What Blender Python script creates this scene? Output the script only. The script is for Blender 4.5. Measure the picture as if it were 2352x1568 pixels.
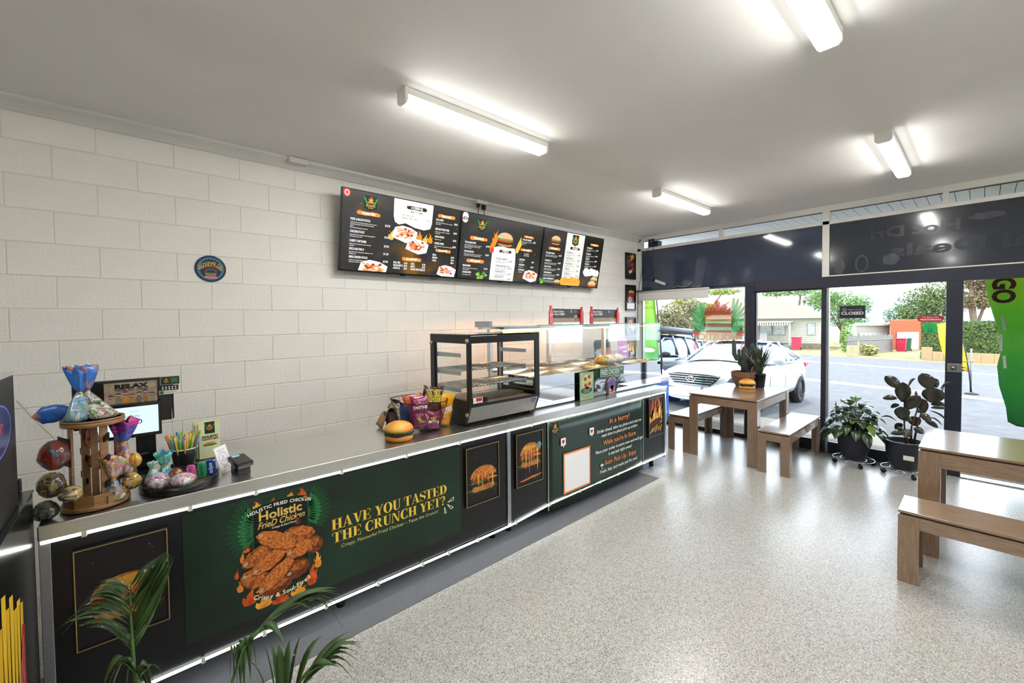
import bpy, bmesh, math, random
from mathutils import Vector, Matrix, Quaternion
R = random.Random(7)
PI = math.pi
SC = bpy.context.scene
COL = SC.collection
for o in list(bpy.data.objects): bpy.data.objects.remove(o)

# ---------------------------------------------------------------- camera
FPX, CX, CY = 970.85, 1152.65, 763.98                # focal length and principal point in px of the 2352x1568 frame
CAM = Vector((0.5406, -3.7964, 1.6555))
def _axes(yaw, pitch, roll):
    d = Vector((math.cos(pitch)*math.cos(yaw), math.cos(pitch)*math.sin(yaw), math.sin(pitch)))
    r = Vector((math.sin(yaw), -math.cos(yaw), 0)); u = r.cross(d)
    return r*math.cos(roll)+u*math.sin(roll), u*math.cos(roll)-r*math.sin(roll), d
CR, CU, CD = _axes(0.850465, -0.028131, -0.011269)
cam = bpy.data.cameras.new('camera'); camo = bpy.data.objects.new('camera', cam); COL.objects.link(camo)
camo.matrix_world = Matrix(((CR.x, CU.x, -CD.x, CAM.x), (CR.y, CU.y, -CD.y, CAM.y), (CR.z, CU.z, -CD.z, CAM.z), (0, 0, 0, 1)))
cam.sensor_fit = 'HORIZONTAL'; cam.sensor_width = 36; cam.lens = FPX/2352*36
cam.shift_x = (1176-CX)/2352; cam.shift_y = (CY-784)/2352
cam.clip_start = .02; cam.clip_end = 500
SC.camera = camo
def at(u, v, ax, val):
    """the point of the place seen at photograph pixel (u, v) on the plane axis = val"""
    g = CD+CR*((u-CX)/FPX)-CU*((v-CY)/FPX); i = 'xyz'.index(ax)
    return CAM+g*((val-CAM[i])/g[i])

# ---------------------------------------------------------------- world, sun, exposure
SC.view_settings.view_transform = 'Standard'; SC.view_settings.look = 'None'
SC.view_settings.gamma = 1; SC.view_settings.use_curve_mapping = False
SC.view_settings.exposure = 1.36
SKY_STRENGTH, SUN_STRENGTH, LAMP_STRENGTH = 2.6, 1.6, 31.0
w = bpy.data.worlds.new('sky'); SC.world = w; w.use_nodes = True
nt = w.node_tree; nt.nodes.clear()
wo = nt.nodes.new('ShaderNodeOutputWorld'); bg = nt.nodes.new('ShaderNodeBackground'); bg.inputs['Strength'].default_value = SKY_STRENGTH
tc = nt.nodes.new('ShaderNodeTexCoord'); mp = nt.nodes.new('ShaderNodeMapping'); mp.inputs['Scale'].default_value = (1.2, 1.2, 4)
nz = nt.nodes.new('ShaderNodeTexNoise'); nz.inputs['Scale'].default_value = 2.2; nz.inputs['Detail'].default_value = 5
cr = nt.nodes.new('ShaderNodeValToRGB')
cr.color_ramp.elements[0].position = .42; cr.color_ramp.elements[0].color = (.68, .82, 1, 1)
cr.color_ramp.elements[1].position = .58; cr.color_ramp.elements[1].color = (.86, .93, 1, 1)
nt.links.new(tc.outputs['Generated'], mp.inputs['Vector']); nt.links.new(mp.outputs['Vector'], nz.inputs['Vector'])
nt.links.new(nz.outputs['Fac'], cr.inputs['Fac']); nt.links.new(cr.outputs['Color'], bg.inputs['Color']); nt.links.new(bg.outputs['Background'], wo.inputs['Surface'])
sun = bpy.data.lights.new('sun', 'SUN'); sun.energy = SUN_STRENGTH; sun.angle = .02; sun.color = (1, .95, .86)
suno = bpy.data.objects.new('sun', sun); COL.objects.link(suno); suno.location = (0, 0, 12)
suno.rotation_euler = Vector((-.60, -.25, -.78)).to_track_quat('-Z', 'Y').to_euler()
def portal(name, x, y0, y1, z0, z1):
    l = bpy.data.lights.new(name, 'AREA'); l.shape = 'RECTANGLE'; l.size = abs(y1-y0); l.size_y = z1-z0; l.cycles.is_portal = True
    o = bpy.data.objects.new(name, l); COL.objects.link(o); o.location = (x, (y0+y1)/2, (z0+z1)/2)
    o.rotation_euler = Vector((-1, 0, 0)).to_track_quat('-Z', 'Z').to_euler()
portal('shopfront_daylight', 7.06, -5.2, 0, 0, 2.98)

cy = SC.cycles
cy.max_bounces = 6; cy.diffuse_bounces = 4; cy.glossy_bounces = 3; cy.transmission_bounces = 6; cy.transparent_max_bounces = 14
cy.caustics_reflective = False; cy.caustics_refractive = False; cy.sample_clamp_indirect = 8
cy.adaptive_threshold = .06

# ---------------------------------------------------------------- materials
def lin(c):
    if isinstance(c, str): c = tuple(int(c[i:i+2], 16)/255 for i in (0, 2, 4))
    return tuple((x/12.92 if x <= .04045 else ((x+.055)/1.055)**2.4) for x in c[:3])
_mc = {}
def M(col, rough=.5, metal=0., noise=0., scale=40., bump=0., bscale=120., coat=0., spec=.5, alpha=1., trans=0., stretch=(1, 1, 1), col2=None, det=3., ior=1.45, sheen=0., name=None):
    """procedural Principled material: a base colour that drifts to col2 (or darker) with noise, and a fine noise relief"""
    key = (col, rough, metal, noise, scale, bump, bscale, coat, spec, alpha, trans, stretch, col2, det, ior, name)
    if key in _mc: return _mc[key]
    m = bpy.data.materials.new(name or 'mat_%03d' % len(_mc)); m.use_nodes = True; n = m.node_tree; L = n.links.new
    b = n.nodes['Principled BSDF']; c = lin(col)
    b.inputs['Base Color'].default_value = (*c, 1); b.inputs['Roughness'].default_value = rough; b.inputs['Metallic'].default_value = metal
    b.inputs['Specular IOR Level'].default_value = spec; b.inputs['Coat Weight'].default_value = coat; b.inputs['Coat Roughness'].default_value = .08
    b.inputs['Alpha'].default_value = alpha; b.inputs['Transmission Weight'].default_value = trans; b.inputs['IOR'].default_value = ior
    if noise or bump:
        t = n.nodes.new('ShaderNodeTexCoord'); mpn = n.nodes.new('ShaderNodeMapping'); mpn.inputs['Scale'].default_value = stretch
        L(t.outputs['Object'], mpn.inputs['Vector'])
    if noise:
        z = n.nodes.new('ShaderNodeTexNoise'); z.inputs['Scale'].default_value = scale; z.inputs['Detail'].default_value = det
        L(mpn.outputs['Vector'], z.inputs['Vector'])
        ramp = n.nodes.new('ShaderNodeValToRGB'); c2 = lin(col2) if col2 else tuple(x*(1-noise) for x in c)
        ramp.color_ramp.elements[0].position = .36; ramp.color_ramp.elements[0].color = (*c2, 1)
        ramp.color_ramp.elements[1].position = .64; ramp.color_ramp.elements[1].color = (*c, 1)
        L(z.outputs['Fac'], ramp.inputs['Fac']); L(ramp.outputs['Color'], b.inputs['Base Color'])
    if bump:
        z2 = n.nodes.new('ShaderNodeTexNoise'); z2.inputs['Scale'].default_value = bscale; z2.inputs['Detail'].default_value = 4
        L(mpn.outputs['Vector'], z2.inputs['Vector'])
        bp = n.nodes.new('ShaderNodeBump'); bp.inputs['Strength'].default_value = bump; bp.inputs['Distance'].default_value = .01
        L(z2.outputs['Fac'], bp.inputs['Height']); L(bp.outputs['Normal'], b.inputs['Normal'])
    _mc[key] = m
    return m
def E(col, strength=1., gloss=False):
    """something that gives off light: a screen, a lamp, an LED"""
    key = ('E', col, strength, gloss)
    if key in _mc: return _mc[key]
    m = bpy.data.materials.new('light_%03d' % len(_mc)); m.use_nodes = True; b = m.node_tree.nodes['Principled BSDF']
    c = lin(col); b.inputs['Base Color'].default_value = (.02, .02, .02, 1); b.inputs['Roughness'].default_value = .25
    b.inputs['Specular IOR Level'].default_value = .3
    b.inputs['Emission Color'].default_value = (*c, 1); b.inputs['Emission Strength'].default_value = strength
    if strength < 3: m.cycles.emission_sampling = 'NONE'
    _mc[key] = m
    return m
def multi(cols, scale=20., rough=.2, coat=.6, stretch=(1, 1, 1), emit=0., trans=0., dist=1.2, bump=.5):
    """patchy printed film: several colours in hard-edged noise bands, with crinkles"""
    key = ('multi', tuple(cols), scale, rough, coat, stretch, emit, trans, dist, bump)
    if key in _mc: return _mc[key]
    m = bpy.data.materials.new('film_%03d' % len(_mc)); m.use_nodes = True; n = m.node_tree; L = n.links.new; b = n.nodes['Principled BSDF']
    t = n.nodes.new('ShaderNodeTexCoord'); mpn = n.nodes.new('ShaderNodeMapping'); mpn.inputs['Scale'].default_value = stretch
    z = n.nodes.new('ShaderNodeTexNoise'); z.inputs['Scale'].default_value = scale; z.inputs['Detail'].default_value = 4; z.inputs['Distortion'].default_value = dist
    r = n.nodes.new('ShaderNodeValToRGB'); e = r.color_ramp.elements; k = len(cols)
    for i, c in enumerate(cols):
        p = .28+.44*i/max(1, k-1); el = e[i] if i < 2 else e.new(p); el.position = p; el.color = (*lin(c), 1)
    L(t.outputs['Object'], mpn.inputs['Vector']); L(mpn.outputs['Vector'], z.inputs['Vector']); L(z.outputs['Fac'], r.inputs['Fac']); L(r.outputs['Color'], b.inputs['Base Color'])
    b.inputs['Roughness'].default_value = rough; b.inputs['Coat Weight'].default_value = coat; b.inputs['Coat Roughness'].default_value = .05; b.inputs['Transmission Weight'].default_value = trans
    if emit: L(r.outputs['Color'], b.inputs['Emission Color']); b.inputs['Emission Strength'].default_value = emit; m.cycles.emission_sampling = 'NONE'
    if bump:
        z2 = n.nodes.new('ShaderNodeTexNoise'); z2.inputs['Scale'].default_value = 45; bp = n.nodes.new('ShaderNodeBump'); bp.inputs['Strength'].default_value = bump; bp.inputs['Distance'].default_value = .006
        L(t.outputs['Object'], z2.inputs['Vector']); L(z2.outputs['Fac'], bp.inputs['Height']); L(bp.outputs['Normal'], b.inputs['Normal'])
    _mc[key] = m
    return m
def glass_mat(name, tint=(1, 1, 1), refl=.06, rough=0.0, fr=.3):
    """a thin pane: clear, with the weak mirror of its two faces"""
    m = bpy.data.materials.new(name); m.use_nodes = True; n = m.node_tree; n.nodes.clear(); L = n.links.new
    o = n.nodes.new('ShaderNodeOutputMaterial'); t = n.nodes.new('ShaderNodeBsdfTransparent'); g = n.nodes.new('ShaderNodeBsdfGlossy')
    t.inputs['Color'].default_value = (*tint, 1); g.inputs['Roughness'].default_value = rough; g.inputs['Color'].default_value = (.95, 1, 1, 1)
    f = n.nodes.new('ShaderNodeLayerWeight'); f.inputs['Blend'].default_value = .25
    mul = n.nodes.new('ShaderNodeMath'); mul.operation = 'MULTIPLY_ADD'; mul.inputs[1].default_value = fr; mul.inputs[2].default_value = refl
    mix = n.nodes.new('ShaderNodeMixShader')
    L(f.outputs['Fresnel'], mul.inputs[0]); L(mul.outputs[0], mix.inputs['Fac']); L(t.outputs[0], mix.inputs[1]); L(g.outputs[0], mix.inputs[2]); L(mix.outputs[0], o.inputs['Surface'])
    return m
def wood_mat(name, a, b_, stretch, rough=.3, scale=9., coat=.8):
    m = bpy.data.materials.new(name); m.use_nodes = True; n = m.node_tree; L = n.links.new; b = n.nodes['Principled BSDF']
    t = n.nodes.new('ShaderNodeTexCoord'); mpn = n.nodes.new('ShaderNodeMapping'); mpn.inputs['Scale'].default_value = stretch
    z = n.nodes.new('ShaderNodeTexNoise'); z.inputs['Scale'].default_value = scale; z.inputs['Detail'].default_value = 6; z.inputs['Distortion'].default_value = .6
    r = n.nodes.new('ShaderNodeValToRGB'); r.color_ramp.elements[0].position = .3; r.color_ramp.elements[0].color = (*lin(a), 1)
    r.color_ramp.elements[1].position = .7; r.color_ramp.elements[1].color = (*lin(b_), 1)
    L(t.outputs['Object'], mpn.inputs['Vector']); L(mpn.outputs['Vector'], z.inputs['Vector']); L(z.outputs['Fac'], r.inputs['Fac']); L(r.outputs['Color'], b.inputs['Base Color'])
    b.inputs['Roughness'].default_value = rough; b.inputs['Specular IOR Level'].default_value = .7; b.inputs['Coat Weight'].default_value = coat; b.inputs['Coat Roughness'].default_value = .12
    return m

# ---------------------------------------------------------------- geometry
def root_loc(p):
    L = Vector((0, 0, 0))
    while p is not None: L = L+Vector(p.location); p = p.parent
    return L
class G:
    """collects shapes given in place coordinates and links them as ONE mesh object"""
    def __init__(s): s.v = []; s.f = []; s.m = []; s.mats = []; s.s = []
    def mi(s, m):
        if m not in s.mats: s.mats.append(m)
        return s.mats.index(m)
    def add(s, vs, fs, m, smooth=False):
        k = len(s.v); i = s.mi(m); s.v += [tuple(v) for v in vs]
        for f in fs: s.f.append([k+j for j in f]); s.m.append(i); s.s.append(smooth)
        return s
    def box(s, x0, y0, z0, x1, y1, z1, m):
        x0, x1 = min(x0, x1), max(x0, x1); y0, y1 = min(y0, y1), max(y0, y1); z0, z1 = min(z0, z1), max(z0, z1)
        return s.add([(x0, y0, z0), (x1, y0, z0), (x1, y1, z0), (x0, y1, z0), (x0, y0, z1), (x1, y0, z1), (x1, y1, z1), (x0, y1, z1)],
                     [(3, 2, 1, 0), (4, 5, 6, 7), (0, 1, 5, 4), (1, 2, 6, 5), (2, 3, 7, 6), (3, 0, 4, 7)], m)
    def hexa(s, p, m):     # eight corners in the order of box()
        return s.add(p, [(3, 2, 1, 0), (4, 5, 6, 7), (0, 1, 5, 4), (1, 2, 6, 5), (2, 3, 7, 6), (3, 0, 4, 7)], m)
    def obox(s, c, ax, ay, az, m):   # centre and three half axes
        c = Vector(c); ax = Vector(ax); ay = Vector(ay); az = Vector(az)
        return s.hexa([c+ax*i+ay*j+az*k for k in (-1, 1) for i, j in ((-1, -1), (1, -1), (1, 1), (-1, 1))], m)
    def tube(s, path, r, m, n=8, closed=False, cap=True, flat=None):
        path = [Vector(p) for p in path]; N = len(path); vs = []; fs = []; up = None
        for i, p in enumerate(path):
            a = path[(i-1) % N] if (closed or i > 0) else p; b = path[(i+1) % N] if (closed or i < N-1) else p
            t = (b-a); t = t.normalized() if t.length > 1e-9 else Vector((0, 0, 1))
            if up is None: up = Vector((0, 0, 1)) if abs(t.z) < .95 else Vector((1, 0, 0))
            e1 = t.cross(up); e1 = e1.normalized() if e1.length > 1e-6 else t.orthogonal().normalized(); e2 = e1.cross(t).normalized(); up = e2
            rr = r[i] if isinstance(r, (list, tuple)) else r
            for k in range(n):
                q = 2*PI*k/n; vs.append(p+e1*(rr*math.cos(q))+e2*(rr*(flat or 1)*math.sin(q)))
        for i in range(N if closed else N-1):
            for k in range(n):
                a = i*n+k; b = i*n+(k+1) % n; c = ((i+1) % N)*n+(k+1) % n; d = ((i+1) % N)*n+k; fs.append((a, b, c, d))
        if cap and not closed: fs.append(tuple(range(n-1, -1, -1))); fs.append(tuple((N-1)*n+k for k in range(n)))
        return s.add(vs, fs, m, n > 4)
    def cyl(s, p0, p1, r0, m, r1=None, n=16): return s.tube([p0, p1], [r0, r0 if r1 is None else r1], m, n)
    def lathe(s, prof, c, m, n=24, smooth=True, sx=1., sy=1.):
        vs = []; fs = []; K = len(prof)
        for r, z in prof:
            for k in range(n): q = 2*PI*k/n; vs.append((c[0]+r*sx*math.cos(q), c[1]+r*sy*math.sin(q), c[2]+z))
        for i in range(K-1):
            for k in range(n): fs.append((i*n+k, i*n+(k+1) % n, (i+1)*n+(k+1) % n, (i+1)*n+k))
        if prof[0][0] > 1e-6: fs.append(tuple(range(n-1, -1, -1)))
        if prof[-1][0] > 1e-6: fs.append(tuple((K-1)*n+k for k in range(n)))
        return s.add(vs, fs, m, smooth)
    def prism(s, pts, O, ux, uy, d, m, smooth=False):   # outline in the plane O+ux,uy given thickness d (vector)
        O = Vector(O); ux = Vector(ux); uy = Vector(uy); d = Vector(d); n = len(pts)
        vs = [O+ux*a+uy*b for a, b in pts]; vs += [v+d for v in vs]
        fs = [tuple(range(n-1, -1, -1)), tuple(range(n, 2*n))]+[(k, (k+1) % n, n+(k+1) % n, n+k) for k in range(n)]
        return s.add(vs, fs, m, smooth)
    def sheet(s, rows, m, smooth=True, closed=False):
        K = len(rows[0]); vs = [p for r in rows for p in r]; fs = []
        for i in range(len(rows)-1):
            for k in range(K if closed else K-1): fs.append((i*K+k, i*K+(k+1) % K, (i+1)*K+(k+1) % K, (i+1)*K+k))
        return s.add(vs, fs, m, smooth)
    def ball(s, c, r, m, n=12, k=8):
        if not isinstance(r, (tuple, list)): r = (r, r, r)
        rows = [[(c[0]+r[0]*math.sin(PI*i/k)*math.cos(2*PI*j/n), c[1]+r[1]*math.sin(PI*i/k)*math.sin(2*PI*j/n), c[2]+r[2]*math.cos(PI*i/k)) for j in range(n)] for i in range(k+1)]
        return s.sheet(rows, m, True, True)
    def obj(s, name, parent=None, bevel=0., kind=None, label=None, solid=0., sub=0):
        L = root_loc(parent)
        me = bpy.data.meshes.new(name); me.from_pydata([(v[0]-L.x, v[1]-L.y, v[2]-L.z) for v in s.v], [], s.f)
        for m in s.mats: me.materials.append(m)
        me.polygons.foreach_set('material_index', s.m); me.polygons.foreach_set('use_smooth', s.s); me.update()
        o = bpy.data.objects.new(name, me); COL.objects.link(o); o.parent = parent
        if bevel:
            b = o.modifiers.new('soft_edges', 'BEVEL'); b.width = bevel; b.segments = 2; b.limit_method = 'ANGLE'; b.angle_limit = .6
        if solid: q = o.modifiers.new('thickness', 'SOLIDIFY'); q.thickness = solid; q.offset = 0
        if sub: q = o.modifiers.new('smooth', 'SUBSURF'); q.levels = sub; q.render_levels = sub
        if kind: o['kind'] = kind
        if label: o['label'] = label
        return o
def tag(o, label, cat, group=None, kind=None):
    o['label'] = label; o['category'] = cat
    if group: o['group'] = group
    if kind: o['kind'] = kind
    return o
def thing(name, label, cat, loc=(0, 0, 0), group=None):
    o = bpy.data.objects.new(name, None); COL.objects.link(o); o.location = loc; o.empty_display_size = .05
    return tag(o, label, cat, group)
def struct(name, loc=(0, 0, 0), label=None):
    o = bpy.data.objects.new(name, None); COL.objects.link(o); o.location = loc; o['kind'] = 'structure'; o.empty_display_size = .05
    if label: o['label'] = label
    return o
def dup(root, loc=None, rz=None, label=None):
    def cp(o, par):
        c = o.copy(); COL.objects.link(c); c.parent = par
        for ch in o.children: cp(ch, c)
        return c
    r = cp(root, None)
    if loc is not None: r.location = loc
    if rz is not None: r.rotation_euler = (0, 0, rz)
    if label: r['label'] = label
    return r

# ---------------------------------------------------------------- flat print: lettering and pictures on signs, screens, posters
_tc = {}
def glyphs(s, bold, shear, space):
    key = (s, bold, shear, space)
    if key not in _tc:
        c = bpy.data.curves.new('t', 'FONT'); c.body = s; c.size = 1; c.offset = bold; c.shear = shear; c.space_character = space; c.resolution_u = 3
        o = bpy.data.objects.new('t', c); COL.objects.link(o); bpy.context.view_layer.update()
        me = bpy.data.meshes.new_from_object(o.evaluated_get(bpy.context.evaluated_depsgraph_get()))
        vs = [(v.co.x, v.co.y) for v in me.vertices]; fs = [tuple(p.vertices) for p in me.polygons]
        bpy.data.objects.remove(o); bpy.data.curves.remove(c); bpy.data.meshes.remove(me)
        _tc[key] = (vs, fs, min([v[0] for v in vs] or [0]), max([v[0] for v in vs] or [0]))
    return _tc[key]
class Art(G):
    """print laid on a real panel: origin O, right ux, up uy; each layer sits a hair prouder than the one before"""
    def __init__(s, O, ux, uy, mk=None, step=.0004):
        G.__init__(s); s.O = Vector(O); s.ux = Vector(ux).normalized(); s.uy = Vector(uy).normalized(); s.n = s.ux.cross(s.uy); s.l = 1; s.step = step
        s.mk = mk or (lambda c: M(c, .45)); s.map = None; s.clip = None; s.surf = None
    def flipn(s): s.n = -s.n; return s
    def P(s, x, y):
        if s.surf: return s.surf(x, y)+s.n*(s.l*s.step)
        return s.O+s.ux*x+s.uy*y+s.n*(s.l*s.step)
    def L(s, k): s.l = k; return s
    def col(s, c): return s.mk(c) if isinstance(c, str) else c
    def poly(s, pts, c):
        if s.clip:
            for ax, sg, lim in ((0, 1, s.clip[0]), (0, -1, s.clip[2]), (1, 1, s.clip[1]), (1, -1, s.clip[3])):
                out = []
                for i, p in enumerate(pts):
                    q = pts[i-1]; a, b = (q[ax]-lim)*sg, (p[ax]-lim)*sg
                    if (a < 0) != (b < 0): k = a/(a-b); out.append((q[0]+(p[0]-q[0])*k, q[1]+(p[1]-q[1])*k))
                    if b >= 0: out.append(p)
                pts = out
                if len(pts) < 3: return s
        s.add([s.P(*p) for p in pts], [tuple(range(len(pts)))], s.col(c))
        return s
    def rect(s, x0, y0, x1, y1, c): return s.poly([(x0, y0), (x1, y0), (x1, y1), (x0, y1)], c)
    def ell(s, x, y, rx, ry, c, rot=0, n=24, a0=0, a1=2*PI):
        q = [(a0+(a1-a0)*k/n) for k in range(n if a1-a0 > 6.28 else n+1)]
        return s.poly([(x+rx*math.cos(a)*math.cos(rot)-ry*math.sin(a)*math.sin(rot), y+rx*math.cos(a)*math.sin(rot)+ry*math.sin(a)*math.cos(rot)) for a in q], c)
    def ring(s, x, y, rx, ry, w, c, n=32, a0=0, a1=2*PI, w1=None):
        for k in range(n):
            a, b = a0+(a1-a0)*k/n, a0+(a1-a0)*(k+1)/n; wa = w if w1 is None else w+(w1-w)*k/n; wb = w if w1 is None else w+(w1-w)*(k+1)/n
            s.poly([(x+rx*math.cos(a), y+ry*math.sin(a)), (x+rx*math.cos(b), y+ry*math.sin(b)), (x+(rx-wb)*math.cos(b), y+(ry-wb)*math.sin(b)), (x+(rx-wa)*math.cos(a), y+(ry-wa)*math.sin(a))], c)
        return s
    def blob(s, x, y, rx, ry, c, seed=0, amp=.12, rot=0, n=30, f=5):
        q = random.Random(seed); ph = [q.random()*6.28 for _ in range(4)]; pts = []
        for k in range(n):
            a = 2*PI*k/n; e = 1+amp*(.5*math.sin(f*a+ph[0])+.3*math.sin((f*2+1)*a+ph[1])+.25*math.sin((f+2)*a+ph[2])+.2*q.uniform(-1, 1))
            u, v = rx*e*math.cos(a), ry*e*math.sin(a); pts.append((x+u*math.cos(rot)-v*math.sin(rot), y+u*math.sin(rot)+v*math.cos(rot)))
        return s.poly(pts, c)
    def line(s, pts, w, c):
        for (x0, y0), (x1, y1) in zip(pts, pts[1:]):
            d = math.hypot(x1-x0, y1-y0) or 1; nx, ny = -(y1-y0)/d*w/2, (x1-x0)/d*w/2
            s.poly([(x0-nx, y0-ny), (x1-nx, y1-ny), (x1+nx, y1+ny), (x0+nx, y0+ny)], c)
        return s
    def frame(s, x0, y0, x1, y1, w, c): return s.rect(x0, y0, x1, y0+w, c).rect(x0, y1-w, x1, y1, c).rect(x0, y0+w, x0+w, y1-w, c).rect(x1-w, y0+w, x1, y1-w, c)
    def flame(s, x, y, w, h, c, lean=0., seed=0):
        q = random.Random(seed); a = q.uniform(.8, 1.2)
        pts = [(0, 0), (.35, .03), (.5, .25*a), (.38, .42), (.52, .62), (.2, .5), (.22, .75), (.05+lean, 1), (-.02, .72), (-.2, .58), (-.18, .4), (-.42, .56), (-.46, .28), (-.3, .05)]
        return s.poly([(x+u*w+lean*v*w*.3, y+v*h) for u, v in pts], c)
    def brush(s, x, y, w, h, c, seed=1):
        q = random.Random(seed); n = 9; t = []; b = []
        for k in range(n+1):
            u = -w/2+w*k/n; t.append((x+u, y+h/2*(.7+.5*q.random()))); b.append((x+u+h*.1, y-h/2*(.7+.5*q.random())))
        return s.poly(b+[(x+w/2+h*.35, y+h*.05)]+t[::-1]+[(x-w/2-h*.3, y-h*.05)], c)
    def text(s, t, x, y, h, c, sx=1., al='c', bold=0., shear=0., rot=0., space=1., w=None):
        vs, fs, a, b = glyphs(t, bold, shear, space)
        if not vs: return s
        k = h/.7
        if w: sx = w/((b-a)*k)
        ox = {'l': a, 'c': (a+b)/2, 'r': b}[al]; cs, sn = math.cos(rot), math.sin(rot); out = []
        for u, v in vs:
            u = (u-ox)*k*sx; v = v*k; out.append(s.P(x+u*cs-v*sn, y+u*sn+v*cs))
        s.add(out, fs, s.col(c)); return s
    def arctext(s, t, x, y, r, h, c, a_mid=PI/2, sx=1., bold=0.02, inward=False):
        ws = []
        for ch in t:
            if ch == ' ': ws.append(.32)
            else: g = glyphs(ch, bold, 0, 1); ws.append(g[3]-g[2]+.1)
        k = h/.7*sx; tot = sum(ws)*k; p = -tot/2
        for ch, wd in zip(t, ws):
            q = (p+wd*k/2)/r; p += wd*k
            if ch == ' ': continue
            if inward: a = a_mid+q; s.text(ch, x+r*math.cos(a), y+r*math.sin(a), h, c, sx, 'c', bold, rot=a+PI/2)
            else: a = a_mid-q; s.text(ch, x+r*math.cos(a), y+r*math.sin(a), h, c, sx, 'c', bold, rot=a-PI/2)
        return s
# ================================================================ the room
XF, CEIL, XB, YR = 6.886, 3.0, -3.4, -7.2
WHITE = M('e4e2da', .55, noise=.05, scale=6, bump=.05, bscale=90)
BLOCKPAINT = M('eeece6', .5, noise=.05, scale=3, bump=.35, bscale=70, name='painted_concrete_block')
CEILM = M('edece9', .7, noise=.06, scale=1.3, name='ceiling_paint')
TRIMW = M('dcdbd6', .45, noise=.04, scale=5)
DARKF = M('222636', .45, noise=.12, scale=8)
PANEL = M('3a4256', .07, noise=.1, scale=4, coat=.3)
PANEL2 = M('31363f', .13, noise=.15, scale=3, coat=.4, bump=.05, bscale=5)
BLACK = M('0d0e10', .35, noise=.15, scale=20)
BLACKG = M('0a0b0d', .12, noise=.1, scale=10, coat=.6)
STEEL = M('d2d2ce', .3, 1., noise=.08, scale=25, stretch=(1, 14, 14), name='brushed_steel')
STEELD = M('8d8d8a', .3, 1., noise=.1, scale=20, stretch=(1, 10, 10))
CHROME = M('e6e8ea', .04, 1., name='mirror_steel')
ALU = M('a9adb2', .35, .9, noise=.06, scale=20)
GLASS = glass_mat('shop_window_glass', (.985, .99, .99), .012)
CLEAR = glass_mat('display_glass', (.985, .995, .99), .008, fr=.1)

# floor: flecked vinyl
m = bpy.data.materials.new('flecked_vinyl_floor'); m.use_nodes = True; n = m.node_tree; L = n.links.new; b = n.nodes['Principled BSDF']
t = n.nodes.new('ShaderNodeTexCoord')
v1 = n.nodes.new('ShaderNodeTexVoronoi'); v1.inputs['Scale'].default_value = 230
sx_ = n.nodes.new('ShaderNodeSeparateColor'); L(v1.outputs['Color'], sx_.inputs[0])
r1 = n.nodes.new('ShaderNodeValToRGB'); r1.color_ramp.elements[0].position = .0; r1.color_ramp.elements[0].color = (*lin('6b6964'), 1)
r1.color_ramp.elements[1].position = .3; r1.color_ramp.elements[1].color = (*lin('a9a7a2'), 1)
e = r1.color_ramp.elements.new(.7); e.color = (*lin('b7b6b1'), 1); e = r1.color_ramp.elements.new(1.); e.color = (*lin('d6d5d0'), 1)
v2 = n.nodes.new('ShaderNodeTexNoise'); v2.inputs['Scale'].default_value = 1.7; v2.inputs['Detail'].default_value = 4
mx = n.nodes.new('ShaderNodeMix'); mx.data_type = 'RGBA'; mx.blend_type = 'MULTIPLY'; mx.inputs[0].default_value = .06
L(t.outputs['Object'], v1.inputs['Vector']); L(t.outputs['Object'], v2.inputs['Vector']); L(sx_.outputs[0], r1.inputs['Fac'])
L(r1.outputs['Color'], mx.inputs[6]); L(v2.outputs['Color'], mx.inputs[7]); L(mx.outputs[2], b.inputs['Base Color'])
b.inputs['Roughness'].default_value = .3; b.inputs['Specular IOR Level'].default_value = .55; b.inputs['Coat Weight'].default_value = .25; b.inputs['Coat Roughness'].default_value = .22
rr = n.nodes.new('ShaderNodeMapRange'); rr.inputs['To Min'].default_value = .27; rr.inputs['To Max'].default_value = .31
L(v2.outputs['Fac'], rr.inputs['Value']); L(rr.outputs['Result'], b.inputs['Roughness'])
bp = n.nodes.new('ShaderNodeBump'); bp.inputs['Strength'].default_value = .01; bp.inputs['Distance'].default_value = .001
L(sx_.outputs[1], bp.inputs['Height']); L(bp.outputs['Normal'], b.inputs['Normal'])
FLOORM = m
g = G().box(XB, YR, -.12, XF+.1, 0.05, 0, FLOORM); g.obj('floor', kind='structure', label='light grey flecked vinyl shop floor')
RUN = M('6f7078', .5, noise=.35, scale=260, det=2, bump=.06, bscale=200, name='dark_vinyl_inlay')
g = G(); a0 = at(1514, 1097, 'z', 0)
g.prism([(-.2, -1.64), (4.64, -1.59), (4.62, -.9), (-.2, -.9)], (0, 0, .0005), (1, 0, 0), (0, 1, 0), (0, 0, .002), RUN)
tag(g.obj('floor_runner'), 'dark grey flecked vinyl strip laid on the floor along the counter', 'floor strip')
g = G().box(XB, YR, CEIL, XF+.1, .3, CEIL+.15, CEILM); g.obj('ceiling', kind='structure')
g = G().box(XB-.1, YR-.1, 0, XB, .3, CEIL, WHITE); g.obj('wall_back', kind='structure')
g = G().box(XB, YR-.1, 0, XF+.1, YR, CEIL, WHITE); g.obj('wall_right', kind='structure')
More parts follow.
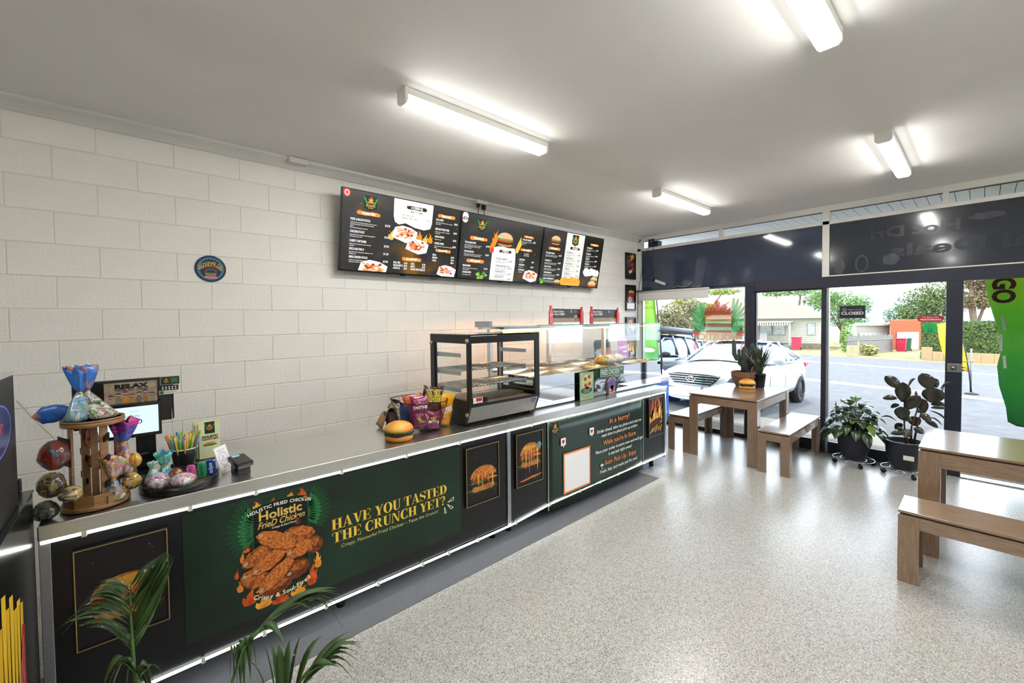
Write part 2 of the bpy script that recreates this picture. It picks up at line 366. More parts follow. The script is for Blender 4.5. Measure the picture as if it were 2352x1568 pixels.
# the block wall: each block its own piece, joints recessed
wl = struct('wall_left', (0, 0, 0), 'white painted concrete block wall')
G().box(XB, .004, -.02, XF+.1, .25, CEIL, M('e2dfd4', .7, noise=.05, scale=20)).obj('mortar_bed', wl)
def block_mesh(w, h):
    bm = bmesh.new(); bmesh.ops.create_cube(bm, size=1)
    for v in bm.verts: v.co = Vector((v.co.x*w, v.co.y*.03, v.co.z*h))
    bmesh.ops.bevel(bm, geom=[e for e in bm.edges if max(v.co.y for v in e.verts) < 0], offset=.0035, segments=1, affect='EDGES')
    me = bpy.data.meshes.new('block'); bm.to_mesh(me); bm.free(); me.materials.append(BLOCKPAINT); return me
BM = {}
def block(xa, xb, za, zb, dy):
    k = (round(xb-xa, 3), round(zb-za, 3))
    if k not in BM: BM[k] = block_mesh(xb-xa-.0035, zb-za-.0045)
    o = bpy.data.objects.new('block', BM[k]); COL.objects.link(o); o.parent = wl; o.location = ((xa+xb)/2, .015+dy, (za+zb)/2)
for k in range(1, 14):
    z0 = .1604+.2*k; off = 0 if (k % 2 == 1) else .2
    x = -.8-off
    while x < XF-.01:
        xe = min(x+.4, XF)
        if xe-x > .02: block(x, xe, z0, min(z0+.2, CEIL-.03), R.uniform(-.0012, .0012))
        x += .4
# cornice
pts = [(0, 2.925), (-.012, 2.925), (-.022, 2.94), (-.045, 2.966), (-.07, 2.978), (-.08, 2.986), (-.08, CEIL), (0, CEIL)]
g = G(); g.prism(pts, (XB, 0, 0), (0, 1, 0), (0, 0, 1), (XF-XB, 0, 0), TRIMW); g.obj('trim_1', kind='structure', label='white plaster cornice along the block wall')

# ---------------- shopfront wall
wf = struct('wall_front', (0, 0, 0), 'shopfront wall of dark painted panels between white rails')
YE = -6.2
def bx(name, y0, y1, z0, z1, m, par=wf, x0=XF, x1=XF+.1, bev=.003): return G().box(x0, y0, z0, x1, y1, z1, m).obj(name, par, bevel=bev)
bx('jamb', 0, -.062, 0, CEIL, TRIMW)
bx('top_rail', 0, YE, 2.932, CEIL, TRIMW)
bx('rail', 0, YE, 2.772, 2.815, TRIMW)
bx('transom_post', -1.285, -1.325, 2.815, 2.932, TRIMW)
bx('divider', -2.49, -2.56, 2.145, 2.932, TRIMW)
bx('transom_post', -3.50, -3.545, 2.815, 2.932, TRIMW)
bx('transom_post', -4.75, -4.80, 2.815, 2.932, TRIMW)
bx('dark_panel', -.07, -2.488, 2.125, 2.772, PANEL, x0=XF+.015, x1=XF+.05)
dp = bx('dark_panel', -2.562, YE, 2.16, 2.772, PANEL2, x0=XF+.015, x1=XF+.05)
bx('panel_edge', -2.56, YE, 2.145, 2.158, TRIMW, x1=XF+.03)
bx('head_beam', -1.64, YE, 2.012, 2.145, DARKF)
bx('head_strip', -.06, -1.64, 2.1, 2.125, DARKF)
bx('post', -1.64, -1.75, 0, 2.14, DARKF, x0=XF-.01)
bx('wall_pier', -5.1, YR, 0, 2.012, DARKF)
bx('wall_pier', YE, YR, 2.012, CEIL, DARKF)
# faded ghost letters under the paint of the right-hand panel
a = Art((XF+.0145, -2.56, 2.16), (0, -1, 0), (0, 0, 1), lambda c: M(c, .2, coat=.4))
a.map = lambda x, y: (x, y)
gl = Art((XF+.0145, -2.56, 2.16), (0, 1, 0), (0, 0, 1), lambda c: M(c, .3, noise=.3, scale=30)); gl.flipn()
gl.text('eal Deals', -1.12, .16, .13, '2b303d', al='c', bold=.03, w=1.15).text('Hot Dri', -.72, .38, .11, '2c313e', bold=.03, w=.7)
gl.obj('ghost_lettering', dp)
mm = M('8f929c', .35, noise=.4, scale=14, alpha=.25)
a.L(2).ring(.3, .11, .06, .1, .018, mm).blob(.1, .1, .05, .1, mm, 3).blob(.55, .13, .07, .06, mm, 4).blob(1.25, .48, .12, .035, mm, 5).obj('worn_paint', dp)
# windows
def window(name, y0, y1, z0, z1, fr, fm, label, base=None):
    w_ = struct(name, (XF+.05, (y0+y1)/2, z0), label)
    G().box(XF+.048, y0, z0, XF+.054, y1, z1, GLASS).obj('pane', w_)
    g = G(); X0, X1 = XF+.02, XF+.08; ya, yb = max(y0, y1), min(y0, y1)
    g.box(X0, ya, z1-fr, X1, yb, z1, fm).box(X0, ya, z0, X1, ya-fr, z1, fm).box(X0, yb+fr, z0, X1, yb, z1, fm).box(X0, ya, z0, X1, yb, z0+(base or fr), fm)
    g.obj('window_frame', w_, bevel=.002); return w_
MAROON = M('4a2226', .4, noise=.2, scale=12)
w1 = window('window_1', -.065, -1.638, .0, 2.1, .018, ALU, 'shopfront window behind the wooden table, with a burger logo sticker')
G().box(XF-.02, -.06, 0, XF+.02, -1.64, .02, BLACK).box(XF-.01, -.06, .02, XF+.02, -1.64, .055, MAROON).obj('window_sill', w1)
w2 = window('window_2', -1.752, -2.50, 0, 2.012, .016, DARKF, 'fixed glass panel beside the sliding door', .14)
bx('post', -2.498, -2.53, 0, 2.012, DARKF, x0=XF, x1=XF+.04)
d1 = struct('door_1', (XF+.05, -3.0, 0), 'sliding glass shop door with a dark frame')
G().box(XF+.048, -2.56, .13, XF+.054, -3.545, 2.012, GLASS).obj('pane', d1)
G().box(XF+.02, -2.53, .0, XF+.08, -2.56, 2.012, ALU).box(XF+.02, -2.56, 0, XF+.08, -3.54, .135, DARKF).obj('door_frame', d1, bevel=.003)
G().box(XF, -3.54, 0, XF+.09, -3.66, 2.012, DARKF).obj('door_stile', d1, bevel=.004)
lk = G().box(XF-.012, -3.555, 1.075, XF, -3.66, 1.165, M('8b8d8f', .4, .8, noise=.2, scale=30)).obj('lock', d1, bevel=.004)
G().cyl((XF-.012, -3.60, 1.12), (XF-.02, -3.60, 1.12), .022, STEELD).cyl((XF-.012, -3.665, 1.13), (XF+.03, -3.675, 1.13), .008, STEELD).cyl((XF-.012, -3.665, 1.1), (XF+.03, -3.675, 1.1), .008, STEELD).obj('lock_cylinder', lk)
for k, (ya, yb) in enumerate([(-.1, -1.285), (-1.325, -2.49), (-2.56, -3.5), (-3.545, -4.75)]):
    w_ = struct('window_%d' % (k+3), (XF+.05, (ya+yb)/2, 2.82), 'narrow transom pane under the ceiling')
    G().box(XF+.048, ya, 2.815, XF+.052, yb, 2.932, GLASS).obj('pane', w_)
    G().box(XF+.045, ya, 2.925, XF+.06, yb, 2.932, BLACK).obj('seal', w_)
# skirting dark strip at floor under the door
bx('threshold', -3.66, -5.1, 0, .012, ALU, x0=XF-.02, x1=XF+.1)

# ---------------- ceiling battens
LAMP = E('fbf9f4', LAMP_STRENGTH); LAMPS = E('fbf9f4', LAMP_STRENGTH*.11); LAMPW = M('efeee8', .5, noise=.04, scale=6)
def batten(x0, x1, y0, y1, label):
    t = thing('ceiling_batten_light', label, 'ceiling light', ((x0+x1)/2, (y0+y1)/2, CEIL), 'ceiling batten lights')
    ym = (y0+y1)/2; wd = .048; zt = CEIL-.042
    G().box(x0+.02, ym-wd, zt, x1-.02, ym+wd, CEIL, LAMPW).obj('tray', t, bevel=.003)
    pr = [(-wd, 0), (wd, 0), (wd, -.024), (wd*.68, -.04), (-wd*.68, -.04), (-wd, -.024)]
    g = G(); g.prism(pr, (x0+.02, ym, zt), (0, 1, 0), (0, 0, 1), (x1-x0-.04, 0, 0), LAMP); k = g.mi(LAMPS)
    for i, f in enumerate(g.f):
        zs = [g.v[j][2] for j in f]
        if max(zs) > zt-.001: g.m[i] = k
    g.obj('diffuser', t)
    for xa, xb in ((x0, x0+.02), (x1-.02, x1)):
        g = G(); g.prism([(-wd*1.03, .042), (wd*1.03, .042), (wd*1.03, -.025), (wd*.7, -.042), (-wd*.7, -.042), (-wd*1.03, -.025)], (xa, ym, zt), (0, 1, 0), (0, 0, 1), (xb-xa, 0, 0), LAMPW); g.obj('end_cap', t, bevel=.002)
batten(1.75, 2.95, -1.50, -1.62, 'long ceiling batten light above the menu screens end of the counter')
batten(4.66, 5.86, -1.49, -1.61, 'ceiling batten light nearest the block wall and the shopfront')
batten(1.86, 3.06, -3.24, -3.36, 'ceiling batten light cut by the top edge of the photo')
batten(4.67, 5.87, -3.24, -3.36, 'ceiling batten light in front of the door, farthest to the right')
batten(1.86, 3.06, -5.3, -5.42, 'ceiling batten light to the right of the camera, out of the picture')
batten(4.67, 5.87, -5.3, -5.42, 'ceiling batten light by the open doorway, out of the picture')
batten(-1.2, 0, -3.24, -3.36, 'added fill light shaped as a ceiling batten behind the camera, out of the picture')  # unseen batten added to brighten the room away from the windows
batten(-1.2, 0, -5.3, -5.42, 'added fill light shaped as a ceiling batten in the far back corner, out of the picture')  # also unseen, added as extra fill from the back of the shop
# power boxes and cords
def pbox(name, x0, x1, label, y=-.11, z0=2.955):
    t = thing(name, label, 'power box', ((x0+x1)/2, y+.03, z0))
    G().box(x0, y, z0, x1, y+.06, CEIL-.003, TRIMW).obj('housing', t, bevel=.006); return t
pbox('power_box', 1.53, 1.68, 'small white power box at the cornice above the round burger sign')
t = pbox('power_box', 3.44, 3.60, 'white double socket at the cornice above the menu screens')
G().box(3.455, -.1, 2.915, 3.485, -.07, 2.953, BLACK).obj('plug', t, bevel=.004)
G().box(3.53, -.1, 2.90, 3.57, -.065, 2.953, BLACK).obj('plug', t, bevel=.004)
G().tube([(3.47, -.085, 2.92), (3.47, -.085, 2.86), (3.47, -.08, 2.6)], .004, BLACK).obj('cable', t)
G().tube([(3.55, -.085, 2.90), (3.56, -.085, 2.84), (3.60, -.08, 2.6)], .004, BLACK).obj('cable', t)
# ================================================================ serving counter
YF = -1.44
GREENP = M('12301f', .3, noise=.25, scale=2.2, col2='0c2016', name='green_vinyl_print')
LEDM = E('f6fff4', 3.5)
def pr(c): return M(c, .35, spec=.4)
CRUST = M('c9742c', .5, noise=1, scale=70, col2='7a3512', det=6)
CRUST2 = M('e08a3a', .5, noise=1, scale=90, col2='a04a18', det=6)
CRUST3 = M('8a3f16', .5, noise=1, scale=80, col2='4d1f0a', det=6)
GOLD = M('e9c565', .45, noise=.15, scale=60)
LETT = M('5d8f3c', .5, noise=1, scale=90, col2='24401c')
BUNP = M('c98a45', .5, noise=1, scale=25, col2='8f5522')
PATTY = M('4a2814', .5, noise=1, scale=60, col2='22110a')
CHEESE = M('e8a93a', .4, noise=.3, scale=20)
TOM = M('c23a26', .4, noise=.4, scale=30)
FIRE1 = M('e8621c', .5, noise=.5, scale=25, col2='b33a10'); FIRE2 = M('f6b23c', .5, noise=.4, scale=30, col2='e07a1e'); FIRE3 = M('ffe9a0', .5, noise=.2, scale=30)

def serif(a, s, x, y, h, w, c):
    """high-contrast capitals with hairline serifs"""
    T, t, k = .21, .05, .085; polys = []; X = 0
    def rc(x0, y0, x1, y1): polys.append([(X+x0, y0), (X+x1, y0), (X+x1, y1), (X+x0, y1)])
    def q(*p): polys.append([(X+u, v) for u, v in p])
    def stem(x0, wd=T, lo=0., hi=1., sb=True, st=True):
        rc(x0, lo, x0+wd, hi)
        if sb: rc(x0-k, lo, x0+wd+k, lo+t)
        if st: rc(x0-k, hi-t, x0+wd+k, hi)
    def el(cx, cy, ro, rio, so, sio, a0=0., a1=2*PI, n=20):
        for i in range(n):
            p, r_ = a0+(a1-a0)*i/n, a0+(a1-a0)*(i+1)/n
            q((cx+ro*math.cos(p), cy+so*math.sin(p)), (cx+ro*math.cos(r_), cy+so*math.sin(r_)), (cx+rio*math.cos(r_), cy+sio*math.sin(r_)), (cx+rio*math.cos(p), cy+sio*math.sin(p)))
    for ch in s:
        adv = .3
        if ch == 'H': stem(.1); stem(.56); rc(.3, .47, .57, .52); adv = .88
        elif ch == 'A': q((.05, 0), (.11, 0), (.4, 1), (.36, 1)); q((.5, 0), (.73, 0), (.44, 1), (.3, 1)); rc(.17, .3, .58, .345); rc(-.02, 0, .2, t); rc(.42, 0, .8, t); adv = .8
        elif ch == 'V': q((.08, 1), (.31, 1), (.48, 0), (.36, 0)); q((.66, 1), (.72, 1), (.46, 0), (.4, 0)); rc(0, 1-t, .38, 1); rc(.58, 1-t, .8, 1); adv = .79
        elif ch == 'E': stem(.1); rc(.3, .95, .68, 1); rc(.3, .475, .54, .525); rc(.3, 0, .68, .05); rc(.63, .7, .68, 1); rc(.63, 0, .68, .32); rc(.5, .36, .54, .64); adv = .74
        elif ch == 'Y': q((.08, 1), (.31, 1), (.48, .44), (.29, .44)); q((.64, 1), (.7, 1), (.48, .44), (.42, .44)); stem(.28, .21, 0, .46, True, False); rc(0, 1-t, .38, 1); rc(.56, 1-t, .78, 1); adv = .76
        elif ch == 'O': el(.42, .5, .4, .18, .52, .475, n=28); adv = .84
        elif ch == 'U': stem(.1, T, .3, 1, False); stem(.62, .05, .3, 1, False); el(.385, .3, .285, .09, .32, .27, PI, 1.5*PI, 10); el(.385, .3, .285, .235, .32, .27, 1.5*PI, 2*PI, 10); adv = .78
        elif ch == 'T': stem(.25, T, 0, 1, True, False); rc(0, .95, .71, 1); rc(0, .68, .045, 1); rc(.665, .68, .71, 1); adv = .74
        elif ch == 'S':
            for i in range(24):
                def pt(v):
                    if v < .5: p = .25*PI+v*2*1.2*PI; cx, cy, rx, ry = .3, .75, .22, .23
                    else: p = .45*PI-(v-.5)*2*1.2*PI; cx, cy, rx, ry = .3, .26, .24, .24
                    wd = .03+.085*math.exp(-((v-.5)/.2)**2); return cx+rx*math.cos(p), cy+ry*math.sin(p), p, wd
                (x0, y0, p0, w0), (x1, y1, p1, w1) = pt(i/24), pt((i+1)/24)
                q((x0-w0*.9, y0-w0*.5), (x1-w1*.9, y1-w1*.5), (x1+w1*.9, y1+w1*.5), (x0+w0*.9, y0+w0*.5))
            rc(.5, .68, .545, 1); rc(.04, 0, .085, .34); adv = .6
        elif ch == 'D': stem(.1); el(.3, .5, .48, .26, .5, .455, -PI/2, PI/2, 18); adv = .82
        elif ch == 'C': el(.42, .5, .4, .18, .52, .475, .3*PI, 1.75*PI, 24); rc(.64, .66, .69, 1); rc(.64, .06, .69, .3); adv = .76
        elif ch == 'R': stem(.1); el(.3, .74, .36, .17, .26, .215, -PI/2, PI/2, 14); q((.34, .5), (.5, .5), (.76, 0), (.56, 0)); rc(.55, 0, .82, t); adv = .82
        elif ch == 'N': stem(.1, .05); stem(.68, .05, 0, 1, False); q((.1, 1), (.3, 1), (.73, 0), (.58, 0)); rc(0, .95, .3, 1); adv = .86
        elif ch == '?': el(.26, .74, .24, .08, .27, .22, -.45*PI, .9*PI, 16); rc(.2, .26, .27, .55); el(.235, .09, .1, 0, .1, 0, n=12); adv = .54
        X += adv
    k2 = w/X
    for p in polys: a.poly([(x+u*k2, y+v*h) for u, v in p], c)
    return a

def small_logo(a, x, y, s, txt=True, em=None):
    """the winged flaming burger badge"""
    a.poly([(x-s*.5, y+s*.5), (x-s*.5, y-s*.4), (x, y-s*.6), (x+s*.5, y-s*.4), (x+s*.5, y+s*.5)], '0d2416'); k = a.l
    a.L(k+1)
    for sg in (-1, 1):
        for i in range(4): a.ell(x+sg*s*(.3+.05*i), y-s*.02+s*.09*i, s*.055, s*.16, '3f9a45', rot=-sg*.5)
    a.flame(x, y+s*.12, s*.4, s*.34, FIRE1 if not em else em('e8621c'))
    a.L(k+2).flame(x, y+s*.12, s*.2, s*.2, FIRE2 if not em else em('f6b23c'), seed=2)
    a.ell(x, y+s*.02, s*.24, s*.11, 'c98a45', a0=0, a1=PI).rect(x-s*.24, y-s*.03, x+s*.24, y+s*.02, '5d8f3c').rect(x-s*.22, y-s*.1, x+s*.22, y-s*.03, '4a2814')
    if txt: a.text('HOLISTIC', x, y-s*.27, s*.13, 'f2b64a', bold=.02, w=s*.72).text('BURGER', x, y-s*.4, s*.08, 'f2b64a', w=s*.4)
    a.L(k); return a

def wing(a, x, y, ln, hgt, sg, c1, c2, seed=0):
    """a spread wing of overlapping feathers that fan out from the edge x between y and y-hgt"""
    k = a.l
    for row, (n, f0, cc) in enumerate(((12, 1., c2), (10, .6, c1))):
        a.L(k+row)
        for i in range(n):
            f = i/(n-1); ang = math.radians(68-108*f); L_ = ln*f0*(.92+.12*math.sin(f*PI))
            bx_, by_ = x-sg*.004, y-hgt*f
            cx, cy = bx_+sg*math.cos(ang)*L_*.5, by_+math.sin(ang)*L_*.5
            a.ell(cx, cy, L_*.5, ln*.085, cc, rot=ang if sg > 0 else PI-ang, n=14)
            a.l += .3; a.ell(cx, cy, L_*.4, ln*.02, c2 if row else '0f3a20', rot=ang if sg > 0 else PI-ang, n=10); a.l -= .3
    a.L(k); return a

ct = []
for k, (x0, x1, nm) in enumerate(((.255, 2.643, 'counter unit with the large green fried chicken banner'), (2.647, 5.04, 'counter unit with the green order-ahead banner, toward the shopfront'))):
    t = thing('serving_counter', 'black stainless-topped '+nm, 'counter', ((x0+x1)/2, -1.1, 0)); ct.append(t)
    yb = -.85 if k == 0 else -.66
    G().box(x0+.012, YF, .115, x1-.012, yb+.02, .845, M('101216', .3, noise=.2, scale=6)).obj('body', t, bevel=.002)
    G().box(x0, -1.462, .842, x1, yb, .9, STEEL).obj('worktop', t, bevel=.004)
    px = x0 if k == 0 else x0+.0
    G().box(px, YF-.006, .1, px+.032, YF+.03, .842, ALU).obj('corner_post', t, bevel=.002)
    if k: G().box(x1-.016, YF-.006, .1, x1, YF+.03, .842, ALU).obj('corner_post', t, bevel=.002)
    for xx in ((.42, 1.42, 2.58) if k == 0 else (2.745, 3.85, 4.93)):
        for yy in (-1.335, yb+.1):
            f = G().cyl((xx, yy, .045), (xx, yy, .116), .02, STEELD).cyl((xx, yy, 0), (xx, yy, .05), .024, BLACK).obj('foot', t)
# LED strips with their clips
def led(name, pts, clips, label):
    t = thing(name, label, 'light strip', pts[0], 'LED strips around the counter')
    G().tube(pts, .0065, LEDM, 8).obj('tube', t)
    for x in clips:
        for p, q in zip(pts, pts[1:]):
            if p[0] <= x <= q[0]:
                z = p[2]+(q[2]-p[2])*(x-p[0])/(q[0]-p[0])
                G().box(x-.008, p[1]-.011, z-.012, x+.008, p[1]+.004, z+.013, M('d9dcc8', .4, noise=.1, scale=30)).obj('clip', t, bevel=.002); break
yl = -1.4505
led('led_strip', [(.262, yl-.0, .832), (.6, yl, .83), (1.2, yl, .826), (1.9, yl, .828), (2.64, yl, .829), (3.1, yl, .831), (3.8, yl, .826), (4.4, yl, .834), (5.03, yl, .834)], [.38, .72, .98, 1.4, 1.8, 2.2, 2.9, 3.35, 3.8, 4.3, 4.7], 'white LED strip under the steel worktop edge')
led('led_strip', [(.5, yl, .114), (1.2, yl, .112), (1.9, yl, .107), (2.3, yl, .104), (2.66, yl, .104), (3.1, yl, .135), (3.8, yl, .142), (4.4, yl, .14), (5.03, yl, .135)], [.75, 1.0, 1.3, 1.6, 1.9, 2.1, 2.35, 2.72, 3.1, 3.5, 3.8, 4.1, 4.6, 4.8], 'white LED strip along the bottom edge of the counter')
G().tube([(5.035, yl, .83), (5.045, yl, .5), (5.035, yl, .14)], .006, M('e9eae6', .3), 8).obj('led_tail')
tag(bpy.data.objects['led_tail'], 'thin white LED lead running down the counter end', 'light strip', 'LED strips around the counter')

# ---------------- green banner: HAVE YOU TASTED THE CRUNCH YET?
x0, z0, W, H = .69, .207, 1.52, .593
t = thing('vinyl_banner', 'dark green banner asking HAVE YOU TASTED THE CRUNCH YET beside fried chicken', 'banner', (x0, YF-.002, z0))
G().box(x0, YF-.005, z0, x0+W, YF-.0005, z0+H, GREENP).obj('sheet', t)
a = Art((x0, YF-.005, z0), (1, 0, 0), (0, 0, 1), pr); a.clip = (0, 0, W, H)
a.L(1); wing(a, .274, .49, .115, .09, -1, '2f7f4a', '174c2b'); wing(a, .534, .485, .115, .07, 1, '2f7f4a', '174c2b')
for i, (fx, fy, fw, fh) in enumerate([(.295, .53, .04, .045), (.365, .545, .02, .03), (.445, .55, .03, .03), (.505, .53, .045, .058), (.225, .29, .02, .06), (.20, .22, .02, .05), (.215, .15, .03, .06), (.25, .07, .07, .09), (.31, .03, .08, .07), (.39, .02, .09, .055), (.47, .025, .08, .06), (.54, .05, .06, .13), (.575, .13, .04, .1), (.245, .335, .03, .03)]):
    a.flame(fx, fy, fw, fh, FIRE1 if i % 2 else FIRE2, lean=.3 if i % 3 else -.3, seed=i)
a.L(3).poly([(.275, .095), (.531, .11), (.531, .538), (.47, .553), (.4, .557), (.33, .551), (.275, .537)], '0b1410')
a.L(4).frame(.279, .36, .527, .362, .002, '1f5a37')
a.L(4).line([(.275, .1), (.275, .537), (.33, .551), (.4, .557), (.47, .553), (.531, .538), (.531, .11)], .004, '1d5234')
a.L(5).arctext('HOLISTIC FRIED CHICKEN', .4, .03, .497, .016, 'f2f0e6', bold=.03)
a.ell(.517, .53, .011, .008, CRUST2)
a.text('Holistic', .401, .47, .044, GOLD, w=.2, bold=.025)
a.text('FrieD Chicken', .405, .432, .032, GOLD, w=.22, bold=.012, shear=.35, rot=.02)
a.text('Crispy & Soul Fired', .414, .415, .009, 'f2f0e6', w=.114, bold=.015)
a.poly([(.468, .40), (.492, .4), (.488, .435), (.483, .447), (.475, .447), (.472, .435)], CRUST3).rect(.474, .447, .485, .452, 'b9b4a8')
wings_ = [((.531, .238), (.581, .30), .05, CRUST3), ((.414, .37), (.556, .33), .043, CRUST), ((.30, .11), (.44, .13), .045, CRUST3), ((.421, .15), (.523, .19), .05, CRUST3), ((.224, .225), (.33, .165), .05, CRUST),
          ((.228, .275), (.35, .335), .042, CRUST), ((.27, .222), (.418, .30), .042, CRUST2), ((.424, .262), (.548, .28), .045, CRUST2), ((.292, .118), (.448, .235), .041, CRUST2), ((.297, .405), (.46, .30), .044, CRUST2)]
for i, ((xa, ya), (xb, yb2), wd, mt) in enumerate(wings_):
    ln = math.hypot(xb-xa, yb2-ya); an = math.atan2(yb2-ya, xb-xa); cx, cy = (xa+xb)/2, (ya+yb2)/2
    a.L(6+i).blob(cx+.001, cy-.003, ln*.545, wd*.95, CRUST3, i+20, .08, an, 34, 9)
    a.l += .3; a.blob(cx, cy, ln*.53, wd*.9, mt, i, .1, an, 34, 9);
    a.l = 6+i+.6; a.blob(cx+ln*.06*math.cos(an), cy+wd*.2, ln*.34, wd*.42, CRUST2 if mt is not CRUST3 else CRUST, i+40, .25, an, 26, 7)
    a.ell(xa+.012*math.cos(an), ya+.012*math.sin(an), .011, .008, 'b9a487', rot=an)
a.L(18).arctext('Crispy & Soul-Fired', .40, .35, .287, .021, 'f2e7c2', a_mid=-PI/2, bold=.03, inward=True)
serif(a.L(2), 'HAVE YOU TASTED', .650, .303, .062, .76, 'efc748'); serif(a, 'THE CRUNCH YET?', .655, .23, .06, .742, 'efc748')
a.text('Crispy, Flavourful Fried Chicken – Taste the Crunch!', 1.02, .193, .019, 'd9cf86', w=.636)
for p in ([(1.414, .238), (1.462, .262), (1.461, .240)], [(1.41, .225), (1.44, .186), (1.46, .192)], [(1.388, .214), (1.388, .172), (1.403, .172)]): a.line(p+[p[0]], .004, 'f2f0e6')
a.obj('printed_artwork', t)

# ---------------- green banner: In a hurry?
x0, z0, W, H = 3.095, .082, 1.475, .752
t = thing('vinyl_banner', 'dark green order-ahead banner reading In a hurry on the counter', 'banner', (x0, YF-.002, z0))
rows = []
for j in range(7):
    v = j/6; rows.append([(x0+W*i/24, YF-.005-.012*max(0, 1-v*3)*math.sin(PI*i/24)**.7-.0025*math.sin(i*1.1+v*2)**2, z0+H*v-(.03*(1-v)*math.sin(PI*i/24))) for i in range(25)])
G().sheet(rows, GREENP).obj('sheet', t, solid=.002)
for xx in (x0, x0+W): G().box(xx-.004, YF-.01, z0, xx+.004, YF-.004, z0+H, M('8fa39a', .3, noise=.1, scale=20)).obj('edge_tape', t)
a = Art((x0, YF-.0145, z0), (1, 0, 0), (0, 0, 1), pr)
small_logo(a, .08, .675, .1); a.obj('printed_logo', t); a = Art((x0, YF-.0145, z0), (1, 0, 0), (0, 0, 1), pr)
OR = M('ee8a3c', .45)
a.L(2).poly([(.181, .085), (.552, .085), (.554, .434), (.181, .436)], OR).L(3).poly([(.196, .1), (.538, .1), (.539, .419), (.196, .421)], 'f4f4f6'); a.obj('blank_panel', t)
for hx, hy in ((.182, .538), (.577, .557)):
    a = Art((x0, YF-.0145, z0), (1, 0, 0), (0, 0, 1), pr); a.L(2).rect(hx-.032, hy-.03, hx+.032, hy+.035, 'f6f4f0').poly([(hx-.01, hy-.028), (hx+.012, hy-.028), (hx+.004, hy-.05)], 'f6f4f0')
    a.L(3).ell(hx-.008, hy+.008, .0105, .0105, 'd8404a').ell(hx+.008, hy+.008, .0105, .0105, 'd8404a').poly([(hx-.018, hy+.004), (hx, hy-.02), (hx+.018, hy+.004)], 'd8404a'); a.obj('heart_bubble', t)
a = Art((x0, YF-.0145, z0), (1, 0, 0), (0, 0, 1), pr)
a.L(2).text('In a hurry?', 1.03, .585, .048, OR, w=.345, bold=.01)
a.text('Order ahead, take my photo and scan me', 1.04, .52, .029, 'f2f2ee', w=.77, bold=.012).text('next time to place pick up orders', 1.037, .474, .029, 'f2f2ee', w=.615, bold=.012)
a.text("While you're In Store", 1.034, .392, .045, OR, w=.563, bold=.01)
a.text("Place your order in-store now and we'll get", 1.043, .331, .029, 'f2f2ee', w=.815, bold=.012).text('it started right away!', 1.04, .281, .029, 'f2f2ee', w=.4, bold=.012)
a.text('Scan', .835, .202, .045, OR, w=.125, bold=.01).text('Pick Up', 1.03, .2, .045, OR, w=.21, bold=.01).text('Enjoy', 1.255, .197, .045, OR, w=.135, bold=.01)
a.rect(.928, .195, .931, .24, OR).rect(1.158, .195, 1.161, .24, OR)
a.rect(.71, .2, .755, .222, 'd8dde6').rect(.715, .17, .75, .19, '6f86a8')
a.text('Fresh, fast, and made just for you!', 1.02, .135, .031, 'f2f2ee', w=.64, bold=.012)
a.obj('lettering', t)

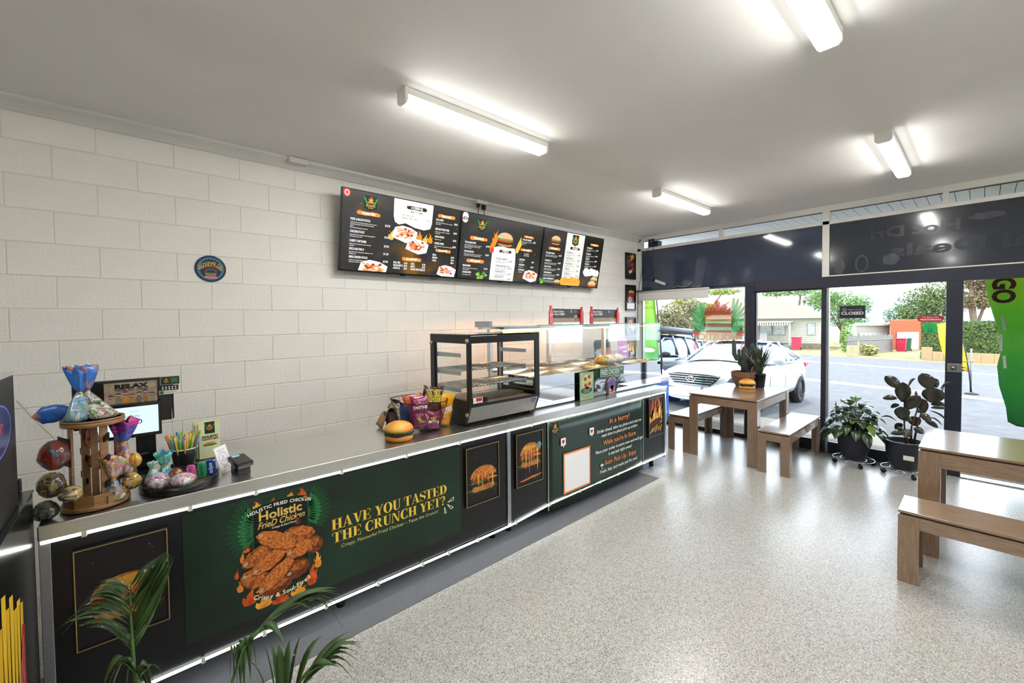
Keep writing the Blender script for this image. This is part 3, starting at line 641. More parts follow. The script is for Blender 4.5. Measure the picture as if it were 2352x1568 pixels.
# ---------------- framed food pictures on the counter front
def food(a, w, h, kind):
    a.rect(0, 0, w, h, {'fire': '2a2430', 0: '17171a', 1: '1f1b20', 2: '18181c'}[kind])
    if kind == 'fire':
        a.L(2)
        for i in range(9): a.flame(w*(.2+.075*i), h*(.28+.05*((i*3) % 4)), w*.36, h*(.5+.13*((i*5) % 3)), FIRE1 if i % 2 else FIRE2, lean=.3*((-1)**i), seed=i)
        a.L(3)
        for i in range(6): a.flame(w*(.28+.1*i), h*(.36+.04*(i % 3)), w*.14, h*(.3+.12*(i % 3)), FIRE3 if i % 2 else FIRE2, lean=.4*((-1)**i), seed=i+9)
        a.L(4).blob(w*.5, h*.34, w*.42, h*.1, PATTY, 3, .1, .15).rect(0, 0, w, h*.2, '2b2632')
        a.L(5)
        for i in range(5): a.line([(w*(.08+.18*i), h*(.08+.03*(i % 2))), (w*(.28+.16*i), h*(.2+.03*(i % 3)))], w*.07, CHEESE)
        for i in range(12): a.ell(w*R.uniform(.1, .9), h*R.uniform(.25, .42), w*.02, h*.008, FIRE1)
        return
    cx, by = w*.52, h*(.22 if kind != 2 else .36)
    s = w*.42
    a.L(2).ell(cx, by-h*.02, s*1.1, h*.03, '3a2a20')
    a.blob(cx-.02*w, by+h*.03, s*1.05, h*.05, LETT, 5, .25)
    a.L(3).poly([(cx-s*.86, by+h*.03), (cx-s*.7, by-h*.02), (cx+s*.7, by-h*.02), (cx+s*.86, by+h*.03), (cx+s*.8, by+h*.08), (cx-s*.8, by+h*.08)], BUNP)
    a.L(4).blob(cx, by+h*.12, s*.98, h*.05, PATTY, 6, .12).blob(cx+s*.1, by+h*.17, s*.95, h*.03, CHEESE, 7, .2)
    a.L(5).blob(cx-s*.1, by+h*.205, s*.9, h*.028, TOM, 8, .15).blob(cx-s*.3, by+h*.16, s*.7, h*.03, LETT, 9, .3)
    a.L(6).poly([(cx+s*.95*math.cos(p)*(1 if kind else 1.05), by+h*.235+h*.2*math.sin(p)*(1 if kind != 2 else 1.1)) for p in [PI*i/20 for i in range(21)]], BUNP)
    a.L(7)
    for i, dx in enumerate((-.72, -.4, -.1, .12, .38, .7)):
        ln = h*(.12+.1*((i*7) % 3)+(.16 if kind == 2 else 0)); xx = cx+s*dx; yy = by+h*.3
        a.poly([(xx-w*.03, yy), (xx+w*.03, yy), (xx+w*.018, yy-ln*.7), (xx, yy-ln), (xx-w*.018, yy-ln*.7)], CHEESE if i % 2 else CRUST2)
    a.blob(cx-s*.1, by+h*.36, s*.62, h*.05, CHEESE if kind else CRUST2, 11, .25)
    for i in range(14): a.ell(w*R.uniform(.15, .9), h*R.uniform(.05, .95), w*.008, w*.008, R.choice(['8a6a4a', 'b0a090', '6d2d1a']))
    if kind == 1: a.blob(cx+s*.85, by+h*.28, s*.25, h*.05, TOM, 12, .1)
    if kind == 2: a.blob(cx+s*.9, by+h*.36, s*.2, h*.07, M('7fa6b8', .3, noise=.5, scale=50), 13, .3).blob(cx+s*.1, h*.1, s*1.1, h*.022, CRUST2, 14, .3, .08)
def framed(name, label, O, ux, w, h, depth, kind, rim=.012, gold=True, parent_group=None):
    ux = Vector(ux); uy = Vector((0, 0, 1)); nrm = ux.cross(uy); O = Vector(O)
    t = thing(name, label, 'picture', O, parent_group)
    F = M('0c0d0f', .3, noise=.1, scale=20); g = G()
    for (xa, xb, za, zb) in ((0, w, 0, rim), (0, w, h-rim, h), (0, rim, rim, h-rim), (w-rim, w, rim, h-rim)):
        g.hexa([O+ux*xa+uy*za, O+ux*xb+uy*za, O+ux*xb+uy*za+nrm*depth, O+ux*xa+uy*za+nrm*depth, O+ux*xa+uy*zb, O+ux*xb+uy*zb, O+ux*xb+uy*zb+nrm*depth, O+ux*xa+uy*zb+nrm*depth], F)
    g.obj('frame', t, bevel=.001)
    if gold:
        q = Art(O+nrm*depth, ux, uy, pr); q.frame(.0035, .0035, w-.0035, h-.0035, .0035, M('c9a964', .3, .7, noise=.1, scale=40)); q.obj('gold_line', t)
    g = G(); g.hexa([O+ux*rim+uy*rim+nrm*.001, O+ux*(w-rim)+uy*rim+nrm*.001, O+ux*(w-rim)+uy*rim+nrm*(depth-.006), O+ux*rim+uy*rim+nrm*(depth-.006)]+[O+ux*a_+uy*(h-rim)+nrm*b_ for a_, b_ in ((rim, .001), (w-rim, .001), (w-rim, depth-.006), (rim, depth-.006))], pr('17171a')); g.obj('backing', t)
    a = Art(O+nrm*(depth-.006)+ux*rim+uy*rim, ux, uy, pr); a.clip = (0, 0, w-2*rim, h-2*rim); food(a, w-2*rim, h-2*rim, kind)
    a.obj('picture', t); return t
framed('framed_picture', 'framed dark burger picture half hidden by the palm fronds', (.343, YF, .362), (1, 0, 0), .297, .41, .02, 1)
framed('framed_picture', 'gold-lined picture of a burger in melted cheese beside the fried chicken banner', (2.248, YF, .36), (1, 0, 0), .305, .416, .02, 0)
framed('framed_picture', 'gold-lined picture of a dripping burger to the right of the counter joint', (2.722, YF, .368), (1, 0, 0), .3, .414, .02, 2)
framed('framed_picture', 'gold-lined picture of flames over a grill at the counter end', (4.662, YF, .385), (1, 0, 0), .31, .42, .02, 'fire')
# ================================================================ menu screens
TVX, TVW, TVH, TVY, TVZ, TILT = 1.904, 1.242, .703, -.1, 2.109, math.radians(10.2)
SCR = lambda c: E(c, .55)
def tvbase(k, label):
    x0 = TVX+TVW*k; ux = Vector((1, 0, 0)); uy = Vector((0, -math.sin(TILT), math.cos(TILT))); nrm = ux.cross(uy)
    O = Vector((x0+.003, TVY, TVZ)); t = thing('menu_screen', label, 'television', O, 'menu screens above the counter')
    B_ = M('0b0b0d', .25, noise=.1, scale=20); w, h = TVW-.006, TVH; g = G()
    def slab(xa, xb, ya, yb, da, db): g.hexa([O+ux*x+uy*ya+nrm*d for x, d in ((xa, da), (xb, da), (xb, db), (xa, db))]+[O+ux*x+uy*yb+nrm*d for x, d in ((xa, da), (xb, da), (xb, db), (xa, db))], B_)
    slab(0, w, 0, h, -.03, 0); slab(.2, w-.2, .08, .45, -.055, -.03); slab(w*.5-.03, w*.5+.03, -.012, 0, -.01, 0); g.obj('casing', t, bevel=.002)
    g = G(); b = .009
    for xa, xb, ya, yb in ((0, w, 0, b*1.6), (0, w, h-b, h), (0, b, b, h-b), (w-b, w, b, h-b)): 
        g.hexa([O+ux*x+uy*ya+nrm*d for x, d in ((xa, 0), (xb, 0), (xb, .004), (xa, .004))]+[O+ux*x+uy*yb+nrm*d for x, d in ((xa, 0), (xb, 0), (xb, .004), (xa, .004))], B_)
    g.obj('bezel', t)
    G().box(x0+.4, -.075, TVZ+.2, x0+.8, -.003, TVZ+.42, BLACK).obj('wall_bracket', t)
    a = Art(O+ux*b+uy*b*1.6+nrm*.0005, ux, uy, SCR, .0003); return t, a, w-2*b, h-b*2.6
def ember(a, w, h, seed):
    a.clip = (0, 0, w, h); a.rect(0, 0, w, h, multi(['0d0d0b', '14130e', '1a1710', '1b1d22', '3a2a10', '5a3d14'], 2.3, .3, .1, emit=.6, dist=.6, bump=0)); q = random.Random(seed)
    a.L(3)
    for _ in range(26): a.ell(w*q.random(), h*q.random(), w*q.uniform(.002, .005), w*.002, q.choice(['d9781e', 'f0b040', '7a3c10']), rot=q.random()*3)
def fries(a, x, y, s, seed, rot=0):
    q = random.Random(seed); k = a.l
    a.poly([(x-s*.9, y-s*.25), (x-s*.7, y+s*.35), (x-s*.2, y+s*.5), (x+s*.4, y+s*.42), (x+s*.9, y+s*.2), (x+s*.75, y-s*.4), (x+s*.1, y-s*.55)], 'e4dfee'); a.L(k+1)
    for i in range(16):
        ang = q.uniform(-.9, .9); cx, cy = x+q.uniform(-.5, .5)*s, y+q.uniform(-.2, .28)*s
        a.line([(cx-.22*s*math.cos(ang), cy-.22*s*math.sin(ang)), (cx+.22*s*math.cos(ang), cy+.22*s*math.sin(ang))], s*.09, q.choice(['d98a3c', 'e8a85a', 'b5622a', 'f0c088']))
    a.L(k+2)
    for i in range(14): a.blob(x+q.uniform(-.5, .5)*s, y+q.uniform(-.22, .3)*s, s*.1, s*.07, q.choice(['b8442e', 'e0805a', '8a2f1c', 'f2b8a0', 'd9603c']), i+seed, .3)
    a.L(k)
def burger(a, x, y, s, seed=0):
    k = a.l
    a.L(k).blob(x, y-.36*s, .6*s, .1*s, 'c08a4a', seed, .08).L(k+1).blob(x, y-.25*s, .64*s, .1*s, '4a2416', seed+1, .15).L(k+2).blob(x, y-.12*s, .66*s, .07*s, 'c83a2c', seed+2, .15).L(k+3).blob(x, y-.02*s, .68*s, .07*s, '5f9a3a', seed+3, .3)
    a.L(k+4).poly([(x+.64*s*math.cos(PI*i/18), y+.02*s+.38*s*math.sin(PI*i/18)) for i in range(19)], 'd9b083').L(k)
HD = 'f08c2e'
def head(a, x, y, w, t, c=HD, tc='fff4e4'): a.L(4).brush(x, y, w, w*.17, c, int(x*977) % 50).L(5).text(t, x, y-w*.05, w*.1, tc, w=w*.62, bold=.03)
def item(a, x, y, wd, name, price, desc, c='f4f4f0', s=1.):
    a.L(4).text(name, x, y, .019*s, c, sx=.62, al='l', bold=.02)
    if price: a.text(price, x+wd, y-.018*s, .018*s, c, sx=.7, al='r', bold=.02)
    for i, d in enumerate(desc): a.text(d, x, y-.022*s-.0155*s*i, .0085*s, c, sx=.82, al='l', bold=.012)
# --- screen 1
t, a, w, h = tvbase(0, 'menu screen nearest the round burger sign, with loaded fries and combos'); ember(a, w, h, 1)
a.L(3).poly([(.47, h), (.475, .52), (.49, .47), (.53, .45), (.6, .47), (.7, .44), (.8, .43), (.87, .45), (.885, .5), (.89, h)], 'efece6')
a.L(4).ell(.035, h-.03, .03, .035, 'd8342c').L(5).ring(.035, h-.03, .02, .025, .008, 'f2d8d0'); a.L(4); small_logo(a, .25, h-.085, .12, em=SCR)
head(a, .235, .5, .2, 'LOADED FRIES'); head(a, .71, .62, .2, 'COMBOS', '1b1b1b'); head(a, 1.05, .595, .19, 'SIDES'); head(a, 1.04, .255, .17, 'DIPS'); head(a, .69, .14, .19, 'DIPS')
a.L(5).text('MAKE IT A COMBO', .71, .575, .015, '1b1b1b', bold=.02, w=.13).text('ANY DRINK AND', .56, .535, .018, '3a3a3a', sx=.62, al='l').text('BEER BATTERED CHIPS', .56, .508, .018, '3a3a3a', sx=.62, al='l').text('$5.90', .84, .515, .018, '3a3a3a', sx=.7)
x = .075
for y, nm, p, ds in ((.43, 'PORK & BACON STACK', '$15.90', ['Loaded fries with grilled bacon, pulled pork, slow cooked in', 'seasoned gravy, topped with cheese sauce and crispy', 'shallots', '  Bacon, with seasoning and sweet ranch']), (.325, 'CHICKEN STACK', '$15.90', ['Loaded chips with our signature herb seasoning, grilled or', 'fried chicken, cheese sauce']), (.245, 'CHEESY CHIP BOMB', '$12.90', ['Straight out fries smothered in cheese sauce and', 'mozzarella']), (.175, 'SPICE AND FIRE X', '$11.90', ['Beer battered fries with jalapenos, chipotle mayo, and', 'chilli flake sauce']), (.105, 'HERB GARDEN STOCK', '$13.90', ['Loaded fries with grilled halloumi, grilled mushrooms,', 'cheese sauce, and garlic herb aioli'])): item(a, x, y, .37, nm, p, ds)
x = .93
for y, nm, p, ds in ((.545, 'SOUL BITES', '$8.90', ['Fried chicken bites, flavoured with a crisp, golden', 'dusted coating']), (.455, 'BEER BATTERED FRIES', '$6.90', ['Chunky, crispy and tossed in our signature', 'herb seasoning']), (.38, 'ONION RINGS', '$7.90', ['Golden onion rings']), (.315, 'VEGGIE CRISPS', '$5.90', ['Golden deep fried chips - Simple, crunchy, and deeply', 'satisfying'])): item(a, x, y, .26, nm, p, ds)
for i, (nm, p) in enumerate((('SMALL', '$4.90'), ('MEDIUM', '$6.90'), ('LARGE', '$8.90'))): a.L(4).text(nm, .92, .2-.028*i, .017, 'f4f4f0', sx=.62, al='l', bold=.02).text(p, 1.18, .19-.028*i, .017, 'f4f4f0', sx=.7, al='r', bold=.02)
for i, (n1, p1, n2, p2) in enumerate((('SOUL FIRE', '$1.00', 'AIOLI', '$1.00'), ('VEGAN MAYO', '$2.00', 'MAYO', '$1.00'), ('CHIPOTLE', '$1.00', 'HONEY MUSTARD', '$1.00'))):
    y = .09-.026*i; a.L(4).text(n1, .5, y, .018, 'f4f4f0', sx=.6, al='l', bold=.02).text(p1, .645, y, .018, 'f4f4f0', sx=.6, al='r', bold=.02).text(n2, .685, y, .018, 'f4f4f0', sx=.6, al='l', bold=.02).text(p2, .845, y, .018, 'f4f4f0', sx=.6, al='r', bold=.02)
for i in range(8): a.L(5).flame(.46+.06*i, .3+.012*(i % 3), .06, .1, SCR('e88a1e') if i % 2 else SCR('f4b848'), lean=.3*(-1)**i, seed=i)
a.L(6); fries(a, .6, .37, .15, 3); a.L(9); fries(a, .74, .27, .14, 4); a.L(6); fries(a, .3, .02, .16, 5); fries(a, 1.1, .05, .13, 6)
a.obj('screen_image', t)
# --- screen 2
t, a, w, h = tvbase(1, 'middle menu screen with turkish rolls and a white panel'); ember(a, w, h, 2)
a.L(3).poly([(.44, 0), (.445, .3), (.46, .36), (.52, .38), (.6, .385), (.68, .375), (.78, .38), (.8, .34), (.81, .2), (.80, 0)], 'dfe2e2')
a.L(4); small_logo(a, .27, h-.1, .12, em=SCR); burger(a, .62, .47, .18, 2)
for i in range(5): a.L(3).flame(.43+.012*i, .3+.03*i, .06, .14, SCR('e88a1e'), lean=.3*(-1)**i, seed=i).flame(.82+.01*i, .33+.02*i, .05, .12, SCR('f4b848'), seed=i+4)
a.L(4).ell(.04, h-.05, .04, .055, 'e8e0d8').L(5).text('NEW', .04, h-.075, .03, '1b1b1b', bold=.03)
a.L(4).ell(.44, .33, .028, .03, 'd8342c')
head(a, .24, .43, .22, 'GYROS/WRAPS'); head(a, .22, .19, .22, 'KIDS BURGERS'); head(a, .64, .33, .17, 'TURKISH', '1b1b1b'); head(a, .99, .535, .15, 'EXTRAS'); head(a, .97, .38, .18, 'FRIED CHICKEN')
for y, nm, p, ds in ((.37, "THE CLASSIC'S BITE", '$14.90', ['Fried chicken, battered onion, coleslaw, in our signature', 'flavoured wrap with jalapenos, tomato sauce, relish,', 'chilli mayo and chipotle']), (.275, 'THE NATURE FIX', '$14.90', ['Grilled vegetables patty, fresh lettuce, tomato, pickled onion', 'tomato, pickles, onion, chilli and spicy jalapeno dressing']), (.125, 'MINI BURGER', '$11.90', ['Grilled mini beef patty and golden fried, ketchup,', 'side of the chips sides']), (.055, 'CHICKEN BITES', '$12.90', ['Side of the golden fried chips'])): item(a, .06, y, .34, nm, p, ds)
for y, nm, p in ((.235, 'THE GRAVY LAMB PITA', '$16.90'), (.155, 'THE MEZZE MEATBALL PITA', '$16.90'), (.09, 'THE BREAKFAST PITA', '$14.90'), (.03, 'THE FALAFEL PITA', '$14.90')): item(a, .51, y, .25, nm, p, ['Homemade style with a toasted pita bread, tossed', 'with lettuce, tomato and garlic sauce'], '2a2a2a')
item(a, .89, .49, .22, 'THE LOOP GRILLER', '$7.90', ['Golden onion rings dusted with a side of', 'aioli dipping sauce', '  each'])
a.L(5).text('ASK ABOUT', .98, .33, .014, 'f4f4f0', w=.08).text("TODAY'S SPICE", .98, .308, .014, 'f4f4f0', w=.09)
for y, nm, p in ((.255, '3 PIECE BOX', '$9.90'), (.195, '6 PIECE BOX', '$14.90'), (.135, '12 PIECE BOX', '$22.90')): item(a, .87, y, .25, nm, p, ['side dish included'])
a.L(6); fries(a, 1.08, .08, .14, 8); a.L(6)
for i in range(14): a.blob(.31+R.uniform(-.05, .05), .02+R.uniform(-.03, .05), .022, .018, R.choice(['6fa23c', '9ac455', '4a7a26']), i, .3)
a.obj('screen_image', t)
# --- screen 3
t, a, w, h = tvbase(2, 'menu screen nearest the shopfront, with burgers and an orange panel'); ember(a, w, h, 3)
a.L(3).poly([(.42, 0), (.43, h), (.8, h), (.79, .3), (.78, 0)], 'd6d6d0').L(4).brush(.6, .05, .36, .11, 'f0a02e', 3).brush(1.03, .2, .3, .1, 'eeeeea', 5)
a.L(4); burger(a, .23, h-.12, .13, 1); small_logo(a, .61, h-.08, .13, em=SCR); head(a, .22, .45, .2, 'BEEF BURGERS'); head(a, .62, .49, .18, 'CHICKEN', '1b1b1b'); head(a, 1.03, .58, .17, 'VEGAN')
for y, nm, p in ((.38, 'THE HOLISTIC BEEF 13', '$15.90'), (.285, 'THE SPROUT 13', '$14.90'), (.21, 'THE LOW CARB', '$16.90'), (.135, 'THE BIG BURGER 13', '$15.90'), (.06, 'CLASSIC CHEESEBURGER 13', '$12.90')): item(a, .07, y, .3, nm, p, ['Homemade beef patty, tomato, lettuce, onion rings, chilli', 'pickles, fried or any of grilled onions, jalapeno sauce'])
for y, nm, p in ((.42, 'THE KEN BIRD / 13', '$15.90'), (.345, 'THE BOSSY BIRD 13', '$17.90'), (.275, 'THE EL DORADO 13', '$16.90'), (.205, 'THE BLAZE 13', '$14.90'), (.14, 'THE ZEN BITE / 13', '$12.90')): item(a, .46, y, .29, nm, p, ['Fried chicken, lettuce, jalapenos, aioli, cheese', 'tomato, mild mustard'], '2a2a2a')
item(a, .47, .07, .26, 'THE MASTER 13', '$23.90', ['Double beef patties, bacon, cheese, onion rings,', 'chilli and extra'], '4a2a08')
for y, nm, p in ((.52, 'THE NOMAD 13', '$14.90'), (.44, 'THE GRILLUM', '$14.90'), (.37, 'THE PULSE', '$14.90'), (.3, 'THE SPINE 13', '$14.90')): item(a, .87, y, .26, nm, p, ['Chickpea falafel, roast pumpkin, lettuce, tomato', 'tomato relish, hummus'])
item(a, .91, .21, .22, 'THE LEMONADE', '$5.90', ['Cold pressed lemon with sparkling'], '2a2a2a')
a.L(6); burger(a, .34, .03, .09, 4); burger(a, 1.12, .1, .12, 6); burger(a, 1.08, .03, .14, 7); a.L(6)
for i in range(12): a.blob(.06+R.uniform(-.04, .04), .02+R.uniform(-.02, .04), .02, .017, R.choice(['6fa23c', '9ac455', '4a7a26']), i, .3)
a.obj('screen_image', t)
for xa, xb, d in ((2.85, 2.95, .02), (4.62, 5.1, .028)):
    g = G(); g.tube([(xa+(xb-xa)*i/10, -.06, TVZ+.02-d*math.sin(PI*i/10)-.018) for i in range(11)], .003, BLACK, 6)
    tag(g.obj('screen_cable'), 'thin black cable drooping under the %s menu screen' % ('first' if xa < 3 else 'third'), 'cable')
# ================================================================ round sign STACKED TO PERFECTION
t = thing('round_sign', 'round dark blue sign reading STACKED TO PERFECTION with a neon burger', 'sign', (.998, -.002, 2.066))
g = G(); g.prism([(.0975*math.cos(2*PI*i/48), .0975*math.sin(2*PI*i/48)) for i in range(48)], (.998, -.0005, 2.066), (1, 0, 0), (0, 0, 1), (0, -.006, 0), M('16203a', .3, noise=.15, scale=20)); g.obj('disc', t)
a = Art((.998, -.0065, 2.066), (1, 0, 0), (0, 0, 1), pr)
a.ring(0, 0, .083, .083, .016, '2f7fa3', 40); a.L(2)
for i in range(22): q = 2*PI*i/22; a.ell(.066*math.cos(q), .066*math.sin(q), .006, .006, '16203a')
a.L(3).arctext('STACKED TO', 0, -.045, .083, .015, 'f2c24a', bold=.03).arctext('PERFECTION', 0, -.06, .078, .016, 'f2c24a', bold=.03)
for i in range(7): q = .4+.33*i; a.line([(.036*math.cos(q), -.03+.036*math.sin(q)), (.045*math.cos(q), -.03+.045*math.sin(q))], .003, '7a6ad0')
a.ring(0, -.03, .036, .026, .003, 'e06a80', 20, 0, PI); a.line([(-.034, -.034), (.034, -.034)], .004, '6fc25a').line([(-.034, -.039), (0, -.045), (.034, -.039)], .003, 'f2c24a').line([(-.032, -.048), (.032, -.048)], .005, 'e06a50').line([(-.034, -.056), (.034, -.056)], .004, 'e8a05a')
a.ell(0, -.063, .046, .008, 'e58a98'); a.obj('printed_artwork', t)
# ================================================================ frames at the end of the wall
def poster(a, w, h, k):
    q = random.Random(k); a.rect(0, 0, w, h, '201a24'); a.L(2)
    for i in range(16): a.blob(w*q.uniform(.1, .9), h*q.uniform(.08, .92), w*q.uniform(.12, .3), h*q.uniform(.04, .1), q.choice(['8a2f1c', 'c9742c', '2f6a8a', 'e8b060', '4a2814', 'a33a5a', 'e0d8c8']), i, .35, q.random()*2); a.l += .2
for i, (zb, zt, lb) in enumerate(((2.307, 2.726, 'black-framed food collage, highest of the four frames by the shopfront'), (1.796, 2.212, 'black-framed burger picture with a paper slip, second of the four frames'), (1.39, 1.695, 'black-framed collage just above the glass food cabinet'), (.96, 1.375, 'black-framed collage seen through the glass food cabinet'))):
    t = thing('framed_poster', lb, 'picture', (6.505, 0, zb), 'framed posters by the shopfront'); g = G(); F = M('0c0d0f', .3, noise=.1, scale=20)
    for xa, xb, za, zc in ((0, .28, 0, .018), (0, .28, zt-zb-.018, zt-zb), (0, .018, .018, zt-zb-.018), (.262, .28, .018, zt-zb-.018)): g.box(6.505+xa, -.002, zb+za, 6.505+xb, -.032, zb+zc, F)
    g.obj('frame', t, bevel=.001); G().box(6.515, -.003, zb+.01, 6.775, -.018, zt-.01, M('2a2228', .3)).obj('backing', t)
    a = Art((6.523, -.018, zb+.018), (1, 0, 0), (0, 0, 1), pr); a.clip = (0, 0, .244, zt-zb-.036)
    if i == 1:
        a.rect(0, 0, .244, .38, '241c20').L(2).ell(.14, .27, .09, .045, 'd99a4a', a0=0, a1=PI).blob(.13, .24, .1, .03, '8a2f1c', 3).blob(.12, .17, .09, .05, 'b84a3a', 4).L(3).ell(.1, .16, .045, .05, 'dfe8ec').L(4).ell(.1, .16, .03, .035, '9fb6c4')
        a.L(5).rect(.02, -.01, .235, .105, 'f0e4e2').rect(.02, -.01, .235, .01, '8fa6c8')
    else: poster(a, .244, zt-zb-.036, i+3)
    a.obj('picture', t)
# ================================================================ things on the counter
ZC = .9
WOODL = wood_mat('light_plywood', '7d5a34', 'a87c4b', (3, 3, 18), .5, 9, .1)
WOODE = M('5a3d22', .6, noise=.3, scale=60)
# ---- candy carousel
c0 = Vector((.412, -1.325, ZC))
t = thing('candy_stand', 'round wooden candy carousel at the left end of the counter', 'display stand', c0)
G().lathe([(.0, .004), (.108, .004), (.11, .008), (.11, .016), (.108, .02), (0, .02)], c0, WOODL, 40).obj('base', t)
G().lathe([(0, .342), (.098, .342), (.1, .345), (.1, .356), (.098, .36), (0, .36)], c0, WOODL, 40).obj('top_shelf', t)
G().lathe([(.094, .36), (.1, .36), (.1, .368), (.094, .368), (.094, .36)], c0, WOODL, 40).obj('shelf_rim', t)
for i in range(4):
    q = math.radians(25+90*i); d = Vector((math.cos(q), math.sin(q), 0)); e_ = Vector((-d.y, d.x, 0))
    G().obox(c0+d*.075+Vector((0, 0, .181)), d*.004, e_*.013, Vector((0, 0, .161)), WOODL).obj('upright', t)
    for zz in (.1, .2, .29): G().obox(c0+d*.09+Vector((0, 0, zz)), d*.022+Vector((0, 0, .014)), e_*.004, Vector((0, 0, .012)), BLACK).obj('peg', t)
G().obox(c0+Vector((0, 0, .18)), (.011, 0, 0), (0, .011, 0), (0, 0, .162), WOODL).obj('post', t)
for i in range(7):
    q0, q1 = math.radians(-160+34*i), math.radians(-160+34*(i+1)); 
    p, r_ = c0+Vector((math.cos(q0), math.sin(q0), 0))*.1, c0+Vector((math.cos(q1), math.sin(q1), 0))*.1; mid = (p+r_)/2; dx = (r_-p)/2; nn = Vector((dx.y, -dx.x, 0)).normalized()
    if i in (4, 5): continue
    G().obox(mid+Vector((0, 0, .042)), dx, nn*.003, Vector((0, 0, .022)), WOODL).obj('side_panel', t)
for q in (-62, -30, -8): 
    d = Vector((math.cos(math.radians(q)), math.sin(math.radians(q)), 0)); e_ = Vector((-d.y, d.x, 0)); G().obox(c0+d*.104+Vector((0, 0, .035)), d*.003, e_*.011, Vector((0, 0, .016)), WOODL).obj('slotted_tab', t)
# ---- candy bags
def bag(name, label, c, r, h, neck, ruff, mat, rmat=None, seed=0, lean=(0, 0), tie='d9a23a', sq=1., cat='candy bag', grp='wrapped candy bags', spread=.3):
    """a tied bag: crumpled body, pinched neck, flared ruffle"""
    q = random.Random(seed); n = 28; t = thing(name, label, cat, c, grp); rows = []; c = Vector(c); lx, ly = lean
    ph = [q.random()*6.28 for _ in range(5)]
    for i in range(13):
        f = i/12; z = h*f; rr = r*(math.sin(PI*min(1, f*.82+.1))**.6)*(1-.0*f) if f < .85 else r*.6*(1-(f-.85)/.15)+neck*((f-.85)/.15)
        if not ruff: rr = max(r*.25, r*(math.sin(PI*(.06+.88*f))**.6))
        else: rr = neck+(r-neck)*(1-max(0, f-.12)/.88)**.8*(min(1, .75+f*2.2))
        row = []
        for k in range(n):
            a_ = 2*PI*k/n; e = 1+(.13 if ruff else .05)*math.sin(3*a_+ph[0]+f*3)+.05*math.sin(7*a_+ph[1])+.05*math.sin(11*a_+ph[2]+f*5)*(f+.2)+.04*q.uniform(-1, 1)
            row.append(c+Vector((rr*e*math.cos(a_)+lx*f, rr*e*sq*math.sin(a_)+ly*f, z)))
        rows.append(row)
    rows.insert(0, [c+Vector((0, 0, .001))]*n)
    if not ruff: rows.append([c+Vector((lx, ly, h+.002))]*n)
    G().sheet(rows, mat, True, True).obj('body', t)
    if ruff:
        rows = []; top = c+Vector((lx, ly, h))
        for i in range(6):
            f = i/5; row = []
            for k in range(n): a_ = 2*PI*k/n; rr = neck+(ruff*spread)*f**.8*(1+.45*math.sin(4*a_+ph[3])+.2*math.sin(9*a_+ph[4])); row.append(top+Vector((rr*math.cos(a_)+lx*.3*f, rr*sq*math.sin(a_), ruff*f*(1+.12*math.sin(5*a_+ph[2])))))
            rows.append(row)
        G().sheet(rows, rmat or mat, True, True).obj('ruffle', t, solid=.0006)
        G().lathe([(neck*.9, -.004), (neck*1.25, -.002), (neck*1.25, .003), (neck*.9, .004)], top, M(tie, .3, .6, noise=.1, scale=50), 12).obj('tie', t)
    return t
zt_ = ZC+.361
FG = multi(['1f5a2c', '5f9a44', '88a0a8', '3f86b8', 'c9c2a0', '2c6a34'], 26, .3); FB = multi(['1b56b4', '2f74d0', '4a90e0'], 12, .35)
bag('candy_bag', 'blue and green wildlife-print candy bag on top of the wooden carousel', (.362, -1.33, zt_), .043, .118, .008, .1, FG, FB, 1, (.012, 0))
bag('candy_bag', 'zebra and leaf-print candy bag on top of the wooden carousel', (.44, -1.315, zt_), .05, .12, .008, .1, multi(['3f7a34', '7fa84e', '2a2f2a', 'd8d4cc', '35302e', 'e0862e', 'dcdcd4'], 22, .3, stretch=(1, 1, 1.6)), multi(['1f4fae', '2f74d0', 'b8734a', '9fb8c8'], 14, .35), 4, (-.045, 0))
t = thing('candy_bag', 'blue-tipped candy bag jutting out behind the carousel top', 'candy bag', (.31, -1.27, zt_), 'wrapped candy bags')
rows = []
for i in range(9):
    f = i/8; cx = .335-.105*f; cz = zt_+.035-.012*f+.0*f; hh = .012+.03*math.sin(PI*min(1, f*.9+.1)) if f < .75 else .036*(1-f)/.25+.004
    rows.append([(cx+.004*math.sin(k), -1.25+.012*math.cos(2*PI*k/12), cz+hh*math.sin(2*PI*k/12)*.9) for k in range(12)])
G().sheet(rows, multi(['1b4fa4', '2462b8', '1d58b0', 'c8682c', '8a98a8'], 7, .3), True, True).obj('body', t)
EGG = multi(['30201a', '7d2f22', '98402c', '3a4a58', '8f9aa0', '3b4a2a'], 15, .15, 1.); FOIL = multi(['2a2420', '6a5a34', '3a2f4a', 'a08a3a', '24304a', 'b8b4aa'], 20, .12, 1.)
CELL = multi(['6a625c', '8a7f8a', 'd04a8a', '4a9a58', '3a6ac0', 'd8b83a', 'b8b0a8', '9a4a30'], 30, .08, 1.)
bag('candy_bag', 'foil-wrapped red chocolate egg hanging on the upper left of the carousel', (.300, -1.365, 1.085), .047, .115, .018, 0, EGG, None, 7)
bag('candy_bag', 'dark foil chocolate egg hanging low on the left of the carousel', (.288, -1.375, .98), .042, .095, .015, 0, FOIL, None, 8)
bag('candy_bag', 'crinkled dark green bag slumped on the steel beside the carousel', (.272, -1.40, ZC), .04, .075, .02, 0, multi(['1d241c', '2f3f2a', '55524a', '20281e', '6a6a62'], 24, .15, 1.), None, 9)
bag('candy_bag', 'gold and blue foil sweet lying at the carousel front', (.345, -1.42, .96), .036, .058, .02, 0, multi(['3a2f1c', '2a3a7a', 'b8a04a', 'd8d0b8', '5a2a3a'], 18, .1, 1., stretch=(1, 1, 3)), None, 10)
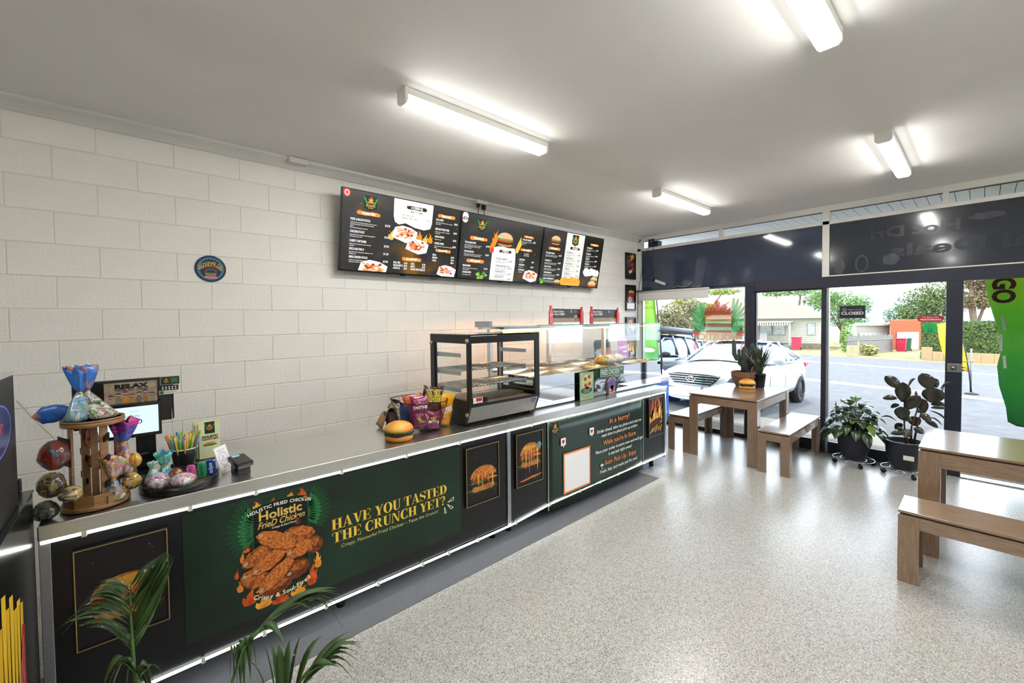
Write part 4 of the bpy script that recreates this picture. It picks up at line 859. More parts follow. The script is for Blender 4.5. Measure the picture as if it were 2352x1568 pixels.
bag('candy_bag', 'clear bag with coloured dots and a ruffled neck at the carousel front', (.467, -1.385, ZC+.021), .04, .085, .009, .09, CELL, multi(['b8b4b0', '3a5ac0', 'd04a9a', 'c8c4c0', 'e8903a', '5aa84a', 'c0bcb8', '7a3a9a'], 34, .08, 1.), 11, (.0, 0))
bag('candy_bag', 'tall clear bag with a rainbow ruffle hanging before the till screen', (.502, -1.30, 1.0), .03, .14, .014, .1, multi(['b8b0a8', 'd0403a', '3a7ac0', 'e0a030', 'c8c0b8', '5a9a4a'], 34, .08, 1.), multi(['e0783a', 'c83a8a', '6a2a9a', '3a6ac8', '5aa0d8'], 10, .2, .8, stretch=(.3, .3, 2.2)), 12, (.0, 0))
bag('candy_bag', 'gold and red foil sweet on the right of the carousel, upper', (.535, -1.30, 1.02), .028, .065, .012, 0, multi(['8a2a1c', 'b8862a', 'd8a83a', '6a3a1c'], 18, .1, 1.), None, 13)
bag('candy_bag', 'gold-striped dark foil sweet on the right of the carousel, lower', (.525, -1.33, .935), .034, .07, .014, 0, multi(['2a2030', '4a3a5a', 'c8a030', '2f2a3a', 'd8c8a0'], 14, .1, 1., stretch=(1, 1, 3)), None, 14)
bag('candy_bag', 'red foil egg seen between the carousel uprights', (.42, -1.26, 1.03), .034, .08, .012, 0, EGG, None, 15)
bag('candy_bag', 'purple and orange striped wrapper hanging inside the carousel', (.405, -1.29, 1.13), .02, .1, .01, 0, multi(['7a2a7a', 'c03a6a', 'd8703a', '2a4a9a', 'c8a88a'], 12, .2, .6, stretch=(.4, .4, 2.5)), None, 16)
# ---- dark oval tray and its sweets
tc_ = Vector((.70, -1.275, ZC))
t = thing('oval_tray', 'dark oval wooden tray of sweets on the counter', 'tray', tc_)
G().lathe([(0, .0), (.15, .0), (.153, .004), (.153, .034), (.146, .034), (.146, .012), (0, .012)], tc_, M('15161a', .3, noise=.15, scale=20), 48, True, 1, 1.18).obj('rim', t)
G().lathe([(0, .013), (.145, .013), (.145, .0145), (0, .0145)], tc_, M('5a4a30', .5, noise=.3, scale=30), 40, True, 1, 1.18).obj('lining', t)
IRI = multi(['1f8ab8', '2a50c0', '3ac08a', '8ad8e0', '5a3ab0', '9fe0d0'], 9, .08, 1., dist=2.)
CL2 = multi(['8a8280', 'c0b8c0', '6a605a', 'd89ac8', '8ac0b0', 'e8e0e0', 'b0604a'], 26, .06, 1.)
zt2 = ZC+.0147
bag('candy_bag', 'clear cellophane candy bag at the left end of the oval tray', (.615, -1.36, zt2), .042, .075, .02, 0, CL2, None, 21)
bag('candy_bag', 'shiny cellophane bag lying in the middle of the oval tray', (.70, -1.385, zt2), .05, .06, .02, 0, multi(['a8a0a0', 'd8d0d8', '7a6a60', 'e0a0c0', '90d0b0', 'f0e8e8', 'd86a4a'], 30, .06, 1.), None, 22)
bag('candy_bag', 'iridescent blue cellophane bag standing at the back of the tray', (.645, -1.19, zt2), .034, .06, .012, .065, IRI, IRI, 23)
bag('candy_bag', 'pale iridescent twist of cellophane beside the carousel', (.60, -1.26, zt2), .03, .075, .01, .03, multi(['a8d8d0', '5ab8a8', 'd8e8e8', '6a8ad0', '8a7a8a'], 14, .06, 1.), None, 24)
bag('candy_bag', 'brown gold-tied truffle pieces behind the cellophane bags', (.685, -1.25, zt2), .03, .05, .012, 0, multi(['3a160c', '7a3018', 'b8862a', '4a1c10'], 24, .1, 1.), None, 25)
def gum(label, c, col, edge, word, rz, wcol, h=.078, w=.036, d=.017):
    t = thing('gum_pack', label, 'gum pack', c, 'gum packs in the tray'); t.location = (0, 0, 0)
    cm = M(col, .2, noise=.12, scale=40, coat=.8)
    pts = []
    for i in range(20):
        a_ = 2*PI*i/20; pts.append((w/2*(abs(math.cos(a_))**.45)*(1 if math.cos(a_) >= 0 else -1), h/2+h/2*(abs(math.sin(a_))**.45)*(1 if math.sin(a_) >= 0 else -1)))
    g = G(); g.prism(pts, (0, d/2, 0), (1, 0, 0), (0, 0, 1), (0, -d, 0), cm); g.obj('pack', t, bevel=.003)
    a = Art((0, -d/2-.0002, 0), (1, 0, 0), (0, 0, 1), pr); a.rect(-w*.42, h*.1, w*.42, h*.9, edge).L(2).text(word, 0.006, h*.5, .017, wcol, rot=PI/2, bold=.02, w=h*.68); a.obj('printed_label', t)
    t.location = c; t.rotation_euler = (.2, 0, rz); return t
gum('pink gum pack standing in the tray', (.742, -1.33, zt2+.002), 'c24a8a', 'd86aa0', 'extra', -.5, '5a2a7a')
gum('green gum pack between the pink and the blue pack', (.783, -1.318, zt2+.002), '2f8a5a', '3aa06a', 'extra', -.4, '154a2e')
gum('blue eclipse mint pack at the right end of the tray', (.822, -1.30, zt2+.002), '2a4a9a', '24489c', 'eclipse', -.35, 'e8eefa', .08, .042)
# ---- cup of straws
cc = Vector((.735, -1.015, ZC))
t = thing('paper_cup', 'black paper cup full of coloured drinking straws', 'cup', cc)
G().lathe([(.0, .002), (.042, .002), (.043, .0), (.058, .1), (.06, .102), (.06, .106), (.057, .106), (.055, .1), (.041, .006), (0, .006)], cc, M('15161a', .35, noise=.5, scale=30, col2='2b2b2e'), 28).obj('wall', t)
G().lathe([(.0575, .1), (.061, .101), (.061, .107), (.0575, .107), (.0575, .1)], cc, M('d8d4c8', .5), 28).obj('rim', t)
sc_ = [('e08a2e', 'orange'), ('d8c83a', 'yellow'), ('4aa83a', 'green'), ('2f78b8', 'blue'), ('c85a2a', 'red-orange'), ('88b83a', 'lime')]
for i in range(44):
    f = i/44; a_ = 2.4*i; rr = .006+.044*math.sqrt(f); b0 = cc+Vector((rr*.62*math.cos(a_), rr*.62*math.sin(a_), .008)); b1 = cc+Vector((rr*1.6*math.cos(a_), rr*1.6*math.sin(a_), .17+.012*math.sin(i*1.7)))
    cl, nm = sc_[(i*5) % 6]
    g = G(); g.tube([b0, b1], .0047, M(cl, .25, trans=.15, coat=.3), 8); tag(g.obj('drinking_straw'), '%s plastic drinking straw standing in the black cup' % nm, 'straw', 'straws in the cup')
# ---- menus in their holder
t = thing('menu_holder', 'clear acrylic box holding takeaway menus', 'holder', (.87, -.9, ZC))
g = G(); X0, X1, Y0, Y1 = .79, .91, -.955, -.875
for (xa, xb, ya, yb, za, zb) in ((X0, X1, Y0, Y0+.003, 0, .07), (X0, X1, Y1-.003, Y1, 0, .09), (X0, X0+.003, Y0, Y1, 0, .08), (X1-.003, X1, Y0, Y1, 0, .08), (X0, X1, Y0, Y1, 0, .003)): g.box(xa, ya, ZC+za, xb, yb, ZC+zb, CLEAR)
g.obj('box', t)
for k in range(4):
    t = thing('takeaway_menu', 'front takeaway menu reading HOLISTIC in the acrylic holder' if k == 0 else 'cream takeaway menu, %s from the front in the acrylic holder' % ('', 'second', 'third', 'fourth')[k], 'menu', (.86, -.93+.012*k, ZC+.004), 'takeaway menus in the holder'); xx = .803-.006*k+(.006 if k == 0 else 0); y = -.935+.012*k
    O = Vector((xx, y, ZC+.004)); ux, uy = Vector((.999, .04, 0)), Vector((0, .12, .993)); nn = ux.cross(uy)
    g = G(); g.hexa([O, O+ux*.1, O+ux*.1-nn*.002, O-nn*.002, O+uy*.205, O+ux*.1+uy*.205, O+ux*.1+uy*.205-nn*.002, O+uy*.205-nn*.002], M('d8dcae', .5, noise=.06, scale=20)); g.obj('sheet', t)
    if k == 0:
        a = Art(O, ux, uy, pr); a.rect(.028, .135, .076, .2, '10241a'); a.L(1.5); small_logo(a, .052, .172, .044); a.L(2).text('HOLISTIC', .053, .112, .013, '1a1a1a', bold=.05, w=.078, shear=.1).text('TAKEAWAY MENU', .053, .1, .0085, '1a1a1a', bold=.04, w=.078, shear=.1)
        a.ell(.05, .075, .03, .013, 'd08a4a', a0=0, a1=PI).blob(.05, .072, .034, .006, '4a7a3a', 1).obj('printed_artwork', t)
# ---- card stand: review us on Google
t = thing('review_card', 'white card reading Review Us On Google, leaning beside the tray', 'card', (.90, -1.255, ZC))
O = Vector((.866, -1.29, ZC+.002)); ux = Vector((.061, .071, 0)).normalized(); bk = Vector((-ux.y, ux.x, 0)); uy = (Vector((0, 0, 1))*.93+bk*.3).normalized(); nn = ux.cross(uy); W, H = .092, .135
g = G(); g.hexa([O, O+ux*W, O+ux*W-nn*.003, O-nn*.003, O+uy*H, O+ux*W+uy*H, O+ux*W+uy*H-nn*.003, O+uy*H-nn*.003], M('f2f2f4', .3, noise=.03, scale=30)); g.obj('card', t)
g = G(); g.add([O+ux*.03-nn*.004, O+ux*.06-nn*.004, O+ux*.06+bk*.06, O+ux*.03+bk*.06, O+ux*.045+uy*.08-nn*.004], [(0, 1, 4), (1, 2, 4), (2, 3, 4), (3, 0, 4), (0, 3, 2, 1)], CLEAR); g.obj('prop', t)
a = Art(O, ux, uy, pr); a.text('Review Us On', W/2, .112, .0075, '4a4a52', w=.05).ring(W/2, .07, .033, .035, .0018, '3a4a8a', 36)
x = .026
for ch, cl in zip('Google', ('4285f4', 'ea4335', 'fbbc05', '4285f4', '34a853', 'ea4335')):
    gw = {'G': .011, 'l': .004}.get(ch, .0075); a.text(ch, x+gw/2, .058, .011, cl, w=gw); x += gw+.0008
a.frame(.041, .073, .05, .09, .0012, '5a5a66').text('tap here', W/2, .068, .003, '5a5a66', w=.014)
for i in range(5): a.ell(.03+.008*i, .027, .003, .003, 'd8542e')
a.rect(.02, .013, .074, .0145, '3a3a40'); a.obj('printed_text', t)
# ---- card reader
t = thing('card_reader', 'square black card reader on a plinth near the counter edge', 'card reader', (.94, -1.33, ZC))
q = Vector((.94, -1.325, ZC)); ux = Vector((.96, .28, 0)); vy = Vector((-.28, .96, 0)); PL = M('111215', .25, noise=.1, scale=30, coat=.4)
G().obox(q+Vector((0, 0, .026)), ux*.032, vy*.034, (0, 0, .026), PL).obj('plinth', t, bevel=.004)
hd = G().obox(q+Vector((0, 0, .062)), ux*.04, vy*.05+Vector((0, 0, .012)), (0, -.002, .013), PL).obj('head', t, bevel=.006)
G().obox(q+Vector((-.016, .028, .0832)), ux*.017, vy*.007+Vector((0, 0, .0017)), (0, 0, .0006), E('8fc8d8', .4)).obj('status_window', hd)
# ---- till
t = thing('till_terminal', 'black till with a blue welcome screen toward the customer', 'till', (.51, -.95, ZC))
G().box(.42, -.985, ZC, .62, -.80, ZC+.012, BLACK).obj('base', t, bevel=.004)
G().box(.545, -.93, ZC+.012, .625, -.875, 1.2, PL).obj('stand', t, bevel=.004)
G().box(.318, -.915, 1.145, .706, -.885, 1.378, PL).obj('operator_screen_back', t, bevel=.008)
cs_ = G().box(.381, -.965, 1.085, .65, -.94, 1.258, PL).obj('customer_screen', t, bevel=.004)
G().box(.5, -.94, 1.14, .6, -.915, 1.2, PL).obj('screen_arm', t)
a = Art((.392, -.965, 1.103), (1, 0, 0), (0, 0, 1), lambda c: E(c, .5)); a.rect(0, 0, .245, .139, 'cfe6fb').L(2).text('Welcome', .152, .114, .005, '2a5a9a', w=.034).text('Thu, 5 Mar', .142, .086, .011, '2a62b4', w=.066).text('2:10', .138, .05, .024, '26344e', w=.085); a.obj('display', cs_)
a = Art((.578, -.9302, .985), (1, 0, 0), (0, 0, 1), pr); a.text('NOW', 0, 0, .008, 'a8a8ac', w=.03); a.obj('lettering', t)
t = thing('relax_sign', 'weathered sign reading RELAX with cartoon birds on the till', 'sign', (.53, -.917, 1.25)); O = Vector((.432, -.9175, 1.252)); W, H = .205, .112
G().box(O.x, -.9165, O.z, O.x+W, -.9155, O.z+H, M('a89a86', .6, noise=.2, scale=30, col2='8a7a66')).obj('plate', t, bevel=.0)
a = Art((O.x, -.9166, O.z), (1, 0, 0), (0, 0, 1), pr); a.text('RELAX', .105, .082, .02, '1c1a18', bold=.07, w=.132).text("WE'RE ALL CRAZY", .105, .069, .0095, '1c1a18', bold=.03, w=.132)
for i, (cb, ch) in enumerate((('a89888', '7a2a24'), ('8a7a6a', '5a3020'), ('c88a34', '6a2a20'), ('b87a3a', 'a04a2a'), ('6a6a66', '4a4a48'), ('a06a34', '3a2a44'), ('9a8a74', '5a4030'))):
    x = .026+.0262*i; hh = .026+.008*(i % 3); a.L(2).ell(x, .022, .0115, .018, cb).ell(x, .012+hh, .007, .0085, ch)
    for k in range(5): an = PI*(.2+.15*k); a.line([(x, .016+hh), (x+.015*math.cos(an), .016+hh+.013*math.sin(an))], .0025, ch)
    a.L(3).ell(x-.003, .014+hh, .0028, .0028, 'e8e2d4').ell(x+.003, .014+hh, .0028, .0028, 'e8e2d4').poly([(x-.004, .009+hh), (x+.004, .009+hh), (x, .004+hh)], 'd89a3a')
a.L(2).rect(.0, 0, W, .005, '3a342c').text("IT'S NOT A COMPETITION", .105, .001, .004, 'c8bca8', w=.09); a.obj('printed_artwork', t)
for nm, lb, x0, z0, w_, h_, cl in (('business_card', 'dark green business card on the till corner', .650, 1.335, .082, .044, '16301f'), ('loyalty_card', 'black stamp card under the green business card', .648, 1.305, .078, .026, '17181a'), ('loyalty_card', 'white strip card lowest on the till corner', .645, 1.285, .08, .02, 'd8d4c8')):
    t = thing(nm, lb, 'card', (x0, -.93, z0)); G().box(x0, -.926, z0, x0+w_, -.9165, z0+h_, M(cl, .4, noise=.06, scale=30)).obj('card', t)
    a = Art((x0, -.926, z0), (1, 0, 0), (0, 0, 1), pr)
    if nm == 'business_card': small_logo(a, .025, .023, .032); [a.L(1).rect(.045, .012+.005*i, .076-.004*(i % 2), .0135+.005*i, '8aa890') for i in range(5)]; a.frame(0, 0, w_, h_, .0015, 'b8bca8')
    elif cl == '17181a': [a.ell(.012+.0135*(i % 5), .008+.01*(i//5), .0036, .003, 'e8e8e4') for i in range(10)]
    else: a.rect(.002, .002, .018, .018, '3a5a34').rect(.022, .012, .07, .0145, '8a8a84').rect(.022, .006, .06, .0085, '8a8a84')
    a.obj('printed_artwork', t)
g = G().tube([(.698, -.96, ZC), (.697, -.96, 1.0), (.692, -.96, 1.21)], .0022, STEELD, 6).lathe([(0, 0), (.02, 0), (.018, .012), (0, .014)], (.698, -.96, ZC), BLACK, 14); tag(g.obj('receipt_spike'), 'thin metal rod standing between the till and the straw cup', 'rod')
g = G().ball((.80, -.83, ZC+.05), (.035, .03, .05), BLACK); tag(g.obj('black_pouch'), 'small black pouch behind the straw cup', 'pouch')
# wall lead behind the candies
g = G().tube([at(38, 920, 'y', -.02), at(80, 965, 'y', -.02), at(120, 1002, 'y', -.03), at(150, 1040, 'y', -.06)], .003, M('b8b4a8', .5), 6); tag(g.obj('wall_cable'), 'pale cable running down the block wall behind the candy', 'cable')
# ---- squeezy burgers
def toy_burger(c, r, label):
    t = thing('toy_burger', label, 'toy burger', c, 'foam toy burgers'); c = Vector(c)
    G().lathe([(0, 0), (r*.92, 0), (r, r*.1), (r*1.0, r*.34), (r*.9, r*.42), (0, r*.42)], c, M('e8a040', .5, noise=.15, scale=12), 36).obj('bottom_bun', t)
    g = G(); rows = []
    for f, z in ((.2, .40), (1.0, .40), (1.04, .46), (.98, .66), (.2, .68)): rows.append([c+Vector((r*f*math.cos(2*PI*k/36), r*f*math.sin(2*PI*k/36), r*(z-(.05*math.sin(5*2*PI*k/36) if z < .5 else 0)))) for k in range(36)])
    g.sheet(rows, M('3a2c28', .55, noise=.2, scale=30), True, True); g.obj('patty', t)
    rows = []
    for f, dz in ((.6, .70), (1.05, .70), (1.1, .63), (1.02, .66)): rows.append([c+Vector((r*f*math.cos(2*PI*k/60), r*f*math.sin(2*PI*k/60), r*(dz+.035*math.sin(k*2.1)))) for k in range(60)])
    G().sheet(rows, M('3f6a2a', .5, noise=.3, scale=40), True, True).obj('lettuce', t)
    G().lathe([(0, .69*r), (r*1.02, .69*r), (r*1.05, .78*r), (r*.99, .95*r), (r*.84, 1.13*r), (r*.55, 1.27*r), (r*.25, 1.33*r), (0, 1.345*r)], c, M('d9702a', .45, noise=1, scale=7, col2='eab650', det=1), 36).obj('top_bun', t)
    return t
toy_burger((1.822, -1.32, ZC), .088, 'foam toy burger on the steel counter beside the snack basket')
# ---- wire basket of chips
bc = Vector((2.07, -1.15, ZC)); WIRE = M('141416', .35, .5, noise=.1, scale=30)
def bpt(u, f, o=0.):     # rounded rectangle footprint growing with height f
    a_ = 2*PI*u; ex, ey = (.11+.055*f+o), (.15+.06*f+o); cs, sn = math.cos(a_), math.sin(a_)
    return bc+Vector((ex*abs(cs)**.6*(1 if cs >= 0 else -1), ey*abs(sn)**.6*(1 if sn >= 0 else -1), .006+.2*f))
t = thing('wire_basket', 'black wire basket full of chip packets', 'basket', bc)
g = G()
for k in range(44): g.tube([bpt(k/44, f) for f in (0, .5, 1)], .0013, WIRE, 4)
for f in (0, .14, .28, .42, .56, .7, .85): g.tube([bpt(k/48, f) for k in range(48)], .0013, WIRE, 4, closed=True)
for k in range(-3, 4): g.tube([bc+Vector((k*.03, -.14, .006)), bc+Vector((k*.03, .14, .006))], .0013, WIRE, 4)
g.obj('wire_mesh', t, kind='stuff')
G().tube([bpt(k/48, 1) for k in range(48)], .003, WIRE, 6, closed=True).obj('rim', t)
for sg in (-1, 1):
    G().tube([bc+Vector((sg*.16, -.05, .2)), bc+Vector((sg*.19, -.045, .225)), bc+Vector((sg*.19, .045, .225)), bc+Vector((sg*.16, .05, .2))], .006, WIRE, 8).obj('handle', t)
def pillow(name, label, c, w, h, d, rz, tilt, roll, mat, deco=None, seed=0, grp='chip packets in the wire basket', cat='chip packet'):
    q = random.Random(seed); t = thing(name, label, cat, (0, 0, 0), grp); n1, n2 = 16, 20; ph = [q.random()*6 for _ in range(4)]
    def z(u, v): e = (1-abs(u)**3.2)*(1-abs(v)**5); return d*max(0, e)**.6*(1+.12*math.sin(4*u+ph[0]+3*v)+.08*math.sin(7*v+ph[1]))
    def xy(u, v): return Vector((w/2*u*(1-.06*(1-abs(v)**4))+.004*math.sin(5*v+ph[2]), 0, h/2*(v+1)+(.012*abs(u)**3 if v > .95 else 0)))
    for sg, nm in ((-1, 'front'), (1, 'back')):
        rows = [[xy(-1+2*i/n1, -1+2*j/n2)+Vector((0, sg*(z(-1+2*i/n1, -1+2*j/n2)+.0006), 0)) for i in range(n1+1)] for j in range(n2+1)]
        o = G().sheet(rows, mat).obj(nm, t)
        if sg < 0 and deco:
            a = Art((0, 0, 0), (1, 0, 0), (0, 0, 1), pr, .0006); a.surf = lambda x, y: Vector((x, -z(max(-1, min(1, x/(w/2))), max(-1, min(1, y/(h/2)-1)))-.0008, y)); deco(a); a.obj('printed_label', o)
    t.location = c; t.rotation_euler = (tilt, roll, rz); return t
PUR = M('8a1f5a', .25, noise=.25, scale=12, coat=.6, bump=.35, bscale=40)
def smith(a): a.poly([(-.028, .165), (.028, .165), (0, .192)], 'e8b83a').L(2).text('SMITHS', 0, .132, .022, 'f4eee8', bold=.03, w=.1).L(1).blob(.015, .07, .04, .03, 'd8b45a', 2, .15).L(2).blob(-.01, .095, .025, .012, 'c86a8a', 3, .2)
pillow('chip_packet', 'purple chip packet reading SMITHS standing in the wire basket', (2.005, -1.275, ZC+.03), .13, .215, .022, -.25, -.08, .0, PUR, smith, 1)
pillow('chip_packet', 'small purple chip packet lying low at the basket front', (2.085, -1.292, ZC+.012), .12, .125, .02, -.2, -.1, .12, PUR, lambda a: a.text('SMITHS', 0, .045, .018, 'f0e6d8', bold=.03, w=.085).blob(.0, .075, .02, .012, 'e8b83a', 2), 2)
def bur(a): a.L(1).text('BURGER', 0, .19, .034, 'f0d83a', bold=.09, w=.13, shear=.1).text('RINGS', .0, .145, .038, 'f0d83a', bold=.09, w=.12).L(2).text('BURGER', 0, .19, .034, '1c1210', bold=.0, w=.125, shear=.1).text('RINGS', .0, .145, .038, '1c1210', bold=.0, w=.115).L(1).ell(.0, .09, .035, .025, '6a2a18').ell(.0, .03, .05, .018, '1c1214')
pillow('chip_packet', 'brown burger rings packet, tallest in the wire basket', (2.115, -1.235, ZC+.05), .155, .245, .026, -.2, -.06, .12, M('46201a', .25, noise=.3, scale=10, coat=.6, bump=.35, bscale=35), bur, 3)
def twis(a): a.blob(.0, .1, .058, .05, 'b8281e', 1, .05).L(2).text('TWISTIES', 0, .09, .036, 'f4f0e8', bold=.05, w=.13, rot=.5).L(1).blob(.0, .035, .05, .02, 'e8902e', 5, .2)
pillow('chip_packet', 'yellow and red twisted snack packet tipping over the basket rim', (2.195, -1.245, ZC+.01), .135, .235, .024, -.2, -.05, .22, M('e8b820', .25, noise=.2, scale=9, coat=.6, bump=.35, bscale=35, col2='e09018'), twis, 4)
pillow('chip_packet', 'orange chip packet behind the purple one', (2.0, -1.2, ZC+.03), .13, .22, .02, -.3, -.05, -.06, M('c8582a', .25, noise=.2, scale=12, coat=.6, bump=.35), None, 5)
pillow('chip_packet', 'blue chip packet at the left side of the basket', (1.955, -1.18, ZC+.02), .12, .17, .02, -1.1, .0, .0, M('2a4a8a', .25, noise=.3, scale=12, coat=.6, bump=.35), None, 6)
pillow('chip_packet', 'green chip packet low in the basket', (2.13, -1.16, ZC+.012), .13, .13, .02, -.3, -.05, .0, M('4a6a4a', .3, noise=.3, scale=12, coat=.5, bump=.35), None, 7)
# ---- brown paper bag
KR = M('a8865c', .7, noise=.2, scale=12, bump=.3, bscale=30)
t = thing('paper_bag', 'crumpled brown paper bag behind the wire basket', 'paper bag', (1.955, -.93, ZC))
rows = []
for j in range(6):
    f = j/5; rows.append([(1.975+(.045+.01*math.sin(3*k+j))*math.cos(2*PI*k/16)-.02*f, -.93+(.035+.008*math.sin(2*k+j*2))*math.sin(2*PI*k/16), ZC+.1*f) for k in range(16)])
G().sheet(rows, M('6f665a', .6, noise=.2, scale=15), True, True).obj('body', t)
rows = [[(1.985-.14*f+.02*math.sin(3*g_), -.95+.1*(g_-.5)+.02*math.sin(5*f), ZC+.085+.045*math.sin(PI*f*.9+.3)-.075*f**2+.02*math.sin(4*g_+3*f)) for g_ in [i/6 for i in range(7)]] for f in [i/9 for i in range(10)]]
G().sheet(rows, KR).obj('crumpled_paper', t, solid=.001)
rows = [[(1.96+.07*f, -.9+.05*(g_-.5), ZC+.12+.03*math.sin(PI*f)+.025*f+.01*math.sin(6*g_)) for g_ in [i/4 for i in range(5)]] for f in [i/6 for i in range(7)]]
G().sheet(rows, KR).obj('crumpled_paper', t, solid=.001)
# ================================================================ heated display case
x0, x1, yf, yb, zt = 2.315, 3.03, -1.42, -.915, 1.556
t = thing('display_case', 'black-framed glass display case with wire shelves on the counter', 'display case', ((x0+x1)/2, -1.15, ZC)); BF = M('121317', .35, noise=.12, scale=20)
side = [(yf+.05, .925), (yf, 1.045), (yf, zt), (yb, zt), (yb, .925)]
def sidepanel(xa, xb):
    g = G(); hole = [(-1.385, 1.09), (-1.39, 1.1), (-1.39, 1.48), (-1.38, 1.495), (-.985, 1.495), (-.972, 1.485), (-.972, 1.09)]
    O = Vector((xa, 0, 0)); d = xb-xa
    def q(pts): g.prism(pts, O, (0, 1, 0), (0, 0, 1), (d, 0, 0), BF)
    q([(yf+.05, .925), (yf, 1.045), (yf, 1.09), (yb, 1.09), (yb, .925)]); q([(yf, 1.09), (yf, 1.495), (-1.39, 1.495), (-1.39, 1.09)]); q([(-.972, 1.09), (-.972, 1.495), (yb, 1.495), (yb, 1.09)]); q([(yf, 1.495), (yf, zt), (yb, zt), (yb, 1.495)])
    g.obj('side_frame', t, bevel=.002)
    G().box(xa+d*.4, -.972, 1.09, xa+d*.6, -1.39, 1.495, CLEAR).obj('side_glass', t)
sidepanel(x0, x0+.02); sidepanel(x1-.02, x1)
G().box(x0+.02, yf-.0, 1.497, x1-.02, yf+.02, zt-.008, BF).obj('front_rail', t, bevel=.002)
G().box(x0, yf, zt-.004, x1, yb, zt+.006, BLACKG).obj('top_glass', t, bevel=.001)
G().box(x0+.02, yf+.002, 1.05, x1-.02, yf+.007, 1.5, CLEAR).obj('front_glass', t)
G().box(x0+.02, yf+.0, 1.043, x1-.02, yf+.01, 1.063, BF).box(x0+.02, yf, 1.06, x0+.026, yf+.012, 1.5, BF).box(x1-.05, yf, 1.06, x1-.02, yf+.012, 1.5, BF).obj('glass_frame', t)
g = G(); g.add([(x0+.02, yf+.05, .926), (x1-.02, yf+.05, .926), (x1-.02, yf, 1.045), (x0+.02, yf, 1.045), (x0+.02, yb, .926), (x1-.02, yb, .926), (x1-.02, yb, 1.045), (x0+.02, yb, 1.045)], [(0, 1, 2, 3), (4, 5, 1, 0), (3, 2, 6, 7), (7, 6, 5, 4), (0, 3, 7, 4), (2, 1, 5, 6)], M('9b9a96', .45, .85, noise=.06, scale=30)); fp = g.obj('lower_panel', t)
un = Vector((0, .05, -.119)).normalized(); a = Art((x1-.115, yf+.012, 1.015), (1, 0, 0), tuple(-un), pr); a.ell(.045, .004, .044, .021, 'd8dce8').L(2).ell(.045, .004, .04, .018, '20367a').L(3).text('Roband', .045, -.003, .013, 'e8ecf8', w=.062, shear=.3); a.obj('oval_badge', fp)
a = Art((x0+.035, yf+.0005, 1.07), (1, 0, 0), (0, 0, 1), pr); a.rect(0, 0, .085, .04, 'e8e8e6').L(2).rect(.025, .012, .08, .037, 'b8322a').poly([(.005, .01), (.02, .01), (.0125, .026)], 'e0a83a').rect(.025, .003, .08, .006, '8a8a88'); a.obj('warning_label', t)
for (yy, zz) in ((-1.405, 1.515), (-.935, 1.49), (-1.395, .99)):
    G().cyl((x0, yy, zz), (x0-.008, yy, zz), .016 if zz > 1 else .014, M('b8b8ae', .35, .6, noise=.1, scale=30), n=18).obj('screw_cap', t)
for xx in (x0+.03, x1-.03):
    for yy in (yf+.09, yb-.05): G().cyl((xx, yy, ZC), (xx, yy, .93), .016, BLACK).obj('foot', t)
for xa in (x0+.022, x1-.026):
    G().box(xa, -.945, 1.05, xa+.004, -.975, 1.5, STEELD).obj('shelf_upright', t)
    for zz in (1.405, 1.272, 1.148): G().prism([(-.95, zz-.018), (-.95, zz+.018), (-1.29, zz+.016), (-1.29, zz-.012)], (xa-.001, 0, 0), (0, 1, 0), (0, 0, 1), (.005, 0, 0), ALU).obj('shelf_bracket', t)
for zz in (1.29, 1.165):
    g = G(); W_ = M('c8c6be', .15, 1.)
    for i in range(12): yy = -.955-.335*i/11; g.tube([(x0+.03, yy, zz+.004), (x1-.03, yy, zz+.004)], .002, W_, 5)
    for i in range(20): xx = x0+.04+(x1-x0-.08)*i/19; g.tube([(xx, -.95, zz), (xx, -1.295, zz)], .0028, W_, 5)
    g.tube([(x0+.03, -1.295, zz+.008), (x1-.03, -1.295, zz+.008)], .004, W_, 6); g.obj('wire_shelf', t)
G().box(x0+.03, -1.39, 1.046, x1-.03, -.93, 1.056, STEELD).obj('heater_deck', t)
for i in range(16): G().obox((x0+.30+.024*i, -1.2, 1.066), (.009, 0, .006), (0, .09, 0), (-.001, 0, .0015), M('8a8880', .25, 1.)).obj('heat_fin', t)
G().box(x0+.04, -1.33, 1.056, x0+.24, -1.05, 1.085, BLACK).obj('water_tray', t, bevel=.003)
# ================================================================ bain-marie with curved-edge glass
X0, X1, YF2, YB2, ZR, ZG = 3.085, 5.215, -1.3, -.7, 1.175, 1.608
t = thing('hot_food_bar', 'mirror-steel hot food bar with a glass screen on the counter', 'food bar', ((X0+X1)/2, -1.0, ZC))
G().box(X0, YF2, ZC+.012, X1, YB2, 1.06, CHROME).box(X0, YF2-.002, 1.0595, X1, YB2, 1.062, STEELD).obj('body', t, bevel=.002)
g = G(); g.box(X0, YF2, 1.062, X1, YF2+.012, ZR, CHROME).box(X0, YB2-.012, 1.062, X1, YB2, ZR+.03, CHROME).box(X0, YF2, 1.062, X0+.012, YB2, ZR, CHROME).box(X1-.012, YF2, 1.062, X1, YB2, ZR, CHROME); g.obj('well_walls', t, bevel=.001)
G().box(X0+.0, YF2+.01, ZC, X1, YB2, ZC+.012, BLACK).obj('base_gasket', t)
PANM = M('d6c9ae', .2, 1., noise=.1, scale=18); nx = 4
